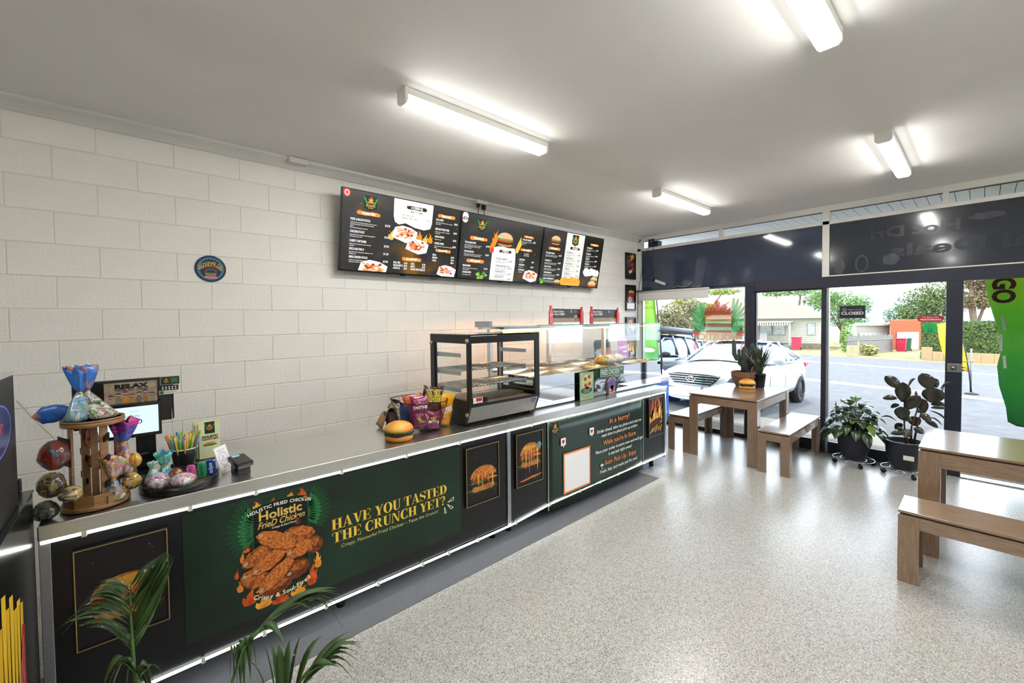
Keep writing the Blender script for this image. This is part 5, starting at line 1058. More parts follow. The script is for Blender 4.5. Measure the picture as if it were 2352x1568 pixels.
for i in range(nx):
    for j in range(2):
        xa = X0+.03+(X1-X0-.06)*i/nx; xb = X0+.03+(X1-X0-.06)*(i+1)/nx-.012; ya = YF2+.03+j*.275; yb_ = ya+.262; zr = ZR-.003
        g = G(); r1 = [(xa, ya, zr), (xb, ya, zr), (xb, yb_, zr), (xa, yb_, zr)]; r2 = [(xa+.012, ya+.012, zr), (xb-.012, ya+.012, zr), (xb-.012, yb_-.012, zr), (xa+.012, yb_-.012, zr)]; r3 = [(xa+.03, ya+.025, zr-.085), (xb-.03, ya+.025, zr-.085), (xb-.03, yb_-.025, zr-.085), (xa+.03, yb_-.025, zr-.085)]
        g.add(r1+r2+r3, [(k, (k+1) % 4, 4+(k+1) % 4, 4+k) for k in range(4)]+[(4+k, 4+(k+1) % 4, 8+(k+1) % 4, 8+k) for k in range(4)]+[(8, 9, 10, 11)], PANM); g.obj('food_pan', t, bevel=.004)
G().box(X0+.1, YF2+.004, ZR, X1, YF2+.01, ZG, CLEAR).obj('front_glass', t)
G().box(X0+.05, YF2, ZG, X1+.01, YB2+.05, ZG+.008, glass_mat('green_edge_glass', (.86, .95, .92), .10)).obj('top_glass', t)
G().box(X1-.006, YF2+.01, ZR, X1, YB2+.05, ZG, CLEAR).obj('end_glass', t)
G().tube([(X0+.05, YF2-.001, ZG+.004), (X1+.01, YF2-.001, ZG+.004)], .003, M('2f4a42', .2), 6).obj('glass_edge', t)
for xx in (X0+.02, 3.93, 4.93):
    G().box(xx-.02, YB2-.02, ZR, xx+.02, YB2+.02, ZG-.01, STEEL).obj('gantry_post', t, bevel=.003)
G().box(X0-.12, YB2-.16, ZG-.01, X0-.1+.02, YB2+.05, ZG+.045, ALU).obj('end_bracket', t, bevel=.003)
G().box(X0-.1, YB2-.03, ZG-.03, X1, YB2+.03, ZG, STEEL).obj('gantry_rail', t, bevel=.003)
G().box(X0+.1, YB2-.12, ZG-.035, X1-.15, YB2-.05, ZG-.012, STEELD).obj('lamp_housing', t)
G().tube([(X0+.12, YB2-.085, ZG-.042), (X1-.17, YB2-.085, ZG-.042)], .009, E('ffa445', 26.), 8).obj('heat_lamp', t)
G().cyl((X1-.03, YF2-.004, ZR-.03), (X1-.03, YF2-.02, ZR-.03), .016, BLACK).obj('tap_knob', t)
# food in foil and paper
for i, (xx, yy, lb, cl) in enumerate(((4.28, -1.14, 'foil-wrapped hot parcel at the left of the food bar pile', ['c8883a', 'e8c07a', '8a4a1c', 'f0dca8']), (4.44, -1.13, 'paper-wrapped hot parcel in the middle of the food bar pile', ['d8b890', 'f0e6d8', 'b07a4a', 'e8d0b0']), (4.62, -1.11, 'clear-bagged hot parcel at the right of the food bar pile', ['d8d8d4', 'f0efe8', 'a8987a', 'c8c4b8']))):
    bag('wrapped_parcel', lb, (xx, yy, ZR-.0), .085, .1, .03, 0, multi(cl, 16, .25, .5), None, 31+i, cat='food parcel', grp='wrapped parcels on the food bar', sq=.9)
# signs on the front
t = thing('street_sign', 'green street-style sign reading FRIED CHICKEN DR on the food bar', 'sign', (4.22, YF2-.004, 1.083)); O = Vector((4.01, YF2-.003, 1.083))
g = G(); g.prism([(.01, 0), (.412, 0), (.42, .008), (.42, .08), (.412, .088), (.008, .088), (0, .08), (0, .008)], O, (1, 0, 0), (0, 0, 1), (0, -.004, 0), M('24603f', .35, noise=.08, scale=30)); g.obj('plate', t)
a = Art(O-Vector((0, .004, 0)), (1, 0, 0), (0, 0, 1), pr); a.frame(.005, .005, .415, .083, .003, 'd8e4dc').L(2).text('FRIED CHICKEN', .175, .02, .052, 'f0f4f0', bold=.0, w=.315).text('DR', .372, .05, .02, 'f0f4f0', w=.035); a.obj('lettering', t)
t = thing('round_sticker', 'round blue and red sign with a rooster reading FRIED FOOD PARADISE', 'sign', (4.21, YF2-.003, .985)); O = Vector((4.21, YF2-.002, .985))
g = G(); g.prism([(.104*math.cos(2*PI*i/40), .104*math.sin(2*PI*i/40)) for i in range(40)], O, (1, 0, 0), (0, 0, 1), (0, -.004, 0), M('7a2f3a', .4, noise=.2, scale=30)); g.obj('disc', t)
a = Art(O-Vector((0, .004, 0)), (1, 0, 0), (0, 0, 1), pr); a.ell(0, 0, .097, .097, '2a2440').L(2).ell(0, 0, .066, .074, '3a6ac8').L(3).blob(0, .0, .03, .05, '8a3a3a', 3, .15).blob(0, -.03, .055, .03, 'b05a3a', 4, .2).L(4).blob(0, .045, .012, .016, 'd83a2a', 5, .2).blob(-.03, -.04, .02, .015, 'e8a86a', 6).arctext('FRIED FOOD', 0, 0, .074, .018, 'f2e0b0', bold=.03).arctext('PARADISE', 0, 0, .088, .018, 'f2e0b0', a_mid=-PI/2, bold=.03, inward=True); a.obj('printed_artwork', t)
t = thing('promo_card', 'green acrylic card with red drumstick pictures before the food bar', 'card', (3.765, -1.335, ZC)); O = Vector((3.66, -1.332, ZC)); G().box(3.66, -1.332, ZC, 3.872, -1.328, 1.163, M('a9bf9c', .25, noise=.12, scale=6, col2='8fae84', coat=.5)).obj('plate', t)
G().box(3.66, -1.332, ZC, 3.872, -1.29, ZC+.004, CLEAR).obj('foot', t)
a = Art((3.66, -1.332, ZC), (1, 0, 0), (0, 0, 1), pr); a.frame(0, 0, .212, .263, .004, '3f6a4a').ell(.106, .16, .08, .08, 'b8c87a'); a.L(2)
for i, (xx, yy) in enumerate(((.08, .2), (.14, .215), (.085, .14), (.145, .15), (.11, .115))): a.blob(xx, yy, .022, .018, 'a8362a', i, .15).line([(xx+.01, yy-.008), (xx+.024, yy-.02)], .006, 'c86a4a')
a.ell(.1, .09, .085, .03, '2f4a3a').L(3).text('TASTE THE', .1, .09, .016, '8fae8a', w=.1, bold=.02).text('CRUNCH', .1, .07, .018, '8fae8a', w=.09, bold=.02).L(2).rect(.05, .035, .17, .039, 'a89a2a').rect(.06, .022, .16, .026, 'a89a2a'); a.obj('printed_artwork', t)
# combo signs held by red bottle cut-outs
def bottle_out(s=1.): return [(x*s, y*s) for x, y in [(.020, 0), (.024, .012), (.024, .05), (.020, .075), (.0245, .095), (.022, .115), (.012, .14), (.0095, .158), (.0115, .16), (.0115, .173), (-.0115, .173), (-.0115, .16), (-.0095, .158), (-.012, .14), (-.022, .115), (-.0245, .095), (-.020, .075), (-.024, .05), (-.024, .012), (-.020, 0)]]
def combo(xa, xb, txt, price, label, kind):
    t = thing('combo_sign', label, 'sign', ((xa+xb)/2, -1.2, ZG+.008), 'combo signs on the food bar'); z = ZG+.008; RED = M('cf2226', .3, noise=.08, scale=20, coat=.4)
    for i, xx in enumerate((xa+.03, xb-.026)):
        g = G(); g.prism(bottle_out(1. if i == 0 else .96), (xx, -1.212, z), (1, 0, 0), (0, 0, 1), (0, -.012, 0), RED); b_ = g.obj('bottle_holder', t, bevel=.002)
        if i == 0: a = Art((xx, -1.224, z), (1, 0, 0), (0, 0, 1), pr); a.text('Coca-Cola', .0, .083, .014, 'f6d8d8', w=.04, shear=.3, bold=.02); a.obj('script_logo', b_)
    W, H = xb-xa-.05, .125; O = Vector((xa+.03, -1.21, z+.02)); G().box(O.x, -1.21, O.z, O.x+W, -1.205, O.z+H, M('3a3a40', .4, noise=.06, scale=20)).obj('board', t)
    a = Art(O, (1, 0, 0), (0, 0, 1), pr); a.rect(0, 0, W, .04, M('b09a84', .5, noise=.25, scale=12, stretch=(1, 1, 8)))
    a.L(2).text(txt, .04, .092, .019, 'f0f0ec', al='l', bold=.02, w=.15).text('+ Coke COMBO', .035, .066, .019, 'f0f0ec', al='l', bold=.02, w=.165).text('$', W-.155, .092, .024, 'f0f0ec').text(price, W-.105, .092, .02, '9a8a8a', w=.05)
    a.poly([(W-.06, .03), (W-.04, .03), (W-.042, .08), (W-.046, .095), (W-.046, .105), (W-.054, .105), (W-.054, .095), (W-.058, .08)], '3a1a16').rect(W-.062, .055, W-.038, .07, 'c8322a')
    if kind == 0:
        a.poly([(W-.1, .01), (W-.075, .01), (W-.068, .045), (W-.107, .045)], '8a6a4a'); [a.line([(W-.105+.007*i, .045), (W-.108+.008*i, .062+.006*(i % 2))], .006, 'd8a860') for i in range(6)]
    else: a.L(3).ell(W-.085, .018, .038, .012, 'e0d8cc').L(4).blob(W-.085, .026, .026, .014, 'b87a4a', 3, .2)
    a.obj('printed_artwork', t)
combo(3.365, 3.865, 'Chips & Gravy', '11.50', 'combo sign reading Chips and Gravy between red bottle cut-outs', 0)
combo(3.965, 4.48, 'Fried Chicken', '14.50', 'combo sign reading Fried Chicken between red bottle cut-outs', 1)
# ================================================================ corner freezer with ice-cream cards
t = thing('chest_freezer', 'blue ice cream chest freezer in the corner behind the counter end', 'freezer', (6.05, -.3, 0))
g = G().box(5.3, -.58, .1, 6.82, -.03, .70, M('1f3fc0', .35, noise=.5, scale=5, col2='3aa0f0')); bd = g.obj('cabinet', t, bevel=.015)
G().box(5.29, -.59, .70, 6.83, -.02, .78, M('e8ecf2', .3, noise=.04, scale=20)).obj('lid', t, bevel=.012)
G().box(5.32, -.57, .06, 6.8, -.04, .11, M('2a2c5a', .4)).obj('plinth', t)
for xx in (5.4, 6.74):
    for yy in (-.54, -.09): G().cyl((xx-.012, yy, .03), (xx+.012, yy, .03), .03, BLACK).obj('caster', t)
a = Art((5.3, -.581, .1), (1, 0, 0), (0, 0, 1), pr, .0008); a.clip = (0.02, 0.1, 1.5, .58); [a.blob(1.25+.04*i, .15+.09*i, .05, .03, 'd8ecfa', i, .4) for i in range(5)]; a.rect(1.36, .06, 1.44, .14, 'e8e8f0'); a.blob(1.2, .3, .1, .18, '3ab0f4', 3, .4).obj('printed_wrap', bd)
def stand_card(x0, x1, z0, z1, y, base, label, kind):
    t = thing('ice_cream_card', label, 'card', ((x0+x1)/2, y, z0), 'ice cream cards on the freezer'); O = Vector((x0, y, z0)); up = Vector((.0, .12, 1)).normalized(); W, H = x1-x0, z1-z0; ux = Vector((1, 0, 0)); nn = ux.cross(up)
    g = G(); pts = [(0, 0), (W*.9, 0), (W, H*.95), (W*.8, H), (W*.2, H*.98), (W*.08, H*.93)] if kind else [(0, 0), (W, 0), (W, H*.92), (W*.9, H), (W*.1, H), (0, H*.93)]
    g.prism(pts, O, ux, up, -nn*.004, M(base, .4, noise=.08, scale=20)); g.obj('board', t)
    a = Art(O, ux, up, pr); a.clip = (.01, .01, W-.01, H-.01)
    if kind: a.text('Drumstick', W*.52, H*.72, .045, 'f4f0fa', bold=.03, w=W*.78, rot=.08).rect(W*.5, H*.62, W*.85, H*.66, 'e8e0f4').ell(W*.5, H*.38, W*.26, H*.17, 'f0ebe4').L(2).ring(W*.5, H*.4, W*.18, H*.1, .012, '4a2a20').ring(W*.55, H*.38, W*.09, H*.05, .01, '4a2a20').L(1).poly([(W*.28, H*.28), (W*.72, H*.28), (W*.5, H*.02)], 'c89a6a')
    else:
        q = random.Random(4)
        for i in range(22): a.blob(W*q.uniform(.1, .9), H*q.uniform(.05, .75), W*.13, H*.08, q.choice(['e8dccb', 'c88a5a', 'f0e8dc', 'a85a3a', 'd8b48a', '8ab0c8']), i, .35); a.l += .15
        a.L(8).rect(0, H*.8, W, H*.93, '3a3a42').rect(W*.55, H*.55, W*.95, H*.95, 'b05a4a')
    a.obj('printed_artwork', t)
stand_card(5.36, 5.75, .785, 1.375, -.3, '4a4a50', 'dark ice cream price board seen through the food bar glass', 0)
stand_card(5.98, 6.26, .785, 1.395, -.26, 'c05ac0', 'pink ice cream card reading Drumstick seen through the food bar glass', 1)
# ================================================================ left: glossy black cabinet and the box on it
t = thing('black_cabinet', 'glossy black cabinet at the left edge with a painted fries box', 'cabinet', (-.15, -2.0, 0))
G().box(-.55, -2.62, .03, .246, -1.442, 1.035, M('08090a', .22, noise=.1, scale=10, spec=.25)).obj('body', t, bevel=.004)
for xx in (-.45, .16):
    for yy in (-2.5, -1.55): G().box(xx-.03, yy-.03, 0, xx+.03, yy+.03, .03, BLACK).obj('foot', t)
G().box(-.55, -2.62, 1.035, .249, -1.442, 1.04, M('2c2e30', .2, noise=.1, scale=20)).obj('top_edge', t)
a = Art((.246, -2.1, .35), (0, 1, 0), (0, 0, 1), pr); a.L(1).poly([(.0, .0), (.36, .0), (.38, .3), (.2, .36), (.02, .4)], 'a81f26'); a.L(2)
for i, (yy, ht, dx) in enumerate(((.03, .50, -.01), (.08, .46, .0), (.125, .53, .005), (.17, .47, .01), (.215, .485, .01), (.26, .42, .015), (.305, .425, .02), (.345, .395, .02))): a.poly([(yy-.034, .06), (yy+.034, .05+.04*(i % 3)), (yy+.03+dx, ht), (yy-.02+dx, ht+.012)], 'e8b82a' if i % 2 else 'f0c63a')
a.L(3).poly([(.22, 0), (.4, 0), (.405, .31), (.37, .33), (.33, .2)], 'b0222a').L(4); [a.line([(.25+.035*i, .02), (.3+.025*i, .2+.03*i)], .007, 'e0a8a0') for i in range(4)]; a.obj('painted_fries', t)
t = thing('drinks_cabinet', 'black countertop box with a glowing oval burger logo on the cabinet', 'drinks fridge', (-.1, -1.95, 1.04))
G().box(-.4, -2.45, 1.041, .233, -1.6, 1.49, M('1b1c1e', .45, noise=.12, scale=20)).obj('casing', t, bevel=.004)
G().box(-.4, -2.45, 1.49, .233, -1.6, 1.5, M('b8b8b4', .4, noise=.06, scale=20)).obj('top_edge', t)
a = Art((.233, -1.86, 1.335), (0, 1, 0), (0, 0, 1), lambda c: E(c, .3)); a.ell(0, 0, .185, .082, '1a1f4a').L(2).ring(0, 0, .185, .082, .006, '5a6ad8', 44).L(3).ell(-.01, .0, .1, .05, '2a2a6a').blob(0, .01, .06, .022, 'b8542a', 2, .3).flame(0, .02, .06, .045, 'd87a3a', seed=3); a.obj('lit_logo', t)
tag(G().box(-.1, -1.9, 1.501, .2, -1.66, 1.512, M('8a1c1a', .5, noise=.2, scale=20)).obj('red_folder'), 'red folder lying on top of the black box at the left edge', 'folder')
tag(G().box(.06, -1.435, 1.041, .22, -1.46, 1.09, M('2a2622', .5, noise=.2, scale=20)).obj('small_dark_box', bevel=.004), 'small dark box on the cabinet beside the carousel', 'box')
# ================================================================ tables and benches
WX = wood_mat('oak_laminate_along_x', '7c6450', '9c836a', (1.2, 14, 14)); WY = wood_mat('oak_laminate_along_y', '7c6450', '9c836a', (14, 1.2, 14)); WZ = wood_mat('oak_laminate_upright', '785f4a', '977c62', (14, 14, 1.2))
WEDGE = M('4a3524', .5, noise=.2, scale=30)
def furn(name, label, cat, x0, x1, y0, y1, h, leg, along, grp, ap=.085):
    t = thing(name, label, cat, ((x0+x1)/2, (y0+y1)/2, 0), grp); W1 = WX if along == 'x' else WY; W2 = WY if along == 'x' else WX
    G().box(x0, y0, h-.016, x1, y1, h, W1).obj('top', t, bevel=.002)
    G().box(x0+.012, y0+.012, h-.028, x1-.012, y1-.012, h-.016, WEDGE).obj('under_top', t)
    zt, th = h-.028, .022
    for sx in (0, 1):
        for sy in (0, 1):
            xa = x0 if sx == 0 else x1-th; ya = y0 if sy == 0 else y1-th
            g = G().box(xa, y0 if sy == 0 else y1-leg, 0, xa+th, (y0+leg) if sy == 0 else y1, zt, WZ); g.box((x0+th) if sx == 0 else x1-leg, ya, 0, (x0+leg) if sx == 0 else x1-th, ya+th, zt, WZ); g.obj('leg', t, bevel=.001)
    for ya in (y0+.004, y1-.022): G().box(x0+leg, ya, zt-ap, x1-leg, ya+.018, zt, WX).obj('apron', t)
    for xa in (x0+.004, x1-.022): G().box(xa, y0+leg, zt-ap, xa+.018, y1-leg, zt, WY).obj('apron', t)
    return t
furn('dining_table', 'oak table by the shopfront window, set with the cactus and grass', 'table', 5.66, 6.80, -2.18, -1.43, .75, .1, 'x', 'oak tables')
furn('wooden_bench', 'oak bench between the counter end and the window table', 'bench', 5.67, 6.82, -1.425, -1.155, .45, .08, 'x', 'oak benches', .075)
furn('wooden_bench', 'oak bench on the door side of the window table', 'bench', 5.60, 6.84, -2.50, -2.20, .45, .085, 'x', 'oak benches', .075)
furn('dining_table', 'oak table cut off by the right edge of the photo', 'table', 4.64, 5.385, -4.65, -3.51, .75, .11, 'y', 'oak tables', .1)
furn('wooden_bench', 'oak bench in front at the right edge of the photo', 'bench', 4.12, 4.44, -4.61, -3.46, .45, .095, 'y', 'oak benches', .075)
# ================================================================ plants on the window table
zT = .75
def blade(base, tip, w, sag=0., n=5, fold=.0, wmax=.45, side=None, pw=1.):
    """a thin leaf from base to tip: widest part-way, drooping, slightly folded along the midrib"""
    b, t_ = Vector(base), Vector(tip); d = t_-b; sd = side if side is not None else d.cross(Vector((0, 0, 1)))
    sd = Vector(sd).normalized() if Vector(sd).length > 1e-6 else Vector((1, 0, 0)); nn = sd.cross(d).normalized(); L_, C_, R_ = [], [], []
    for i in range(n+1):
        f = i/n; p = b+d*f+Vector((0, 0, sag*math.sin(PI*f))); ww = w*math.sin(PI*min(1, max(.02, (f/wmax*.5 if f < wmax else .5+.5*(f-wmax)/(1-wmax)))))**pw
        C_.append(p-nn*fold*ww); L_.append(p-sd*ww*.5); R_.append(p+sd*ww*.5)
    return [L_, C_, R_]
def leafobj(name, rows, m, par, solid=.0008): return G().sheet([list(r) for r in zip(*rows)], m).obj(name, par, solid=solid)
t = thing('cactus_basket', 'artificial cactus in a woven basket on the window table', 'potted cactus', (6.67, -1.70, zT)); cb = Vector((6.67, -1.70, zT)); WV = M('8a6a52', .7, noise=.45, scale=60, stretch=(1, 1, 2.5))
g = G()
for j in range(9):
    rr = .066+.022*math.sin(PI*(j+.5)/10.5)**.8+.004*j; g.tube([cb+Vector((rr*math.cos(2*PI*k/24)+.003*math.sin(12*2*PI*k/24+PI*j), rr*math.sin(2*PI*k/24)+.003*math.cos(12*2*PI*k/24+PI*j), .009+.0165*j)) for k in range(24)], .0095, WV, 6, closed=True)
g.obj('woven_wall', t)
G().tube([cb+Vector((-.05*math.cos(PI*k/10), -.088, .15+.05*math.sin(PI*k/10))) for k in range(11)], .006, WV, 6).obj('handle', t)
G().lathe([(0, .12), (.075, .12), (.075, .125), (0, .128)], cb, M('3a2e24', .9, noise=.3, scale=60), 20).obj('soil', t)
CAC = M('3a4a3a', .6, noise=.3, scale=60, stretch=(4, 4, .5), bump=.5, bscale=90)
def ribbed(path, r):
    g = G(); g.tube(path, r, CAC, 12); return g
ribbed([cb+Vector((0, 0, .12)), cb+Vector((0, 0, .25)), cb+Vector((0, 0, .36)), cb+Vector((0, 0, .40))], [.03, .033, .03, .006]).obj('stem', t)
ribbed([cb+Vector((.0, .02, .27)), cb+Vector((0, .07, .27)), cb+Vector((0, .095, .32)), cb+Vector((0, .1, .44)), cb+Vector((0, .1, .47))], [.016, .022, .022, .02, .005]).obj('arm', t)
ribbed([cb+Vector((.0, -.02, .25)), cb+Vector((0, -.06, .26)), cb+Vector((0, -.075, .3)), cb+Vector((0, -.075, .42)), cb+Vector((0, -.075, .44))], [.015, .018, .017, .015, .004]).obj('arm', t)
ribbed([cb+Vector((.0, .02, .2)), cb+Vector((0, .045, .22)), cb+Vector((0, .05, .30)), cb+Vector((0, .05, .36)), cb+Vector((0, .05, .375))], [.012, .016, .016, .015, .004]).obj('arm', t)
t.scale = (1.28, 1.28, 1.32)
pb = Vector((6.70, -1.875, zT)); t = thing('grass_pot', 'potted ornamental grass with pale plumes on the window table', 'potted grass', pb)
G().lathe([(0, 0), (.048, 0), (.05, .005), (.066, .15), (.07, .15), (.07, .16), (.062, .16), (.058, .14), (0, .14)], pb, M('20242e', .4, noise=.15, scale=20), 24).obj('pot', t)
GRS = M('2a3b30', .6, noise=.4, scale=12, col2='4a5a44'); q = random.Random(11)
for i in range(90):
    an = q.random()*6.28; sp = q.uniform(.02, .2); hh = q.uniform(.26, .44); b_ = pb+Vector((.035*math.cos(an)*q.random(), .035*math.sin(an)*q.random(), .14)); leafobj('grass_blade', blade(b_, b_+Vector((sp*math.cos(an), sp*math.sin(an), hh-.45*sp)), .012, .05, 5, .1, .3), GRS, t, 0)
PLM = M('c8bfae', .8, noise=.2, scale=40)
for i in range(7):
    an = .6+.5*i; b_ = pb+Vector((0, 0, .2)); tp = b_+Vector((.1*math.cos(an), .17*abs(math.sin(an))-.02, .24-.02*i)); g = G(); g.tube([b_, b_.lerp(tp, .6), tp], .0015, PLM, 4)
    for k in range(16): f = .5+.5*k/15; p = b_.lerp(tp, f); g.tube([p, p+Vector((q.uniform(-.025, .025), q.uniform(-.025, .025), q.uniform(.005, .03)))], .0016, PLM, 3)
    g.obj('plume', t)
t.scale = (1.12, 1.12, 1.12)
toy_burger((6.50, -1.795, zT), .092, 'foam toy burger on the window table before the cactus basket')
# ================================================================ floor plants on caddies
def caddy(c, r, label):
    t = thing('plant_caddy', label, 'plant caddy', c, 'wire plant caddies'); c = Vector(c); WR = M('c8ccd0', .2, 1.)
    for rr, zz in ((r, .062), (r*.62, .058)): G().tube([c+Vector((rr*math.cos(2*PI*k/36), rr*math.sin(2*PI*k/36), zz)) for k in range(36)], .0035, WR, 6, closed=True).obj('wire_ring', t)
    for k in range(4):
        an = .5+PI/2*k; d = Vector((math.cos(an), math.sin(an), 0)); G().tube([c+d*r*.2+Vector((0, 0, .058)), c+d*r+Vector((0, 0, .062))], .003, WR, 5).obj('spoke', t)
        cs = G().cyl(c+d*r*.93+Vector((0, 0, .055)), c+d*r*.93+Vector((0, 0, .04)), .008, BLACK).obj('caster_stem', t); e_ = Vector((-d.y, d.x, 0)); G().cyl(c+d*r*.95-e_*.014+Vector((0, 0, .023)), c+d*r*.95+e_*.014+Vector((0, 0, .023)), .023, BLACK, n=16).obj('wheel', cs)
    return t
POT = M('20232f', .35, noise=.12, scale=15)
def pot(c, r, h, par):
    G().lathe([(0, .066), (r*.62, .066), (r*.74, .09), (r*.93, .066+h*.5), (r, .066+h*.94), (r*1.04, .066+h*.95), (r*1.04, .066+h), (r*.95, .066+h), (r*.93, .066+h*.86), (0, .066+h*.86)], c, POT, 32).obj('pot', par); G().lathe([(0, .066+h*.862), (r*.92, .066+h*.862), (0, .066+h*.88)], c, M('3a2c22', .9, noise=.4, scale=50), 24).obj('soil', par)
L1 = M('2f4a22', .35, noise=.35, scale=14, col2='1c3018', coat=.3); L2 = M('6a8a34', .4, noise=.2, scale=14); q = random.Random(5)
c1 = Vector((6.63, -2.85, 0)); caddy(c1, .185, 'wire caddy under the bushy peace lily pot')
t = thing('peace_lily', 'bushy green peace lily in a dark pot by the window', 'potted plant', c1+Vector((0, 0, .066))); pot(c1, .15, .28, t)
for i in range(72):
    an = 2.4*i; ring = i/72; sp = .05+.2*ring+q.uniform(-.02, .03); zz = .33+.30*(1-ring)**.8+q.uniform(-.03, .04); b_ = c1+Vector((.05*math.cos(an)*ring, .05*math.sin(an)*ring, .34)); m_ = b_+Vector((sp*math.cos(an)*.75, sp*math.sin(an)*.75, zz-.30)); tp = m_+Vector((math.cos(an)*.10, math.sin(an)*.10, .03-.17*ring))
    G().tube([b_, b_.lerp(m_, .5)+Vector((0, 0, .03)), m_], .003, L1, 5).obj('stalk', t)
    leafobj('leaf', blade(m_, tp+Vector((0, 0, q.uniform(-.03, .02))), .085+.02*q.random(), .03, 6, .12, .42, pw=.8), L1 if i % 9 else L2, t)
for (u, v) in ((1968, 915), (1922, 928)):
    tp = at(u, v, 'x', 6.62); b_ = c1+Vector((0, 0, .36)); G().tube([b_, b_.lerp(tp, .6)+Vector((0, 0, .04)), tp-Vector((0, 0, .03))], .003, L2, 5).obj('flower_stalk', t); leafobj('spathe', blade(tp-Vector((0, 0, .05)), tp+Vector((0, .01, .04)), .045, 0, 6, .25), L2, t)
c2 = Vector((6.60, -3.27, 0)); caddy(c2, .185, 'wire caddy under the rubber plant pot')
t = thing('rubber_plant', 'dark-leaved rubber plant in a black pot by the door', 'potted plant', c2+Vector((0, 0, .066))); pot(c2, .158, .29, t)
RL = M('24211f', .25, noise=.3, scale=8, col2='33392c', coat=.4); ST = M('4a3626', .7, noise=.3, scale=40)
def px(x, y, dx=0.): return at(1860+x/3.016, 840+y/3.016, 'x', 6.60+dx)
for pts in ([(668, 540), (655, 420), (655, 250), (640, 130)], [(720, 540), (745, 410), (780, 300), (850, 160)], [(700, 540), (705, 420), (760, 260)]): G().tube([px(*p) for p in pts], [.011, .008, .006, .004][:len(pts)], ST, 7).obj('stem', t)
leaves = [(625, 158, 520, 70, 70, .02), (645, 250, 645, 112, 86, -.05), (680, 150, 732, 88, 16, .05), (605, 225, 503, 225, 38, -.02), (665, 300, 765, 208, 74, -.06), (620, 268, 560, 290, 30, .06), (650, 372, 628, 282, 84, -.08), (600, 340, 712, 382, 52, -.02), (845, 168, 772, 50, 84, .0), (880, 150, 842, 84, 50, .06), (905, 160, 992, 120, 16, .02), (850, 258, 862, 150, 116, -.05), (790, 328, 778, 225, 56, .02), (838, 266, 946, 272, 34, .02), (838, 290, 946, 296, 26, -.03), (830, 310, 976, 406, 12, .05), (735, 315, 786, 325, 26, .0), (770, 332, 838, 392, 46, -.05), (705, 350, 745, 420, 70, .03), (660, 470, 558, 468, 36, -.05), (650, 450, 595, 428, 30, .04), (690, 440, 660, 500, 50, -.06), (800, 380, 890, 430, 34, .05), (720, 430, 790, 470, 44, -.04), (640, 400, 590, 440, 40, .06), (740, 300, 735, 170, 16, .06), (820, 360, 920, 415, 10, .0), (600, 380, 490, 355, 12, .08)]
for (xa, ya, xb, yb, wd, dx) in leaves: leafobj('leaf', blade(px(xa, ya, dx*.4), px(xb, yb, dx), wd/3.016*4.3/971, .01 if wd > 20 else .03, 9, .1, .5, pw=.62, side=(px(xb, yb)-px(xa, ya)).cross(CAM-px(xa, ya))), RL, t, .001)
tag(G().box(c2.x-.163, c2.y-.005, .19, c2.x-.156, c2.y-.085, .235, M('e0ddd4', .5)).obj('pot_label'), 'white paper label stuck on the rubber plant pot', 'label')
# ================================================================ palm beside the camera
pc = Vector((.72, -2.42, 0)); t = thing('areca_palm', 'areca palm with arching fronds at the bottom left', 'potted palm', pc)
G().lathe([(0, 0), (.11, 0), (.12, .01), (.15, .24), (.155, .24), (.155, .26), (.14, .26), (.135, .22), (0, .22)], pc, POT, 28).obj('pot', t); G().lathe([(0, .221), (.134, .221), (0, .235)], pc, M('3a2c22', .9, noise=.4, scale=50), 20).obj('soil', t)
PL1 = M('44602e', .45, noise=.35, scale=20, col2='304a22', coat=.15); PST = M('4a6a2c', .5, noise=.2, scale=20)
def frond(path, leaflets, Y):
    P_ = [at(u, v, 'y', y) for (u, v), y in zip(path, Y)]; base = pc+Vector((R.uniform(-.04, .04), R.uniform(-.04, .04), .225)); F = G().tube([base, base.lerp(P_[0], .5)]+P_, [.006, .0055]+[.005-.0035*i/len(P_) for i in range(len(P_))], PST, 7).obj('frond', t)
    leaflets = leaflets+[tuple((a_+b_)/2 for a_, b_ in zip(p_, q_)) for p_, q_ in zip(leaflets, leaflets[1:]) if abs(p_[2]-q_[2])+abs(p_[3]-q_[3]) < 130]
    for (u0, v0, u1, v1, w, sag, dy) in leaflets:
        k = min(range(len(path)), key=lambda i: (path[i][0]-u0)**2+(path[i][1]-v0)**2); leafobj('leaflet', blade(at(u0, v0, 'y', Y[k]), at(u1, v1, 'y', Y[k]+dy), w*.78, sag, 7, .12, .35), PL1, F, .0005)
frond([(310, 1560), (304, 1480), (301, 1420), (300, 1370), (301, 1335)], [(309, 1490, 398, 1285, .034, .0, .1), (308, 1475, 392, 1300, .034, .005, .16), (306, 1455, 403, 1275, .03, .0, .05), (304, 1440, 390, 1272, .03, .01, .12), (303, 1425, 385, 1268, .028, .01, .0), (302, 1400, 380, 1266, .028, .01, .06), (301, 1375, 372, 1270, .026, .01, -.05), (301, 1345, 362, 1280, .024, .01, .05), (306, 1498, 205, 1440, .03, .03, .0), (305, 1475, 232, 1428, .026, .02, .1), (303, 1450, 150, 1430, .026, .03, -.05), (303, 1425, 128, 1450, .022, .06, .05), (302, 1405, 175, 1405, .022, .05, .1), (301, 1385, 185, 1390, .02, .04, .0), (301, 1365, 195, 1370, .02, .03, .08), (300, 1350, 225, 1340, .02, .02, .0), (302, 1415, 140, 1460, .018, .06, .12)], [-2.2, -2.18, -2.16, -2.14, -2.13])
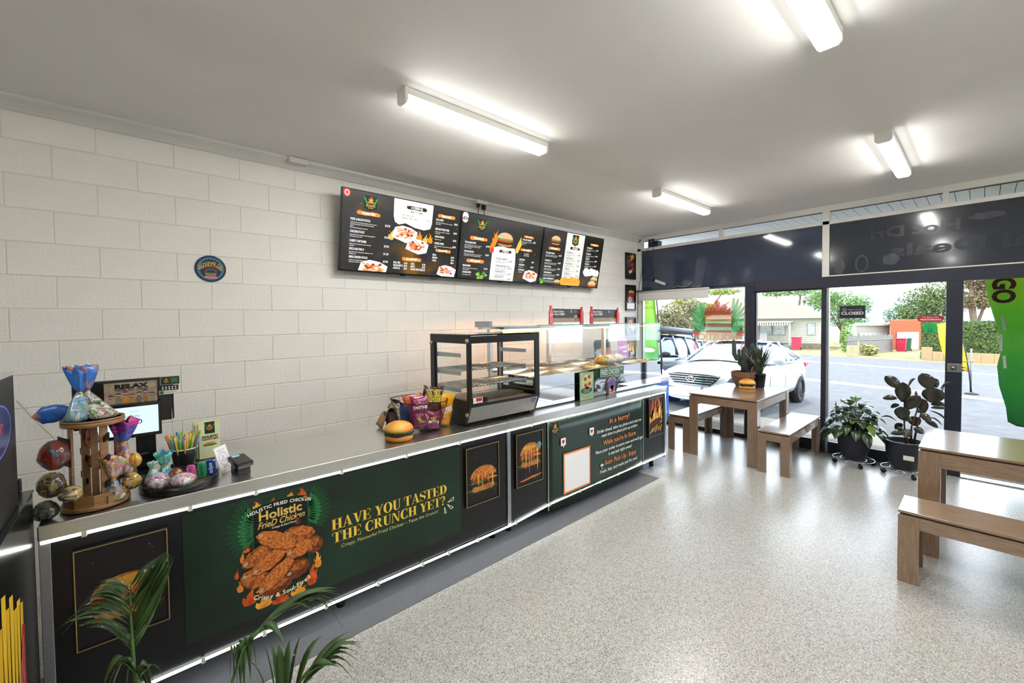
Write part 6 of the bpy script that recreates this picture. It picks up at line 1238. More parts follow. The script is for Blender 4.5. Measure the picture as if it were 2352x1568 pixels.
frond([(340, 1640), (322, 1575), (312, 1545)], [(318, 1560, 240, 1568, .03, .06, .0), (316, 1552, 255, 1590, .03, .07, .05), (314, 1548, 270, 1530, .028, .03, .0), (314, 1545, 355, 1575, .03, .05, .0), (316, 1550, 345, 1600, .028, .05, .06), (313, 1545, 230, 1600, .026, .08, -.04), (318, 1560, 375, 1550, .024, .04, .05)], [-2.25, -2.24, -2.23])
frond([(520, 1640), (535, 1560), (558, 1490), (600, 1440), (650, 1405), (700, 1385)], [(540, 1550, 528, 1568, .03, .1, .0), (548, 1520, 545, 1600, .03, .1, .0), (558, 1495, 562, 1590, .028, .1, .03), (572, 1470, 590, 1540, .028, .06, .0), (585, 1455, 700, 1370, .03, .02, .0), (600, 1440, 735, 1352, .03, .03, .05), (615, 1428, 775, 1350, .03, .04, .0), (635, 1415, 785, 1368, .028, .05, .05), (655, 1402, 792, 1412, .026, .06, .0), (675, 1395, 760, 1400, .026, .04, .08), (640, 1412, 720, 1400, .026, .03, -.05), (600, 1440, 660, 1500, .026, .05, -.08), (560, 1490, 640, 1440, .028, .03, .06), (690, 1388, 790, 1445, .02, .06, .0)], [-2.3, -2.3, -2.28, -2.25, -2.2, -2.15])
frond([(600, 1700), (640, 1640), (680, 1590), (715, 1555)], [(690, 1580, 800, 1450, .03, .03, .0), (700, 1570, 830, 1475, .03, .05, .0), (705, 1562, 832, 1488, .028, .06, .05), (712, 1556, 826, 1520, .028, .06, .0), (714, 1555, 815, 1565, .026, .06, .0), (660, 1610, 690, 1460, .03, .03, .0), (650, 1622, 640, 1480, .03, .04, .03), (640, 1640, 605, 1475, .028, .04, .0), (675, 1595, 740, 1460, .03, .04, .04), (630, 1650, 570, 1520, .028, .05, .0), (655, 1615, 780, 1530, .028, .05, -.05), (690, 1580, 760, 1520, .026, .04, -.06)], [-2.45, -2.45, -2.44, -2.42])
# ================================================================ the street outside
def gz(x): return -.02-.065*max(0, min(x, 13)-7.0)-max(0, x-13)*.0205
def onground(u, v):
    g = CD+CR*((u-CX)/FPX)-CU*((v-CY)/FPX); lo, hi = .5, 200.
    for _ in range(60):
        m_ = (lo+hi)/2; q_ = CAM+g*m_
        if q_.z > gz(q_.x): lo = m_
        else: hi = m_
    return CAM+g*lo
def ray_at(u, v, d): return CAM+(CD+CR*((u-CX)/FPX)-CU*((v-CY)/FPX))*d
CONC = M('86827a', .85, noise=.2, scale=6); ASPH = M('545558', .9, noise=.25, scale=4, bump=.2, bscale=60); KERB = M('a8a49c', .8, noise=.1, scale=5); YARD = M('87794e', .95, noise=.4, scale=2, col2='62623a'); GRAV = M('77705f', .95, noise=.6, scale=60, col2='443f37')
bounds = [(6.99, 0), (7.9, 0), (9.2, .0), (13.0, .1), (18.0, .33), (18.6, .33), (27.0, .33), (27.6, .33), (33.5, .3), (60, .2), (130, 0)]; mats = [GRAV, CONC, ASPH, ASPH, KERB, ASPH, KERB, ASPH, YARD, YARD]; names = ['path_gravel_strip', 'pavement', 'parking_apron', 'parking_bay_ground', 'kerb_near', 'road', 'kerb_far', 'driveway_ground', 'yard_ground', 'field_beyond']
for k in range(len(mats)):
    rows = [[(b0+sk*y, y, gz(b0+sk*y)) for y in range(-30, 61, 6)] for b0, sk in (bounds[k], bounds[k+1])]; G().sheet(rows, mats[k], False).obj(names[k], kind='structure')
# parking line
tag(G().prism([(8.6, 1.05), (13.4, 1.25), (13.4, 1.35), (8.6, 1.15)], (0, 0, 0), (1, 0, 0), (0, 1, 0), (0, 0, .001), KERB).obj('bay_line'), 'white painted parking bay line on the asphalt', 'road marking')
bl = bpy.data.objects['bay_line']
for v in bl.data.vertices: v.co.z += gz(v.co.x)+.004
# awning soffit: each lining board a piece
aw = struct('awning_ceiling', (8.4, -2, 3.0), 'white boarded awning soffit outside the shopfront'); SOF = M('e8e8e4', .6, noise=.05, scale=4)
G().box(6.99, -8, 3.03, 10.4, 6, 3.12, M('8a8a86', .7)).obj('awning_deck', aw)
for k in range(52): y = .5-.11*k; G().box(6.99, y-.104, 3.012, 10.3, y, 3.03, SOF).obj('soffit_board', aw)
G().box(10.3, -8, 2.92, 10.42, 6, 3.2, M('c8c8c4', .6)).obj('awning_beam', aw)
tag(G().box(6.995, -.13, 2.83, 7.12, -.3, 2.93, M('2a2a2c', .5)).obj('junction_box'), 'dark junction box outside the transom pane in the corner', 'box')
# ---------------- cars
def car(name, label, nose, yc, spec, paint):
    t = thing(name, label, 'car', (0, 0, 0)); W2, body, roof, beltw = spec['w'], spec['body'], spec['roof'], spec['gw']; GL = M('28323c', .05, 0., noise=.2, scale=2, coat=.8, col2='4a6a8a'); DK = M('15171a', .5, noise=.1, scale=20); CH = M('d8dade', .08, 1.)
    rows = []
    for (s, w_, zb, zc) in body:
        k = w_*W2; half = [(0, .2), (k*.8, .2), (k*.97, .3), (k, .5), (k*1.0, zb*.78), (k*.955, zb*.95), (k*.88, zb), (k*.5, zb+(zc-zb)*.7), (0, zc)]
        rows.append([(s, -a_, b_) for a_, b_ in half[::-1]]+[(s, a_, b_) for a_, b_ in half[1:]])
    g = G(); g.sheet(rows, paint); n_ = len(rows[0]); g.add(rows[0], [tuple(range(n_))], paint, True); g.add(rows[-1], [tuple(range(n_-1, -1, -1))], paint, True); bd = g.obj('body', t, sub=1)
    rr = []
    for (s, z0, z1, w0, w1) in roof: rr.append([(s, -w0, z0), (s, -w0*.97, z0+(z1-z0)*.35), (s, -(w0*.3+w1*.7), z0+(z1-z0)*.75), (s, -w1, z1-.03), (s, -w1*.6, z1), (s, 0, z1+.015), (s, w1*.6, z1), (s, w1, z1-.03), (s, w0*.3+w1*.7, z0+(z1-z0)*.75), (s, w0*.97, z0+(z1-z0)*.35), (s, w0, z0)])
    G().sheet(rr, GL).obj('glasshouse', t, sub=1)
    i0, i1 = spec['roofspan']; top = [[Vector(p)+Vector((0, 0, .012)) for p in row[3:8]] for row in rr[i0:i1+1]]; G().sheet(top, paint).obj('roof', t, sub=1)
    for sg in (0, -1):
        e0, e1 = (3, 0) if sg == 0 else (7, 10)
        def side(i, k): return Vector(rr[i][k] if sg == 0 else rr[i][10-k])+Vector((0, -.012 if sg == 0 else .012, .004))
        for nm, a_, b_ in spec['pillars']: G().tube([side(a_[0], a_[1])*1.0, side(b_[0], b_[1])], spec.get('pr', .028), paint, 6).obj('pillar', t)
        G().tube([side(i, 0)+Vector((0, -.0, .0)) for i in range(len(rr))], .02, paint, 6).obj('waist_rail', t)
    for s in spec['wheels']:
        for sg in (-1, 1):
            y = sg*(W2-.02); r = spec['wr']
            G().cyl((s, y-sg*.12, r+.01), (s, y+sg*.006, r+.01), r*1.14, DK, n=28).obj('wheel_arch', t)
            wl_ = G(); wl_.lathe([(r*.62, -.1), (r*.95, -.1), (r, -.07), (r, .07), (r*.95, .1), (r*.62, .1), (r*.62, -.1)], (0, 0, 0), M('1b1c1e', .8, noise=.2, scale=30), 28)
            o = wl_.obj('wheel', t)
            rm = G(); rm.lathe([(0, -.02), (r*.63, -.02), (r*.63, .04), (r*.56, .06), (r*.54, .02), (0, .02)], (0, 0, 0), M('8a8c90', .3, .9), 28)
            for k in range(10): a_ = 2*PI*k/10; rm.obox((r*.34*math.cos(a_), r*.34*math.sin(a_), .045), Vector((r*.25*math.cos(a_), r*.25*math.sin(a_), 0)), Vector((-math.sin(a_), math.cos(a_), 0))*.018, (0, 0, .012), CH)
            o2 = rm.obj('rim', o)
            if sg < 0: o2.location = (0, 0, .0); o2.rotation_euler = (0, 0, 0)
            else: o2.rotation_euler = (PI, 0, 0)
            o.rotation_euler = (PI/2, 0, 0); o.location = (s, y-sg*.07, r)
    for sg in (-1, 1):
        ms, mz = spec['mirror']; G().ball((ms, sg*(W2+.1), mz), (.08, .11, .075), paint if spec['kind'] == 'sedan' else DK, 12, 8).obj('wing_mirror', t)
        for s, z in spec['handles']: G().obox((s, sg*(W2*1.0+.005), z), (.09, 0, .008), (0, .012, 0), (0, 0, .014), paint).obj('door_handle', t)
        for s in spec['seams']: G().box(s-.003, sg*(W2*1.0)-.002, .42, s+.003, sg*(W2*1.0)+.002, spec['belt']*.76, M('6a6e74', .4)).obj('door_seam', t)
        tl = spec['tail']; G().obox((tl[0], sg*tl[1], tl[2]), (.12, 0, .02), (0, .05, 0), (0, 0, .06), M('a8202a', .2, coat=.6)).obj('tail_lamp', t, bevel=.02)
    if spec['kind'] == 'sedan':
        def fs(y, z): return -.02+.30*abs(y)**2.6+.16*max(0, z-.5)**1.1
        def patch(name, pts, m, par=t, off=.006, sub=0):
            g = G(); g.add([(fs(y, z)-off, y, z) for y, z in pts], [tuple(range(len(pts)))], m, False); return g.obj(name, par, solid=.006)
        gr = patch('grille', [(-.52, .70), (-.3, .72), (.3, .72), (.52, .70), (.45, .6), (.34, .5), (-.34, .5), (-.45, .6)], DK)
        for z, hw in ((.69, .5), (.645, .47), (.60, .42), (.555, .38), (.51, .34)): G().tube([(fs(y*hw, z)-.02, y*hw, z) for y in [i/4 for i in range(-4, 5)]], .011, CH, 6).obj('grille_bar', gr)
        em = G().tube([(fs(0, .62)-.035, .085*math.cos(2*PI*k/24), .615+.05*math.sin(2*PI*k/24)) for k in range(24)], .009, CH, 6, closed=True)
        em.tube([(fs(0, .62)-.035, .045, .575), (fs(0, .62)-.035, .03, .655)], .011, CH, 6).tube([(fs(0, .62)-.035, -.03, .575), (fs(0, .62)-.035, -.045, .655)], .011, CH, 6).tube([(fs(0, .62)-.035, .036, .62), (fs(0, .62)-.035, 0, .606), (fs(0, .62)-.035, -.036, .618)], .009, CH, 6); em.obj('emblem', gr)
        for sg in (-1, 1):
            patch('headlamp', [(sg*.56, .70), (sg*.74, .78), (sg*.84, .86), (sg*.83, .72), (sg*.72, .6), (sg*.62, .61)], M('8f9baa', .08, .5, noise=.3, scale=20, coat=.9))
            patch('fog_lamp', [(sg*.58, .42), (sg*.78, .46), (sg*.78, .37), (sg*.62, .34)], DK)
        patch('lower_intake', [(-.5, .36), (.5, .36), (.4, .25), (-.4, .25)], DK)
        pl = patch('number_plate', [(-.2, .48), (.2, .48), (.2, .38), (-.2, .38)], M('e8e8e0', .4), off=.025)
    else:
        for xx in (-.55, .55): G().tube([(spec['rack'][0], xx, 1.55), (spec['rack'][0]+.1, xx, 1.6), (spec['rack'][1]-.1, xx, 1.6), (spec['rack'][1], xx, 1.54)], .018, DK, 6).obj('roof_rail', t)
        G().box(spec['rack'][0]+.2, -.6, 1.6, spec['rack'][1]-.1, .6, 1.63, DK).obj('roof_rack', t, bevel=.01)
        G().tube([(spec['rack'][0]+.1, -.6, 1.69), (spec['rack'][1], -.6, 1.69)], .07, M('5a5e66', .6, noise=.2, scale=20), 10).obj('awning_bag', t)
        G().box(.6, -W2-.012, .42, 4.3, -W2*.98, .5, DK).obj('side_moulding', t)
    t.location = (nose, yc, gz(nose+1.0)+.065*1.0*.0); t.rotation_euler = (0, .065, spec.get('yaw', 0)); t.location.z = gz(nose+.9)+.065*.9-.005
    return t
WPAINT = M('d6d9dc', .12, noise=.02, scale=3, coat=.8); GPAINT = M('3c4858', .18, .4, noise=.05, scale=3, coat=.8)
sed = dict(kind='sedan', w=.915, gw=.8, wr=.325, wheels=(.95, 3.78), belt=.95, mirror=(1.72, 1.0), handles=((2.75, .86), (3.6, .9)), seams=(1.55, 2.55, 3.45), tail=(4.62, .78, .92), roofspan=(2, 5),
           body=[(0, .62, .5, .52), (.05, .78, .6, .66), (.3, .93, .72, .8), (.9, .985, .82, .91), (1.5, 1, .92, 1.0), (2.4, 1, .95, 1.0), (3.4, 1, .985, 1.02), (4.2, .98, 1.02, 1.08), (4.6, .9, 1.0, 1.06), (4.78, .8, .85, .9), (4.82, .7, .6, .62)],
           roof=[(1.3, .93, .97, .74, .6), (1.8, .95, 1.2, .82, .64), (2.3, .96, 1.4, .84, .63), (2.9, .97, 1.46, .845, .63), (3.4, .98, 1.43, .84, .62), (3.85, 1.0, 1.3, .82, .58), (4.4, 1.05, 1.1, .74, .52)],
           pillars=[('a', (0, 1), (2, 3)), ('top', (2, 3), (5, 3)), ('b', (3, 0), (3, 3)), ('c', (5, 3), (6, 1)), ('d', (4, 0), (5, 3))])
car('white_sedan', 'white sedan parked nose-in outside the shopfront window', 8.78, -.02, sed, WPAINT)
suv = dict(kind='suv', w=.93, gw=.85, wr=.36, wheels=(.95, 3.75), belt=1.0, mirror=(1.7, 1.03), handles=((2.6, .9), (3.55, .92)), seams=(1.5, 2.5, 3.4), tail=(4.62, .84, 1.05), roofspan=(2, 6), rack=(2.0, 4.2),
           body=[(0, .75, .6, .62), (.05, .88, .72, .78), (.3, .96, .86, .92), (.9, 1, .94, 1.0), (1.4, 1, .98, 1.04), (2.4, 1, 1.0, 1.04), (3.6, 1, 1.02, 1.04), (4.4, .98, 1.02, 1.04), (4.68, .92, .95, .97), (4.72, .8, .6, .62)],
           roof=[(1.3, 1.0, 1.04, .8, .68), (1.75, 1.0, 1.28, .85, .7), (2.15, 1.0, 1.46, .86, .7), (2.6, 1.0, 1.53, .87, .7), (3.3, 1.0, 1.54, .87, .7), (4.0, 1.0, 1.52, .86, .69), (4.45, 1.0, 1.44, .84, .66), (4.7, .98, 1.06, .8, .66)],
           pillars=[('a', (0, 1), (2, 3)), ('top', (2, 3), (6, 3)), ('p', (3, 0), (3, 3)), ('c', (4, 0), (4, 3)), ('d', (6, 0), (6, 3)), ('d', (5, 0), (5, 3))], pr=.035)
car('grey_suv', 'dark grey four-wheel-drive with a roof rack parked beyond the white sedan', 8.75, 2.42, suv, GPAINT)
# ---------------- feather flags
def flag(name, label, edge_l, edge_r, x, cols, deco=None, pole=None, pz=0., wave=.05):
    t = thing(name, label, 'flag', (x, edge_l[-1][0], pz)); rows = []
    for (yl, z), (yr, z2) in zip(edge_l, edge_r): rows.append([(x+wave*math.sin(4.5*z+2*f)*.6+.02*math.sin(9*f+2*z), yl+(yr-yl)*f, z+(z2-z)*f) for f in [i/8 for i in range(9)]])
    o = G().sheet(rows, cols).obj('cloth', t, solid=.002)
    if pole: G().tube(pole, [.018, .016, .012, .008][:len(pole)] if len(pole) < 5 else .012, M('23262a', .4), 8).obj('pole', t); p = pole[0]; G().lathe([(0, 0), (.14, 0), (.14, .03), (.05, .06), (0, .06)], (p[0], p[1], p[2]-.0), M('2a2a2c', .6), 20).obj('base', t)
    if deco: deco(t, o)
    return t
def gradient(name, stops):
    m = bpy.data.materials.new(name); m.use_nodes = True; n = m.node_tree; L = n.links.new; b = n.nodes['Principled BSDF']; t_ = n.nodes.new('ShaderNodeTexCoord'); sp = n.nodes.new('ShaderNodeSeparateXYZ'); r = n.nodes.new('ShaderNodeValToRGB'); mr = n.nodes.new('ShaderNodeMapRange'); nz_ = n.nodes.new('ShaderNodeTexNoise'); nz_.inputs['Scale'].default_value = 2.5; ad = n.nodes.new('ShaderNodeMath'); ad.operation = 'MULTIPLY_ADD'; ad.inputs[1].default_value = .5
    L(t_.outputs['Object'], sp.inputs[0]); L(t_.outputs['Object'], nz_.inputs['Vector']); L(nz_.outputs['Fac'], ad.inputs[0]); L(sp.outputs['Z'], ad.inputs[2]); L(ad.outputs[0], mr.inputs['Value']); mr.inputs['From Min'].default_value = .6; mr.inputs['From Max'].default_value = 2.5; L(mr.outputs['Result'], r.inputs['Fac'])
    e = r.color_ramp.elements
    for i, (p, c) in enumerate(stops): el = e[i] if i < 2 else e.new(p); el.position = p; el.color = (*lin(c), 1)
    L(r.outputs['Color'], b.inputs['Base Color']); b.inputs['Roughness'].default_value = .7
    # thin cloth lets daylight through
    tr = n.nodes.new('ShaderNodeBsdfTranslucent'); mx_ = n.nodes.new('ShaderNodeMixShader'); mx_.inputs['Fac'].default_value = .45; L(r.outputs['Color'], tr.inputs['Color']); L(b.outputs[0], mx_.inputs[1]); L(tr.outputs[0], mx_.inputs[2]); L(mx_.outputs[0], n.nodes['Material Output'].inputs['Surface'])
    return m
GRAD = gradient('green_flag_cloth', [(0., '2f7a4a'), (.25, '3f9a4c'), (.5, '55ac4c'), (.75, '84c84c'), (1., 'c8dc5a')])
def deco_go(t, o):
    a = Art((7.90, -3.8, 0), (0, -1, 0), (0, 0, 1), lambda c: M(c, .7, noise=.2, scale=12)); a.text('GO', .065, 1.935, .16, '4a2420', rot=-PI/2, bold=.04, space=.95, w=.29, al='c').text('READY TO', .42, 2.2, .16, '4a2420', rot=-PI/2, bold=.04, w=.9)
    for y, z, y2, z2 in ((.135, 1.65, .155, 1.49), (.128, 1.44, .132, 1.25), (.155, 1.2, .165, 1.06)): a.line([(y, z), (y2, z2)], .024, 'b8c8b0')
    a.obj('lettering', o)
LE = [(-3.78, 2.9), (-3.79, 2.5), (-3.80, 2.156), (-3.81, 1.95), (-3.866, 1.675), (-3.935, 1.376), (-3.93, 1.22), (-3.907, 1.075), (-3.925, .85), (-3.98, .6), (-3.996, .437), (-4.06, .40)]
RE = [(-4.4, 2.9), (-4.5, 2.5), (-4.52, 2.156), (-4.54, 1.95), (-4.56, 1.675), (-4.57, 1.376), (-4.57, 1.22), (-4.57, 1.075), (-4.57, .85), (-4.56, .6), (-4.55, .40), (-4.5, .36)]
flag('feather_flag', 'green feather flag with GO printed sideways outside the open doorway', LE, RE, 8.0, GRAD, deco_go, [(8.02, -4.585, gz(8.0)), (8.02, -4.59, 1.2), (8.02, -4.56, 2.6), (8.02, -4.2, 3.0)], gz(8.0))
def deco_l(t, o):
    a = Art((7.55, .34, 0), (0, -1, 0), (0, 0, 1), lambda c: M(c, .7)); a.text('STIC', .10, 1.93, .045, '6a5a1c', bold=.02, w=.15).text('CHICKEN', .11, 1.84, .045, '6a5a1c', bold=.02, w=.24); a.ell(.16, 1.1, .12, .04, 'c8d8b0').obj('lettering', o)
flag('feather_flag', 'green feather flag reading CHICKEN outside the corner window', [(.36, 2.3), (.36, 2.0), (.36, 1.6), (.36, 1.2), (.36, .88), (.34, .5), (.3, .3)], [(.12, 2.3), (.085, 2.0), (.05, 1.6), (.02, 1.2), (-.015, .88), (.0, .5), (.05, .3)], 7.6, gradient('lime_flag_cloth', [(0., '2f9a6a'), (.3, '4ab05a'), (.6, '7fcf4a'), (.85, 'a8dc4a')]), deco_l, [(7.62, .03, gz(7.6)), (7.62, -.035, .88), (7.62, .065, 2.0), (7.62, .1, 2.4)], gz(7.6), .02)
fp = onground(2229, 905)
def fe(*p): return [(at(u, v, 'x', fp.x).y, at(u, v, 'x', fp.x).z) for u, v in p]
flag('feather_flag', 'yellow feather flag across the car park beside the door', fe((2152, 744), (2156, 775), (2163, 805), (2182, 835), (2212, 850)), fe((2188, 738), (2206, 768), (2214, 800), (2221, 832), (2226, 856)), fp.x, M('f0c81e', .6, noise=.15, scale=6, col2='e8a01e'), None, [(fp.x, fp.y-.02, gz(fp.x)), (fp.x, fe((2226, 856))[0][0], fe((2226, 856))[0][1]), (fp.x, fe((2214, 800))[0][0]-.02, fe((2214, 800))[0][1]), (fp.x, fe((2188, 738))[0][0], fe((2188, 738))[0][1])], gz(fp.x), .03)
t = thing('easel_frame', 'thin metal easel frame standing in the car park beside the door stile', 'easel', (fp.x, fp.y, gz(fp.x))); MT = M('7a7c80', .4, .6)
for d0, d1 in ((0, -.05), (.55, .2), (.3, .1)): G().tube([(fp.x+(.5 if d0 == .3 else 0), fp.y+d0, gz(fp.x+(.5 if d0 == .3 else 0))), (fp.x+.1, fp.y+d1+.05, gz(fp.x)+1.25)], .02, MT, 6).obj('leg', t)
G().tube([(fp.x, fp.y+.5, gz(fp.x)+.9), (fp.x, fp.y-.05, gz(fp.x)+.9)], .018, MT, 6).obj('crossbar', t)
# ---------------- house across the road
WB = M('b8b4a4', .8, noise=.06, scale=4); RF = M('6e6355', .85, noise=.4, scale=5, col2='7e6a58'); CRM = M('bcb494', .7, noise=.06, scale=4)
hp = ray_at(1888, 799, 36.); hu = Vector((-.16, .987, 0)); hd_ = Vector((.987, .16, 0)); hz = hp.z
def hq(a_, d, z): return (hp.x+hu.x*a_+hd_.x*d, hp.y+hu.y*a_+hd_.y*d, z)
def hbox(g, a0, a1, d0, d1, z0, z1, m): return g.hexa([hq(a0, d0, z0), hq(a1, d0, z0), hq(a1, d1, z0), hq(a0, d1, z0), hq(a0, d0, z1), hq(a1, d0, z1), hq(a1, d1, z1), hq(a0, d1, z1)], m)
t = thing('weatherboard_house', 'cream weatherboard house with a hip roof across the road', 'house', (hp.x, hp.y, hz)); EV = 1.72
hbox(G(), 0, 12, 0, 8, hz+.3, EV, CRM).obj('wall', t); hbox(G(), -.05, 12, -.05, 8, hz-.3, hz+.35, M('8a7a6a', .9, noise=.4, scale=6)).obj('stone_footing', t)
g = G()
for k in range(13): hbox(g, -.02, 12, -.03, 0, hz+.38+.175*k, hz+.53+.175*k, WB); hbox(g, -.03, 0, 0, 8, hz+.38+.175*k, hz+.53+.175*k, WB)
g.obj('weatherboards', t, kind='stuff')
g = G(); e0, e1 = hq(-.5, -.6, EV), hq(12.5, -.6, EV); e2, e3 = hq(12.5, 8.5, EV), hq(-.5, 8.5, EV); r0, r1 = hq(4.2, 4, 3.75), hq(8.4, 4, 3.75)
g.add([e0, e1, e2, e3, r0, r1], [(0, 1, 5, 4), (1, 2, 5), (2, 3, 4, 5), (3, 0, 4), (3, 2, 1, 0)], RF); g.obj('roof', t, solid=.06)
hbox(G(), -.55, 12.5, -.65, -.55, EV-.12, EV+.05, WB).obj('gutter', t)
vr = hbox(G(), 2.0, 9, -2.6, -.0, EV-.45, EV-.38, WB).obj('verandah_roof', t); g = G()
for k in range(40): hbox(g, 2.0+.175*k, 2.1+.175*k, -2.6, -2.56, EV-.72, EV-.45, M('c8b89a', .7))
g.obj('valance', vr, kind='stuff')
for a_ in (2.0, 5.4, 9): hbox(G(), a_, a_+.12, -2.6, -2.48, hz, EV-.45, WB).obj('verandah_post', t)
hbox(G(), 2, 9, -2.7, 0, hz, hz+.3, CONC).obj('verandah_floor', t)
for a0, a1 in ((2.6, 4.6), (.45, 1.05)):
    wv = hbox(G(), a0, a1, -.06, 0, hz+1.05, hz+2.15, M('8a8478', .6)).obj('window', t)
    for k in range(2 if a1-a0 > 1 else 1): wd_ = (a1-a0)/(2 if a1-a0 > 1 else 1); hbox(G(), a0+wd_*k+.06, a0+wd_*(k+1)-.06, -.08, -.05, hz+1.12, hz+2.08, M('b8c0b8', .1, noise=.3, scale=4, coat=.6)).obj('pane', wv)
hbox(G(), 5.6, 6.5, -.06, 0, hz+.3, hz+2.3, M('a89a84', .6)).obj('door', t)
for k, a_ in enumerate((4.1, 5.0)):
    tt = thing('garden_chair', 'white garden chair on the verandah, %s' % ('nearer the window' if k == 0 else 'nearer the door'), 'chair', hq(a_, -1.6, hz+.3), 'verandah chairs'); CHM = M('c8c8c8', .5); Z = hz+.3
    hbox(G(), a_-.25, a_+.25, -1.85, -1.35, Z+.4, Z+.44, CHM).obj('seat', tt)
    for j in range(5): hbox(G(), a_-.25+.11*j, a_-.19+.11*j, -1.4, -1.36, Z+.44, Z+.95, CHM).obj('back_slat', tt)
    for (u_, v_) in ((-.24, -1.84), (.2, -1.84), (-.24, -1.4), (.2, -1.4)): hbox(G(), a_+u_, a_+u_+.04, v_, v_+.04, Z, Z+.4, CHM).obj('leg', tt)
def bin_(p, col, lid, label):
    t = thing('wheelie_bin', label, 'bin', p, 'wheelie bins'); x, y, z = p; c = M(col, .5, noise=.1, scale=10)
    g = G(); g.hexa([(x-.24, y-.24, z+.04), (x+.24, y-.24, z+.04), (x+.24, y+.24, z+.04), (x-.24, y+.24, z+.04), (x-.3, y-.29, z+.96), (x+.34, y-.29, z+.96), (x+.34, y+.29, z+.96), (x-.3, y+.29, z+.96)], c); g.obj('body', t, bevel=.02)
    G().box(x-.36, y-.31, z+.96, x+.38, y+.31, z+1.04, M(lid, .5)).obj('lid', t, bevel=.03)
    for sg in (-1, 1): G().cyl((x+.26, y+sg*.2, z+.1), (x+.26, y+sg*.28, z+.1), .1, BLACK).obj('wheel', t)
bp_ = Vector(hq(1.55, -2.9, hz)); bin_((bp_.x, bp_.y, hz), 'b8304a', 'c83a54', 'red wheelie bin beside the verandah post')
# fence, garages, hedge, low walls beyond the door
def far(u, v, d): return ray_at(u, v, d)
t = thing('paling_fence', 'weathered grey paling fence beside the house', 'fence', onground(1945, 815)); p0, p1 = onground(1945, 815), onground(2050, 806); n_ = 34; PAL = M('7f7b75', .85, noise=.25, scale=6)
for k in range(n_):
    a_ = p0.lerp(p1, k/n_); b_ = p0.lerp(p1, (k+.86)/n_); h_ = 1.3+.05*math.sin(k*1.9); d = Vector((.03, 0, 0)); G().hexa([a_, b_, b_+d, a_+d, a_+Vector((0, 0, h_)), b_+Vector((0, 0, h_)), b_+d+Vector((0, 0, h_)), a_+d+Vector((0, 0, h_))], PAL).obj('paling', t)
G().tube([p0+Vector((.06, 0, .95)), p1+Vector((.06, 0, .95))], .05, PAL, 4).obj('rail', t)
def building(name, label, u0, u1, vb, vt, d, dep, mat, door=None, roof=None):
    a_, b_ = far(u0, vb, d), far(u1, vb, d); zt_ = far(u0, vt, d).z; z0 = min(a_.z, b_.z)-.5; dv = Vector((CD.x, CD.y, 0)).normalized()*dep; dv = ray_at(2045, 803, 1.)-CAM; dv = Vector((dv.x, dv.y, 0)).normalized()*dep
    t = thing(name, label, 'garage', (a_.x, a_.y, z0+.5)); P4 = [a_, b_, b_+dv, a_+dv]; G().hexa([(p.x, p.y, z0) for p in P4]+[(p.x, p.y, zt_) for p in P4], mat).obj('wall', t)
    if roof: pr_ = [a_+Vector((-.3, .2, 0)), b_+Vector((-.3, -.2, 0)), b_+dv, a_+dv]; G().hexa([(p.x, p.y, zt_) for p in pr_]+[(p.x, p.y, zt_+.18) for p in pr_], roof).obj('roof', t)
    if door:
        e0, e1 = a_.lerp(b_, door[0]), a_.lerp(b_, door[1]); zd = z0+.5+(zt_-z0-.5)*door[2]; s_ = 9
        fr_ = G().hexa([(e0.x-.06, e0.y, z0), (e1.x-.06, e1.y, z0), (e1.x, e1.y, z0), (e0.x, e0.y, z0), (e0.x-.06, e0.y, zd), (e1.x-.06, e1.y, zd), (e1.x, e1.y, zd), (e0.x, e0.y, zd)], M('9a968c', .6)).obj('roller_door', t)
        for k in range(s_): zz = z0+.55+(zd-z0-.6)*k/s_; G().hexa([(e0.x-.09, e0.y, zz), (e1.x-.09, e1.y, zz), (e1.x-.06, e1.y, zz), (e0.x-.06, e0.y, zz), (e0.x-.09, e0.y, zz+.15), (e1.x-.09, e1.y, zz+.15), (e1.x-.06, e1.y, zz+.15), (e0.x-.06, e0.y, zz+.15)], M('a8a49a', .6)).obj('door_slat', fr_)
building('white_garage', 'pale garage with a low flat roof behind the paling fence', 1966, 2043, 803, 748, 36.5, 6, M('9a968a', .8, noise=.1, scale=3), (.1, .95, .72), M('b8b0a0', .8, noise=.3, scale=4))
building('brick_garage', 'orange brick garage with a roller door beside the hedge', 2044, 2116, 803, 735, 35.6, 6, M('a8603c', .85, noise=.35, scale=14, col2='8f4a2e', stretch=(1, 1, 3)), (.22, .92, .6), None)
p = onground(2070, 807); bin_((p.x, p.y, p.z), 'b8203a', 'b8203a', 'red wheelie bin on the driveway by the brick garage'); p = onground(2082, 805.5); bin_((p.x, p.y, p.z), '2f5a44', '2f6a4a', 'green wheelie bin behind the red one on the driveway')
def lowwall(label, u0, v0, u1, v1, d0, d1, h, col='a88a66'):
    t = thing('garden_wall', label, 'wall', onground(u0, v0), 'low garden walls'); a_, b_ = onground(u0, v0), onground(u1, v1); m = M(col, .85, noise=.15, scale=8); n_ = 10
    for k in range(n_): c, e_ = a_.lerp(b_, k/n_), a_.lerp(b_, (k+.98)/n_); w_ = Vector((.22, 0, 0)); hh = h*(1.45 if k == 0 else 1); G().hexa([c-Vector((0, 0, .3)), e_-Vector((0, 0, .3)), e_+w_-Vector((0, 0, .3)), c+w_-Vector((0, 0, .3)), c+Vector((0, 0, hh)), e_+Vector((0, 0, hh)), e_+w_+Vector((0, 0, hh)), c+w_+Vector((0, 0, hh))], m).obj('wall_section', t)
lowwall('low cream garden wall in front of the hedge', 2116, 826, 2420, 843, 32, 29, .5); lowwall('short cream garden wall at the end of the paling fence', 1972, 819, 1944, 818, 33, 34, .68, 'a89a78')
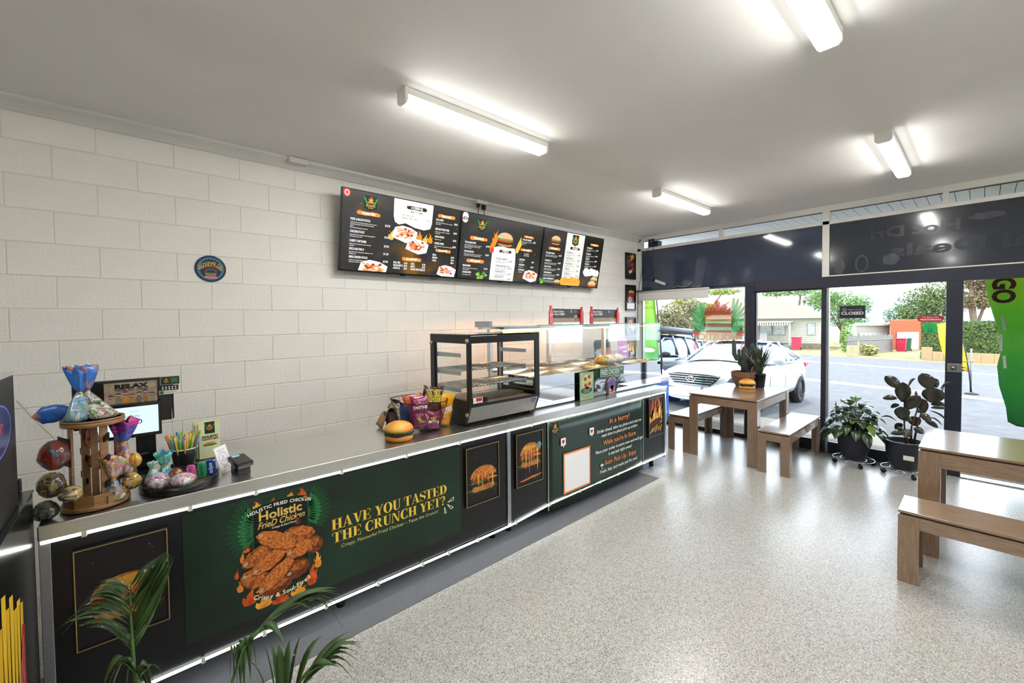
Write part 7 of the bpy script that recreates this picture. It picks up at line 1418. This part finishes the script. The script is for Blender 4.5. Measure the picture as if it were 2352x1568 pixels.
LF = [M('46552a', .8, noise=.4, scale=3, col2='66763c'), M('3a4724', .8, noise=.4, scale=3, col2='54622f'), M('6e6c48', .8, noise=.4, scale=3, col2='8c855c')]; BARK = M('7a6a58', .9, noise=.4, scale=8)
def tree(label, base, clumps, leaf, n=1500, ls=.22, trunk=True, name='tree', cat='tree', grp='trees across the road', seed=1):
    q = random.Random(seed); t = thing(name, label, cat, base, grp); g = G(); vs = []; fs = []
    for (c, r) in clumps:
        c = Vector(c); k = int(n*r[0]*r[2]/sum(x[1][0]*x[1][2] for x in clumps))
        for _ in range(k):
            d = Vector((q.gauss(0, 1), q.gauss(0, 1), q.gauss(0, 1))).normalized()*(q.random()**.45); p = c+Vector((d.x*r[0], d.y*r[1], d.z*r[2])); e1 = Vector((q.gauss(0, 1), q.gauss(0, 1), q.gauss(0, .6))).normalized()*ls*q.uniform(.6, 1.3); e2 = e1.cross(Vector((q.gauss(0, 1), q.gauss(0, 1), q.gauss(0, 1)))).normalized()*ls*.6
            b_ = len(vs); vs += [p-e1, p-e2*.8, p+e1, p+e2*.8]; fs.append((b_, b_+1, b_+2, b_+3))
    g.add(vs, fs, leaf); g.obj('foliage', t, kind='stuff')
    if trunk:
        b = Vector(base); G().tube([b-Vector((0, 0, .4)), b+Vector((.1, .05, 1.5)), Vector(clumps[0][0])], [.3, .22, .1], BARK, 8).obj('trunk', t)
        for c, r in clumps: G().tube([b+Vector((.1, .05, 1.3)), (b+Vector(c))/2+Vector((0, .2, .6)), Vector(c)+Vector((0, 0, -.2*r[2]))], [.16, .11, .05], BARK, 6).obj('branch', t)
    return t
def clump(u, v, d, ru, rv): c = far(u, v, d); return (c, (ru*d/971, ru*d/971, rv*d/971))
tree('broad bushy tree above the brick garage', (far(2120, 800, 44).x, far(2120, 800, 44).y, -1.2), [clump(2120, 700, 44, 50, 42), clump(2075, 725, 44, 38, 25), clump(2160, 690, 44, 45, 50), clump(2110, 745, 44, 45, 20)], LF[0], 7000, .14, seed=2)
tree('light green tree beside the house roof', (far(1935, 790, 50).x, far(1935, 790, 50).y, -1.3), [clump(1925, 695, 50, 48, 30), clump(1975, 700, 50, 25, 25), clump(1890, 680, 50, 30, 22), clump(1945, 735, 50, 40, 16)], M('60804a', .8, noise=.3, scale=3, col2='7a985a'), 4500, .15, seed=3)
tree('tall tree behind the house roof', (far(1830, 760, 60).x, far(1830, 760, 60).y, -1.4), [clump(1840, 668, 60, 55, 12), clump(1890, 690, 60, 40, 20), clump(1780, 672, 60, 40, 10)], M('5c7a46', .8, noise=.3, scale=3, col2='748f58'), 2600, .2, seed=4)
tree('gnarled tree with dry brown branches behind the parked cars', (far(1545, 800, 32).x, far(1545, 800, 32).y, -.9), [clump(1545, 725, 32, 34, 32), clump(1590, 705, 32, 30, 18), clump(1520, 740, 32, 25, 30), clump(1575, 750, 32, 22, 18)], LF[2], 4200, .11, seed=5)
tree('yellow-green tree behind the gnarled one', (far(1600, 780, 38).x, far(1600, 780, 38).y, -1.0), [clump(1600, 712, 38, 40, 20), clump(1570, 695, 38, 30, 14), clump(1660, 670, 40, 40, 8)], M('6e7c30', .8, noise=.3, scale=3, col2='8f9346'), 3600, .13, seed=6)
tree('dark conifer limbs behind the clipped hedge', (far(2240, 790, 36).x, far(2240, 790, 36).y, -1.0), [clump(2230, 640, 36, 40, 20), clump(2290, 660, 36, 60, 40), clump(2240, 690, 36, 40, 22)], M('5a5038', .85, noise=.5, scale=4, col2='8a7a58'), 6000, .13, seed=7)
a_, b_ = onground(2114, 824)+Vector((.4, 0, 0)), onground(2410, 840)+Vector((.4, 0, 0)); q = random.Random(9); t = thing('clipped_hedge', 'clipped green hedge behind the low garden wall', 'hedge', a_); HT = M('3c4c24', .85, noise=.5, scale=5, col2='566530'); zt_ = far(2230, 742, 23).z
G().hexa([Vector((p.x, p.y, -1.1)) for p in (a_, b_, b_+Vector((1.4, 0, 0)), a_+Vector((1.4, 0, 0)))]+[Vector((p.x, p.y, zt_-.1)) for p in (a_, b_, b_+Vector((1.4, 0, 0)), a_+Vector((1.4, 0, 0)))], M('2c3818', .9, noise=.4, scale=6)).obj('core', t)
vs, fs = [], []
for _ in range(5200):
    f = q.random(); p = a_.lerp(b_, f); top = q.random() < .2; p = Vector((p.x+(q.uniform(0, 1.4) if top else q.uniform(-.12, .02)), p.y, zt_+q.uniform(-.12, .08) if top else q.uniform(-.9, zt_))); e1 = Vector((q.gauss(0, .4), q.gauss(0, 1), q.gauss(0, 1))).normalized()*.085; e2 = e1.cross(Vector((1, q.gauss(0, .4), q.gauss(0, .4)))).normalized()*.055; k = len(vs); vs += [p-e1, p-e2, p+e1, p+e2]; fs.append((k, k+1, k+2, k+3))
G().add(vs, fs, HT).obj('foliage', t, kind='stuff')
for lb, u, v, d, ru, rv, sd in (('dry grass clump by the driveway wall', 1995, 803, 28, 18, 14, 1), ('shrub between the house and the fence', 1945, 775, 32, 14, 36, 2)): c = clump(u, v, d, ru, rv); tree(lb, (c[0].x, c[0].y, c[0].z-c[1][2]), [c], M('a8a86a' if sd == 1 else '8aa85a', .8, noise=.3, scale=3), 420, .12, False, 'shrub', 'shrub', 'shrubs across the road', sd+20)
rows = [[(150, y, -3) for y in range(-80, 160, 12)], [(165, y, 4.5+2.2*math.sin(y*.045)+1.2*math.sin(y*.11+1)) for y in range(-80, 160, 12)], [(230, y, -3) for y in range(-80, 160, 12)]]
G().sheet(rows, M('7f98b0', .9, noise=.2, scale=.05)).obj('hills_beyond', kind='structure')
# ================================================================ things on the shop glass
XG = XF+.0475
t = thing('closed_sign', 'small dark sign reading SORRY WE ARE CLOSED hanging on the glass door', 'sign', (XG-.004, -2.775, 1.63)); O = Vector((XG-.004, -2.655, 1.638)); G().box(XG-.004, -2.655, 1.638, XG-.0005, -2.897, 1.79, M('23262e', .35, noise=.1, scale=20)).obj('plate', t)
a = Art(O, (0, -1, 0), (0, 0, 1), pr); a.frame(.004, .004, .238, .148, .002, '8a8e98').L(2).text('SORRY WE ARE', .145, .096, .012, 'c8ccd4', w=.12).text('CLOSED', .122, .045, .034, 'e8eaf0', w=.205, bold=.02).ring(.05, .105, .02, .02, .003, 'a8acb8').rect(.035, .1, .065, .106, 'a8acb8'); a.obj('lettering', t)
for yy in (-2.70, -2.86): G().cyl((XG-.008, yy, 1.783), (XG-.003, yy, 1.783), .005, STEELD).obj('hook', t)
t = thing('delivery_sticker', 'red oval sticker reading We deliver with DOORDASH on the door glass', 'sticker', (XG, -3.42, 1.63)); G().prism([(.097*(abs(math.cos(2*PI*i/40))**.5)*(1 if math.cos(2*PI*i/40) > 0 else -1), .035*(abs(math.sin(2*PI*i/40))**.6)*(1 if math.sin(2*PI*i/40) > 0 else -1)) for i in range(40)], (XG-.0003, -3.423, 1.628), (0, -1, 0), (0, 0, 1), (-.0012, 0, 0), M('a8303a', .4)).obj('film', t)
a = Art((XG-.0016, -3.423, 1.628), (0, -1, 0), (0, 0, 1), pr); a.text('We deliver with', .0, .01, .012, 'f4e8e8', w=.12).text('DOORDASH', .018, -.018, .017, 'f4e8e8', w=.125, bold=.02).poly([(-.08, -.004), (-.055, -.004), (-.045, -.012), (-.055, -.018), (-.068, -.012)], 'f4e8e8'); a.obj('lettering', t)
t = thing('delivery_sticker', 'round green delivery sticker on the door glass under the red one', 'sticker', (XG, -3.424, 1.53)); G().prism([(.057*math.cos(2*PI*i/32), .058*math.sin(2*PI*i/32)) for i in range(32)], (XG-.0003, -3.424, 1.53), (0, -1, 0), (0, 0, 1), (-.0012, 0, 0), M('2fae62', .4)).obj('film', t)
a = Art((XG-.0016, -3.424, 1.53), (0, -1, 0), (0, 0, 1), pr); a.text("We're", 0, .028, .009, '14402a', w=.03).text('delivering on', 0, .014, .008, '14402a', w=.065).text('Uber', 0, -.008, .012, '14402a', w=.035, bold=.02).text('Eats', 0, -.026, .012, '14402a', w=.032, bold=.02).rect(-.02, -.042, .02, -.036, '0c1a12'); a.obj('lettering', t)
# winged burger decal, seen from behind the glass so its letters read backwards
def film(c):
    key = ('film', c)
    if key not in _mc:
        m = bpy.data.materials.new('decal_%03d' % len(_mc)); m.use_nodes = True; n = m.node_tree; n.nodes.clear(); o = n.nodes.new('ShaderNodeOutputMaterial'); d = n.nodes.new('ShaderNodeBsdfTranslucent'); f = n.nodes.new('ShaderNodeBsdfDiffuse'); x = n.nodes.new('ShaderNodeMixShader'); tr = n.nodes.new('ShaderNodeBsdfTransparent'); x2 = n.nodes.new('ShaderNodeMixShader')
        for q_ in (d, f): q_.inputs['Color'].default_value = (*lin(c), 1)
        x.inputs['Fac'].default_value = .35; x2.inputs['Fac'].default_value = .72; n.links.new(d.outputs[0], x.inputs[1]); n.links.new(f.outputs[0], x.inputs[2]); n.links.new(tr.outputs[0], x2.inputs[1]); n.links.new(x.outputs[0], x2.inputs[2]); n.links.new(x2.outputs[0], o.inputs['Surface']); _mc[key] = m
    return _mc[key]
t = thing('window_decal', 'winged flaming burger decal reading HOLISTIC BURGER backwards on the window', 'window decal', (XG, -1.265, 1.5))
a = Art((XG-.001, -1.262, 1.6), (0, 1, 0), (0, 0, 1), film, .0004); a.flipn(); a.clip = (-.365, -.6, .372, .6)
for k, (fx, fw, fh, ln_) in enumerate(((0, .2, .3, .25), (-.09, .14, .2, -.5), (.09, .14, .2, .5), (-.15, .1, .13, -.6), (.15, .1, .13, .6))): a.L(1).flame(fx, .1, fw, fh, 'c8323a', lean=ln_, seed=k); a.L(2).flame(fx, .1, fw*.55, fh*.72, 'c87a4a', lean=ln_, seed=k+5)
for sg in (-1, 1):
    for i in range(10): an = math.radians(86-9.5*i); L_ = .40-.022*i; bx_, by_ = sg*(.19+.002*i), -.02-.012*i; a.L(1+i % 2).ell(bx_+sg*math.cos(an)*L_*.5*.8, by_+math.sin(an)*L_*.5, L_*.5, .022, '3fa860' if i % 2 else '6ab87a', rot=an if sg > 0 else PI-an, n=16)
    a.L(1).flame(sg*.3, -.2, .12, .16, 'd84a4a', seed=5, lean=sg*.6).flame(sg*.33, -.42, .07, .2, 'd8505a', seed=6, lean=-sg*.5)
a.L(3).poly([(.22*math.cos(PI*i/18), .02+.15*math.sin(PI*i/18)) for i in range(19)], 'c88a5a').blob(0, .0, .24, .03, '7aa85a', 2, .2).L(4).rect(-.2, -.07, .2, -.02, '8a6a4a').blob(0, -.035, .21, .018, 'd88a4a', 3, .3).L(3).blob(0, -.09, .22, .03, '9ac09a', 4, .25).rect(-.18, -.15, .18, -.115, 'a8483a')
a.L(4).text('HOLISTIC', 0, -.26, .095, 'd88a3a', w=.52, bold=.03).text('BURGER', 0, -.345, .055, 'b8805a', w=.34, bold=.01); a.obj('printed_film', t)
# roller blind, power board and leads in the corner
t = thing('roller_blind', 'white roller blind rolled up at the top of the corner window', 'blind', (6.83, -.6, 1.96)); G().box(6.826, -.05, 1.965, 6.832, -1.17, 2.1, M('d8d8d6', .6, noise=.04, scale=8)).obj('fabric', t); G().cyl((6.83, -.04, 2.1), (6.83, -1.18, 2.1), .022, M('cfcfcc', .6)).obj('roll', t); G().box(6.82, -.05, 1.955, 6.838, -1.17, 1.968, M('c8c8c6', .5)).obj('bottom_bar', t); G().box(6.80, -.0, 2.115, 6.86, -1.2, 2.125, BLACK).obj('headrail', t)
t = thing('ceiling_socket', 'white double socket at the front ceiling edge with two black plugs', 'power box', (6.85, -.27, 2.95)); G().box(6.84, -.2, 2.935, 6.885, -.34, 2.99, TRIMW).obj('housing', t, bevel=.004)
for k, yy in enumerate((-.245, -.3)): G().box(6.825, yy-.014, 2.895, 6.855, yy+.014, 2.936, BLACK).obj('plug', t, bevel=.003)
c1_ = [(6.84, -.245, 2.9), (6.85, -.2, 2.75), (6.86, -.08, 2.4), (6.86, -.03, 2.1), (6.84, -.02, 1.7), (6.83, -.01, 1.2)]; tag(G().tube(c1_, .004, BLACK, 6).obj('power_lead'), 'black lead running from the socket down the corner', 'cable')
tag(G().tube([(6.84, -.3, 2.9), (6.85, -.31, 2.75), (6.85, -.3, 2.55), (6.85, -.31, 2.3)], .004, BLACK, 6).obj('power_lead'), 'black lead hanging from the socket to the power board', 'cable')
t = thing('power_board', 'white power board hanging on a lead below the ceiling socket', 'power board', (6.85, -.4, 2.2)); G().obox((6.85, -.42, 2.235), (0, -.085, -.035), (.018, 0, 0), (0, -.008, .02), M('c8c8cc', .4)).obj('body', t, bevel=.004); G().ball((6.85, -.32, 2.28), (.02, .03, .025), BLACK, 10, 6).obj('plug_end', t)
tag(G().tube([(6.86, -.62, 2.135), (6.86, -.7, 2.16), (6.86, -.76, 2.14), (6.86, -.85, 2.15), (6.86, -.9, 2.2), (6.86, -.96, 2.17), (6.86, -.9, 2.14), (6.86, -1.05, 2.135)], .004, M('b8b4a8', .5), 6).obj('coiled_lead'), 'pale coiled lead lying along the top of the corner window', 'cable')
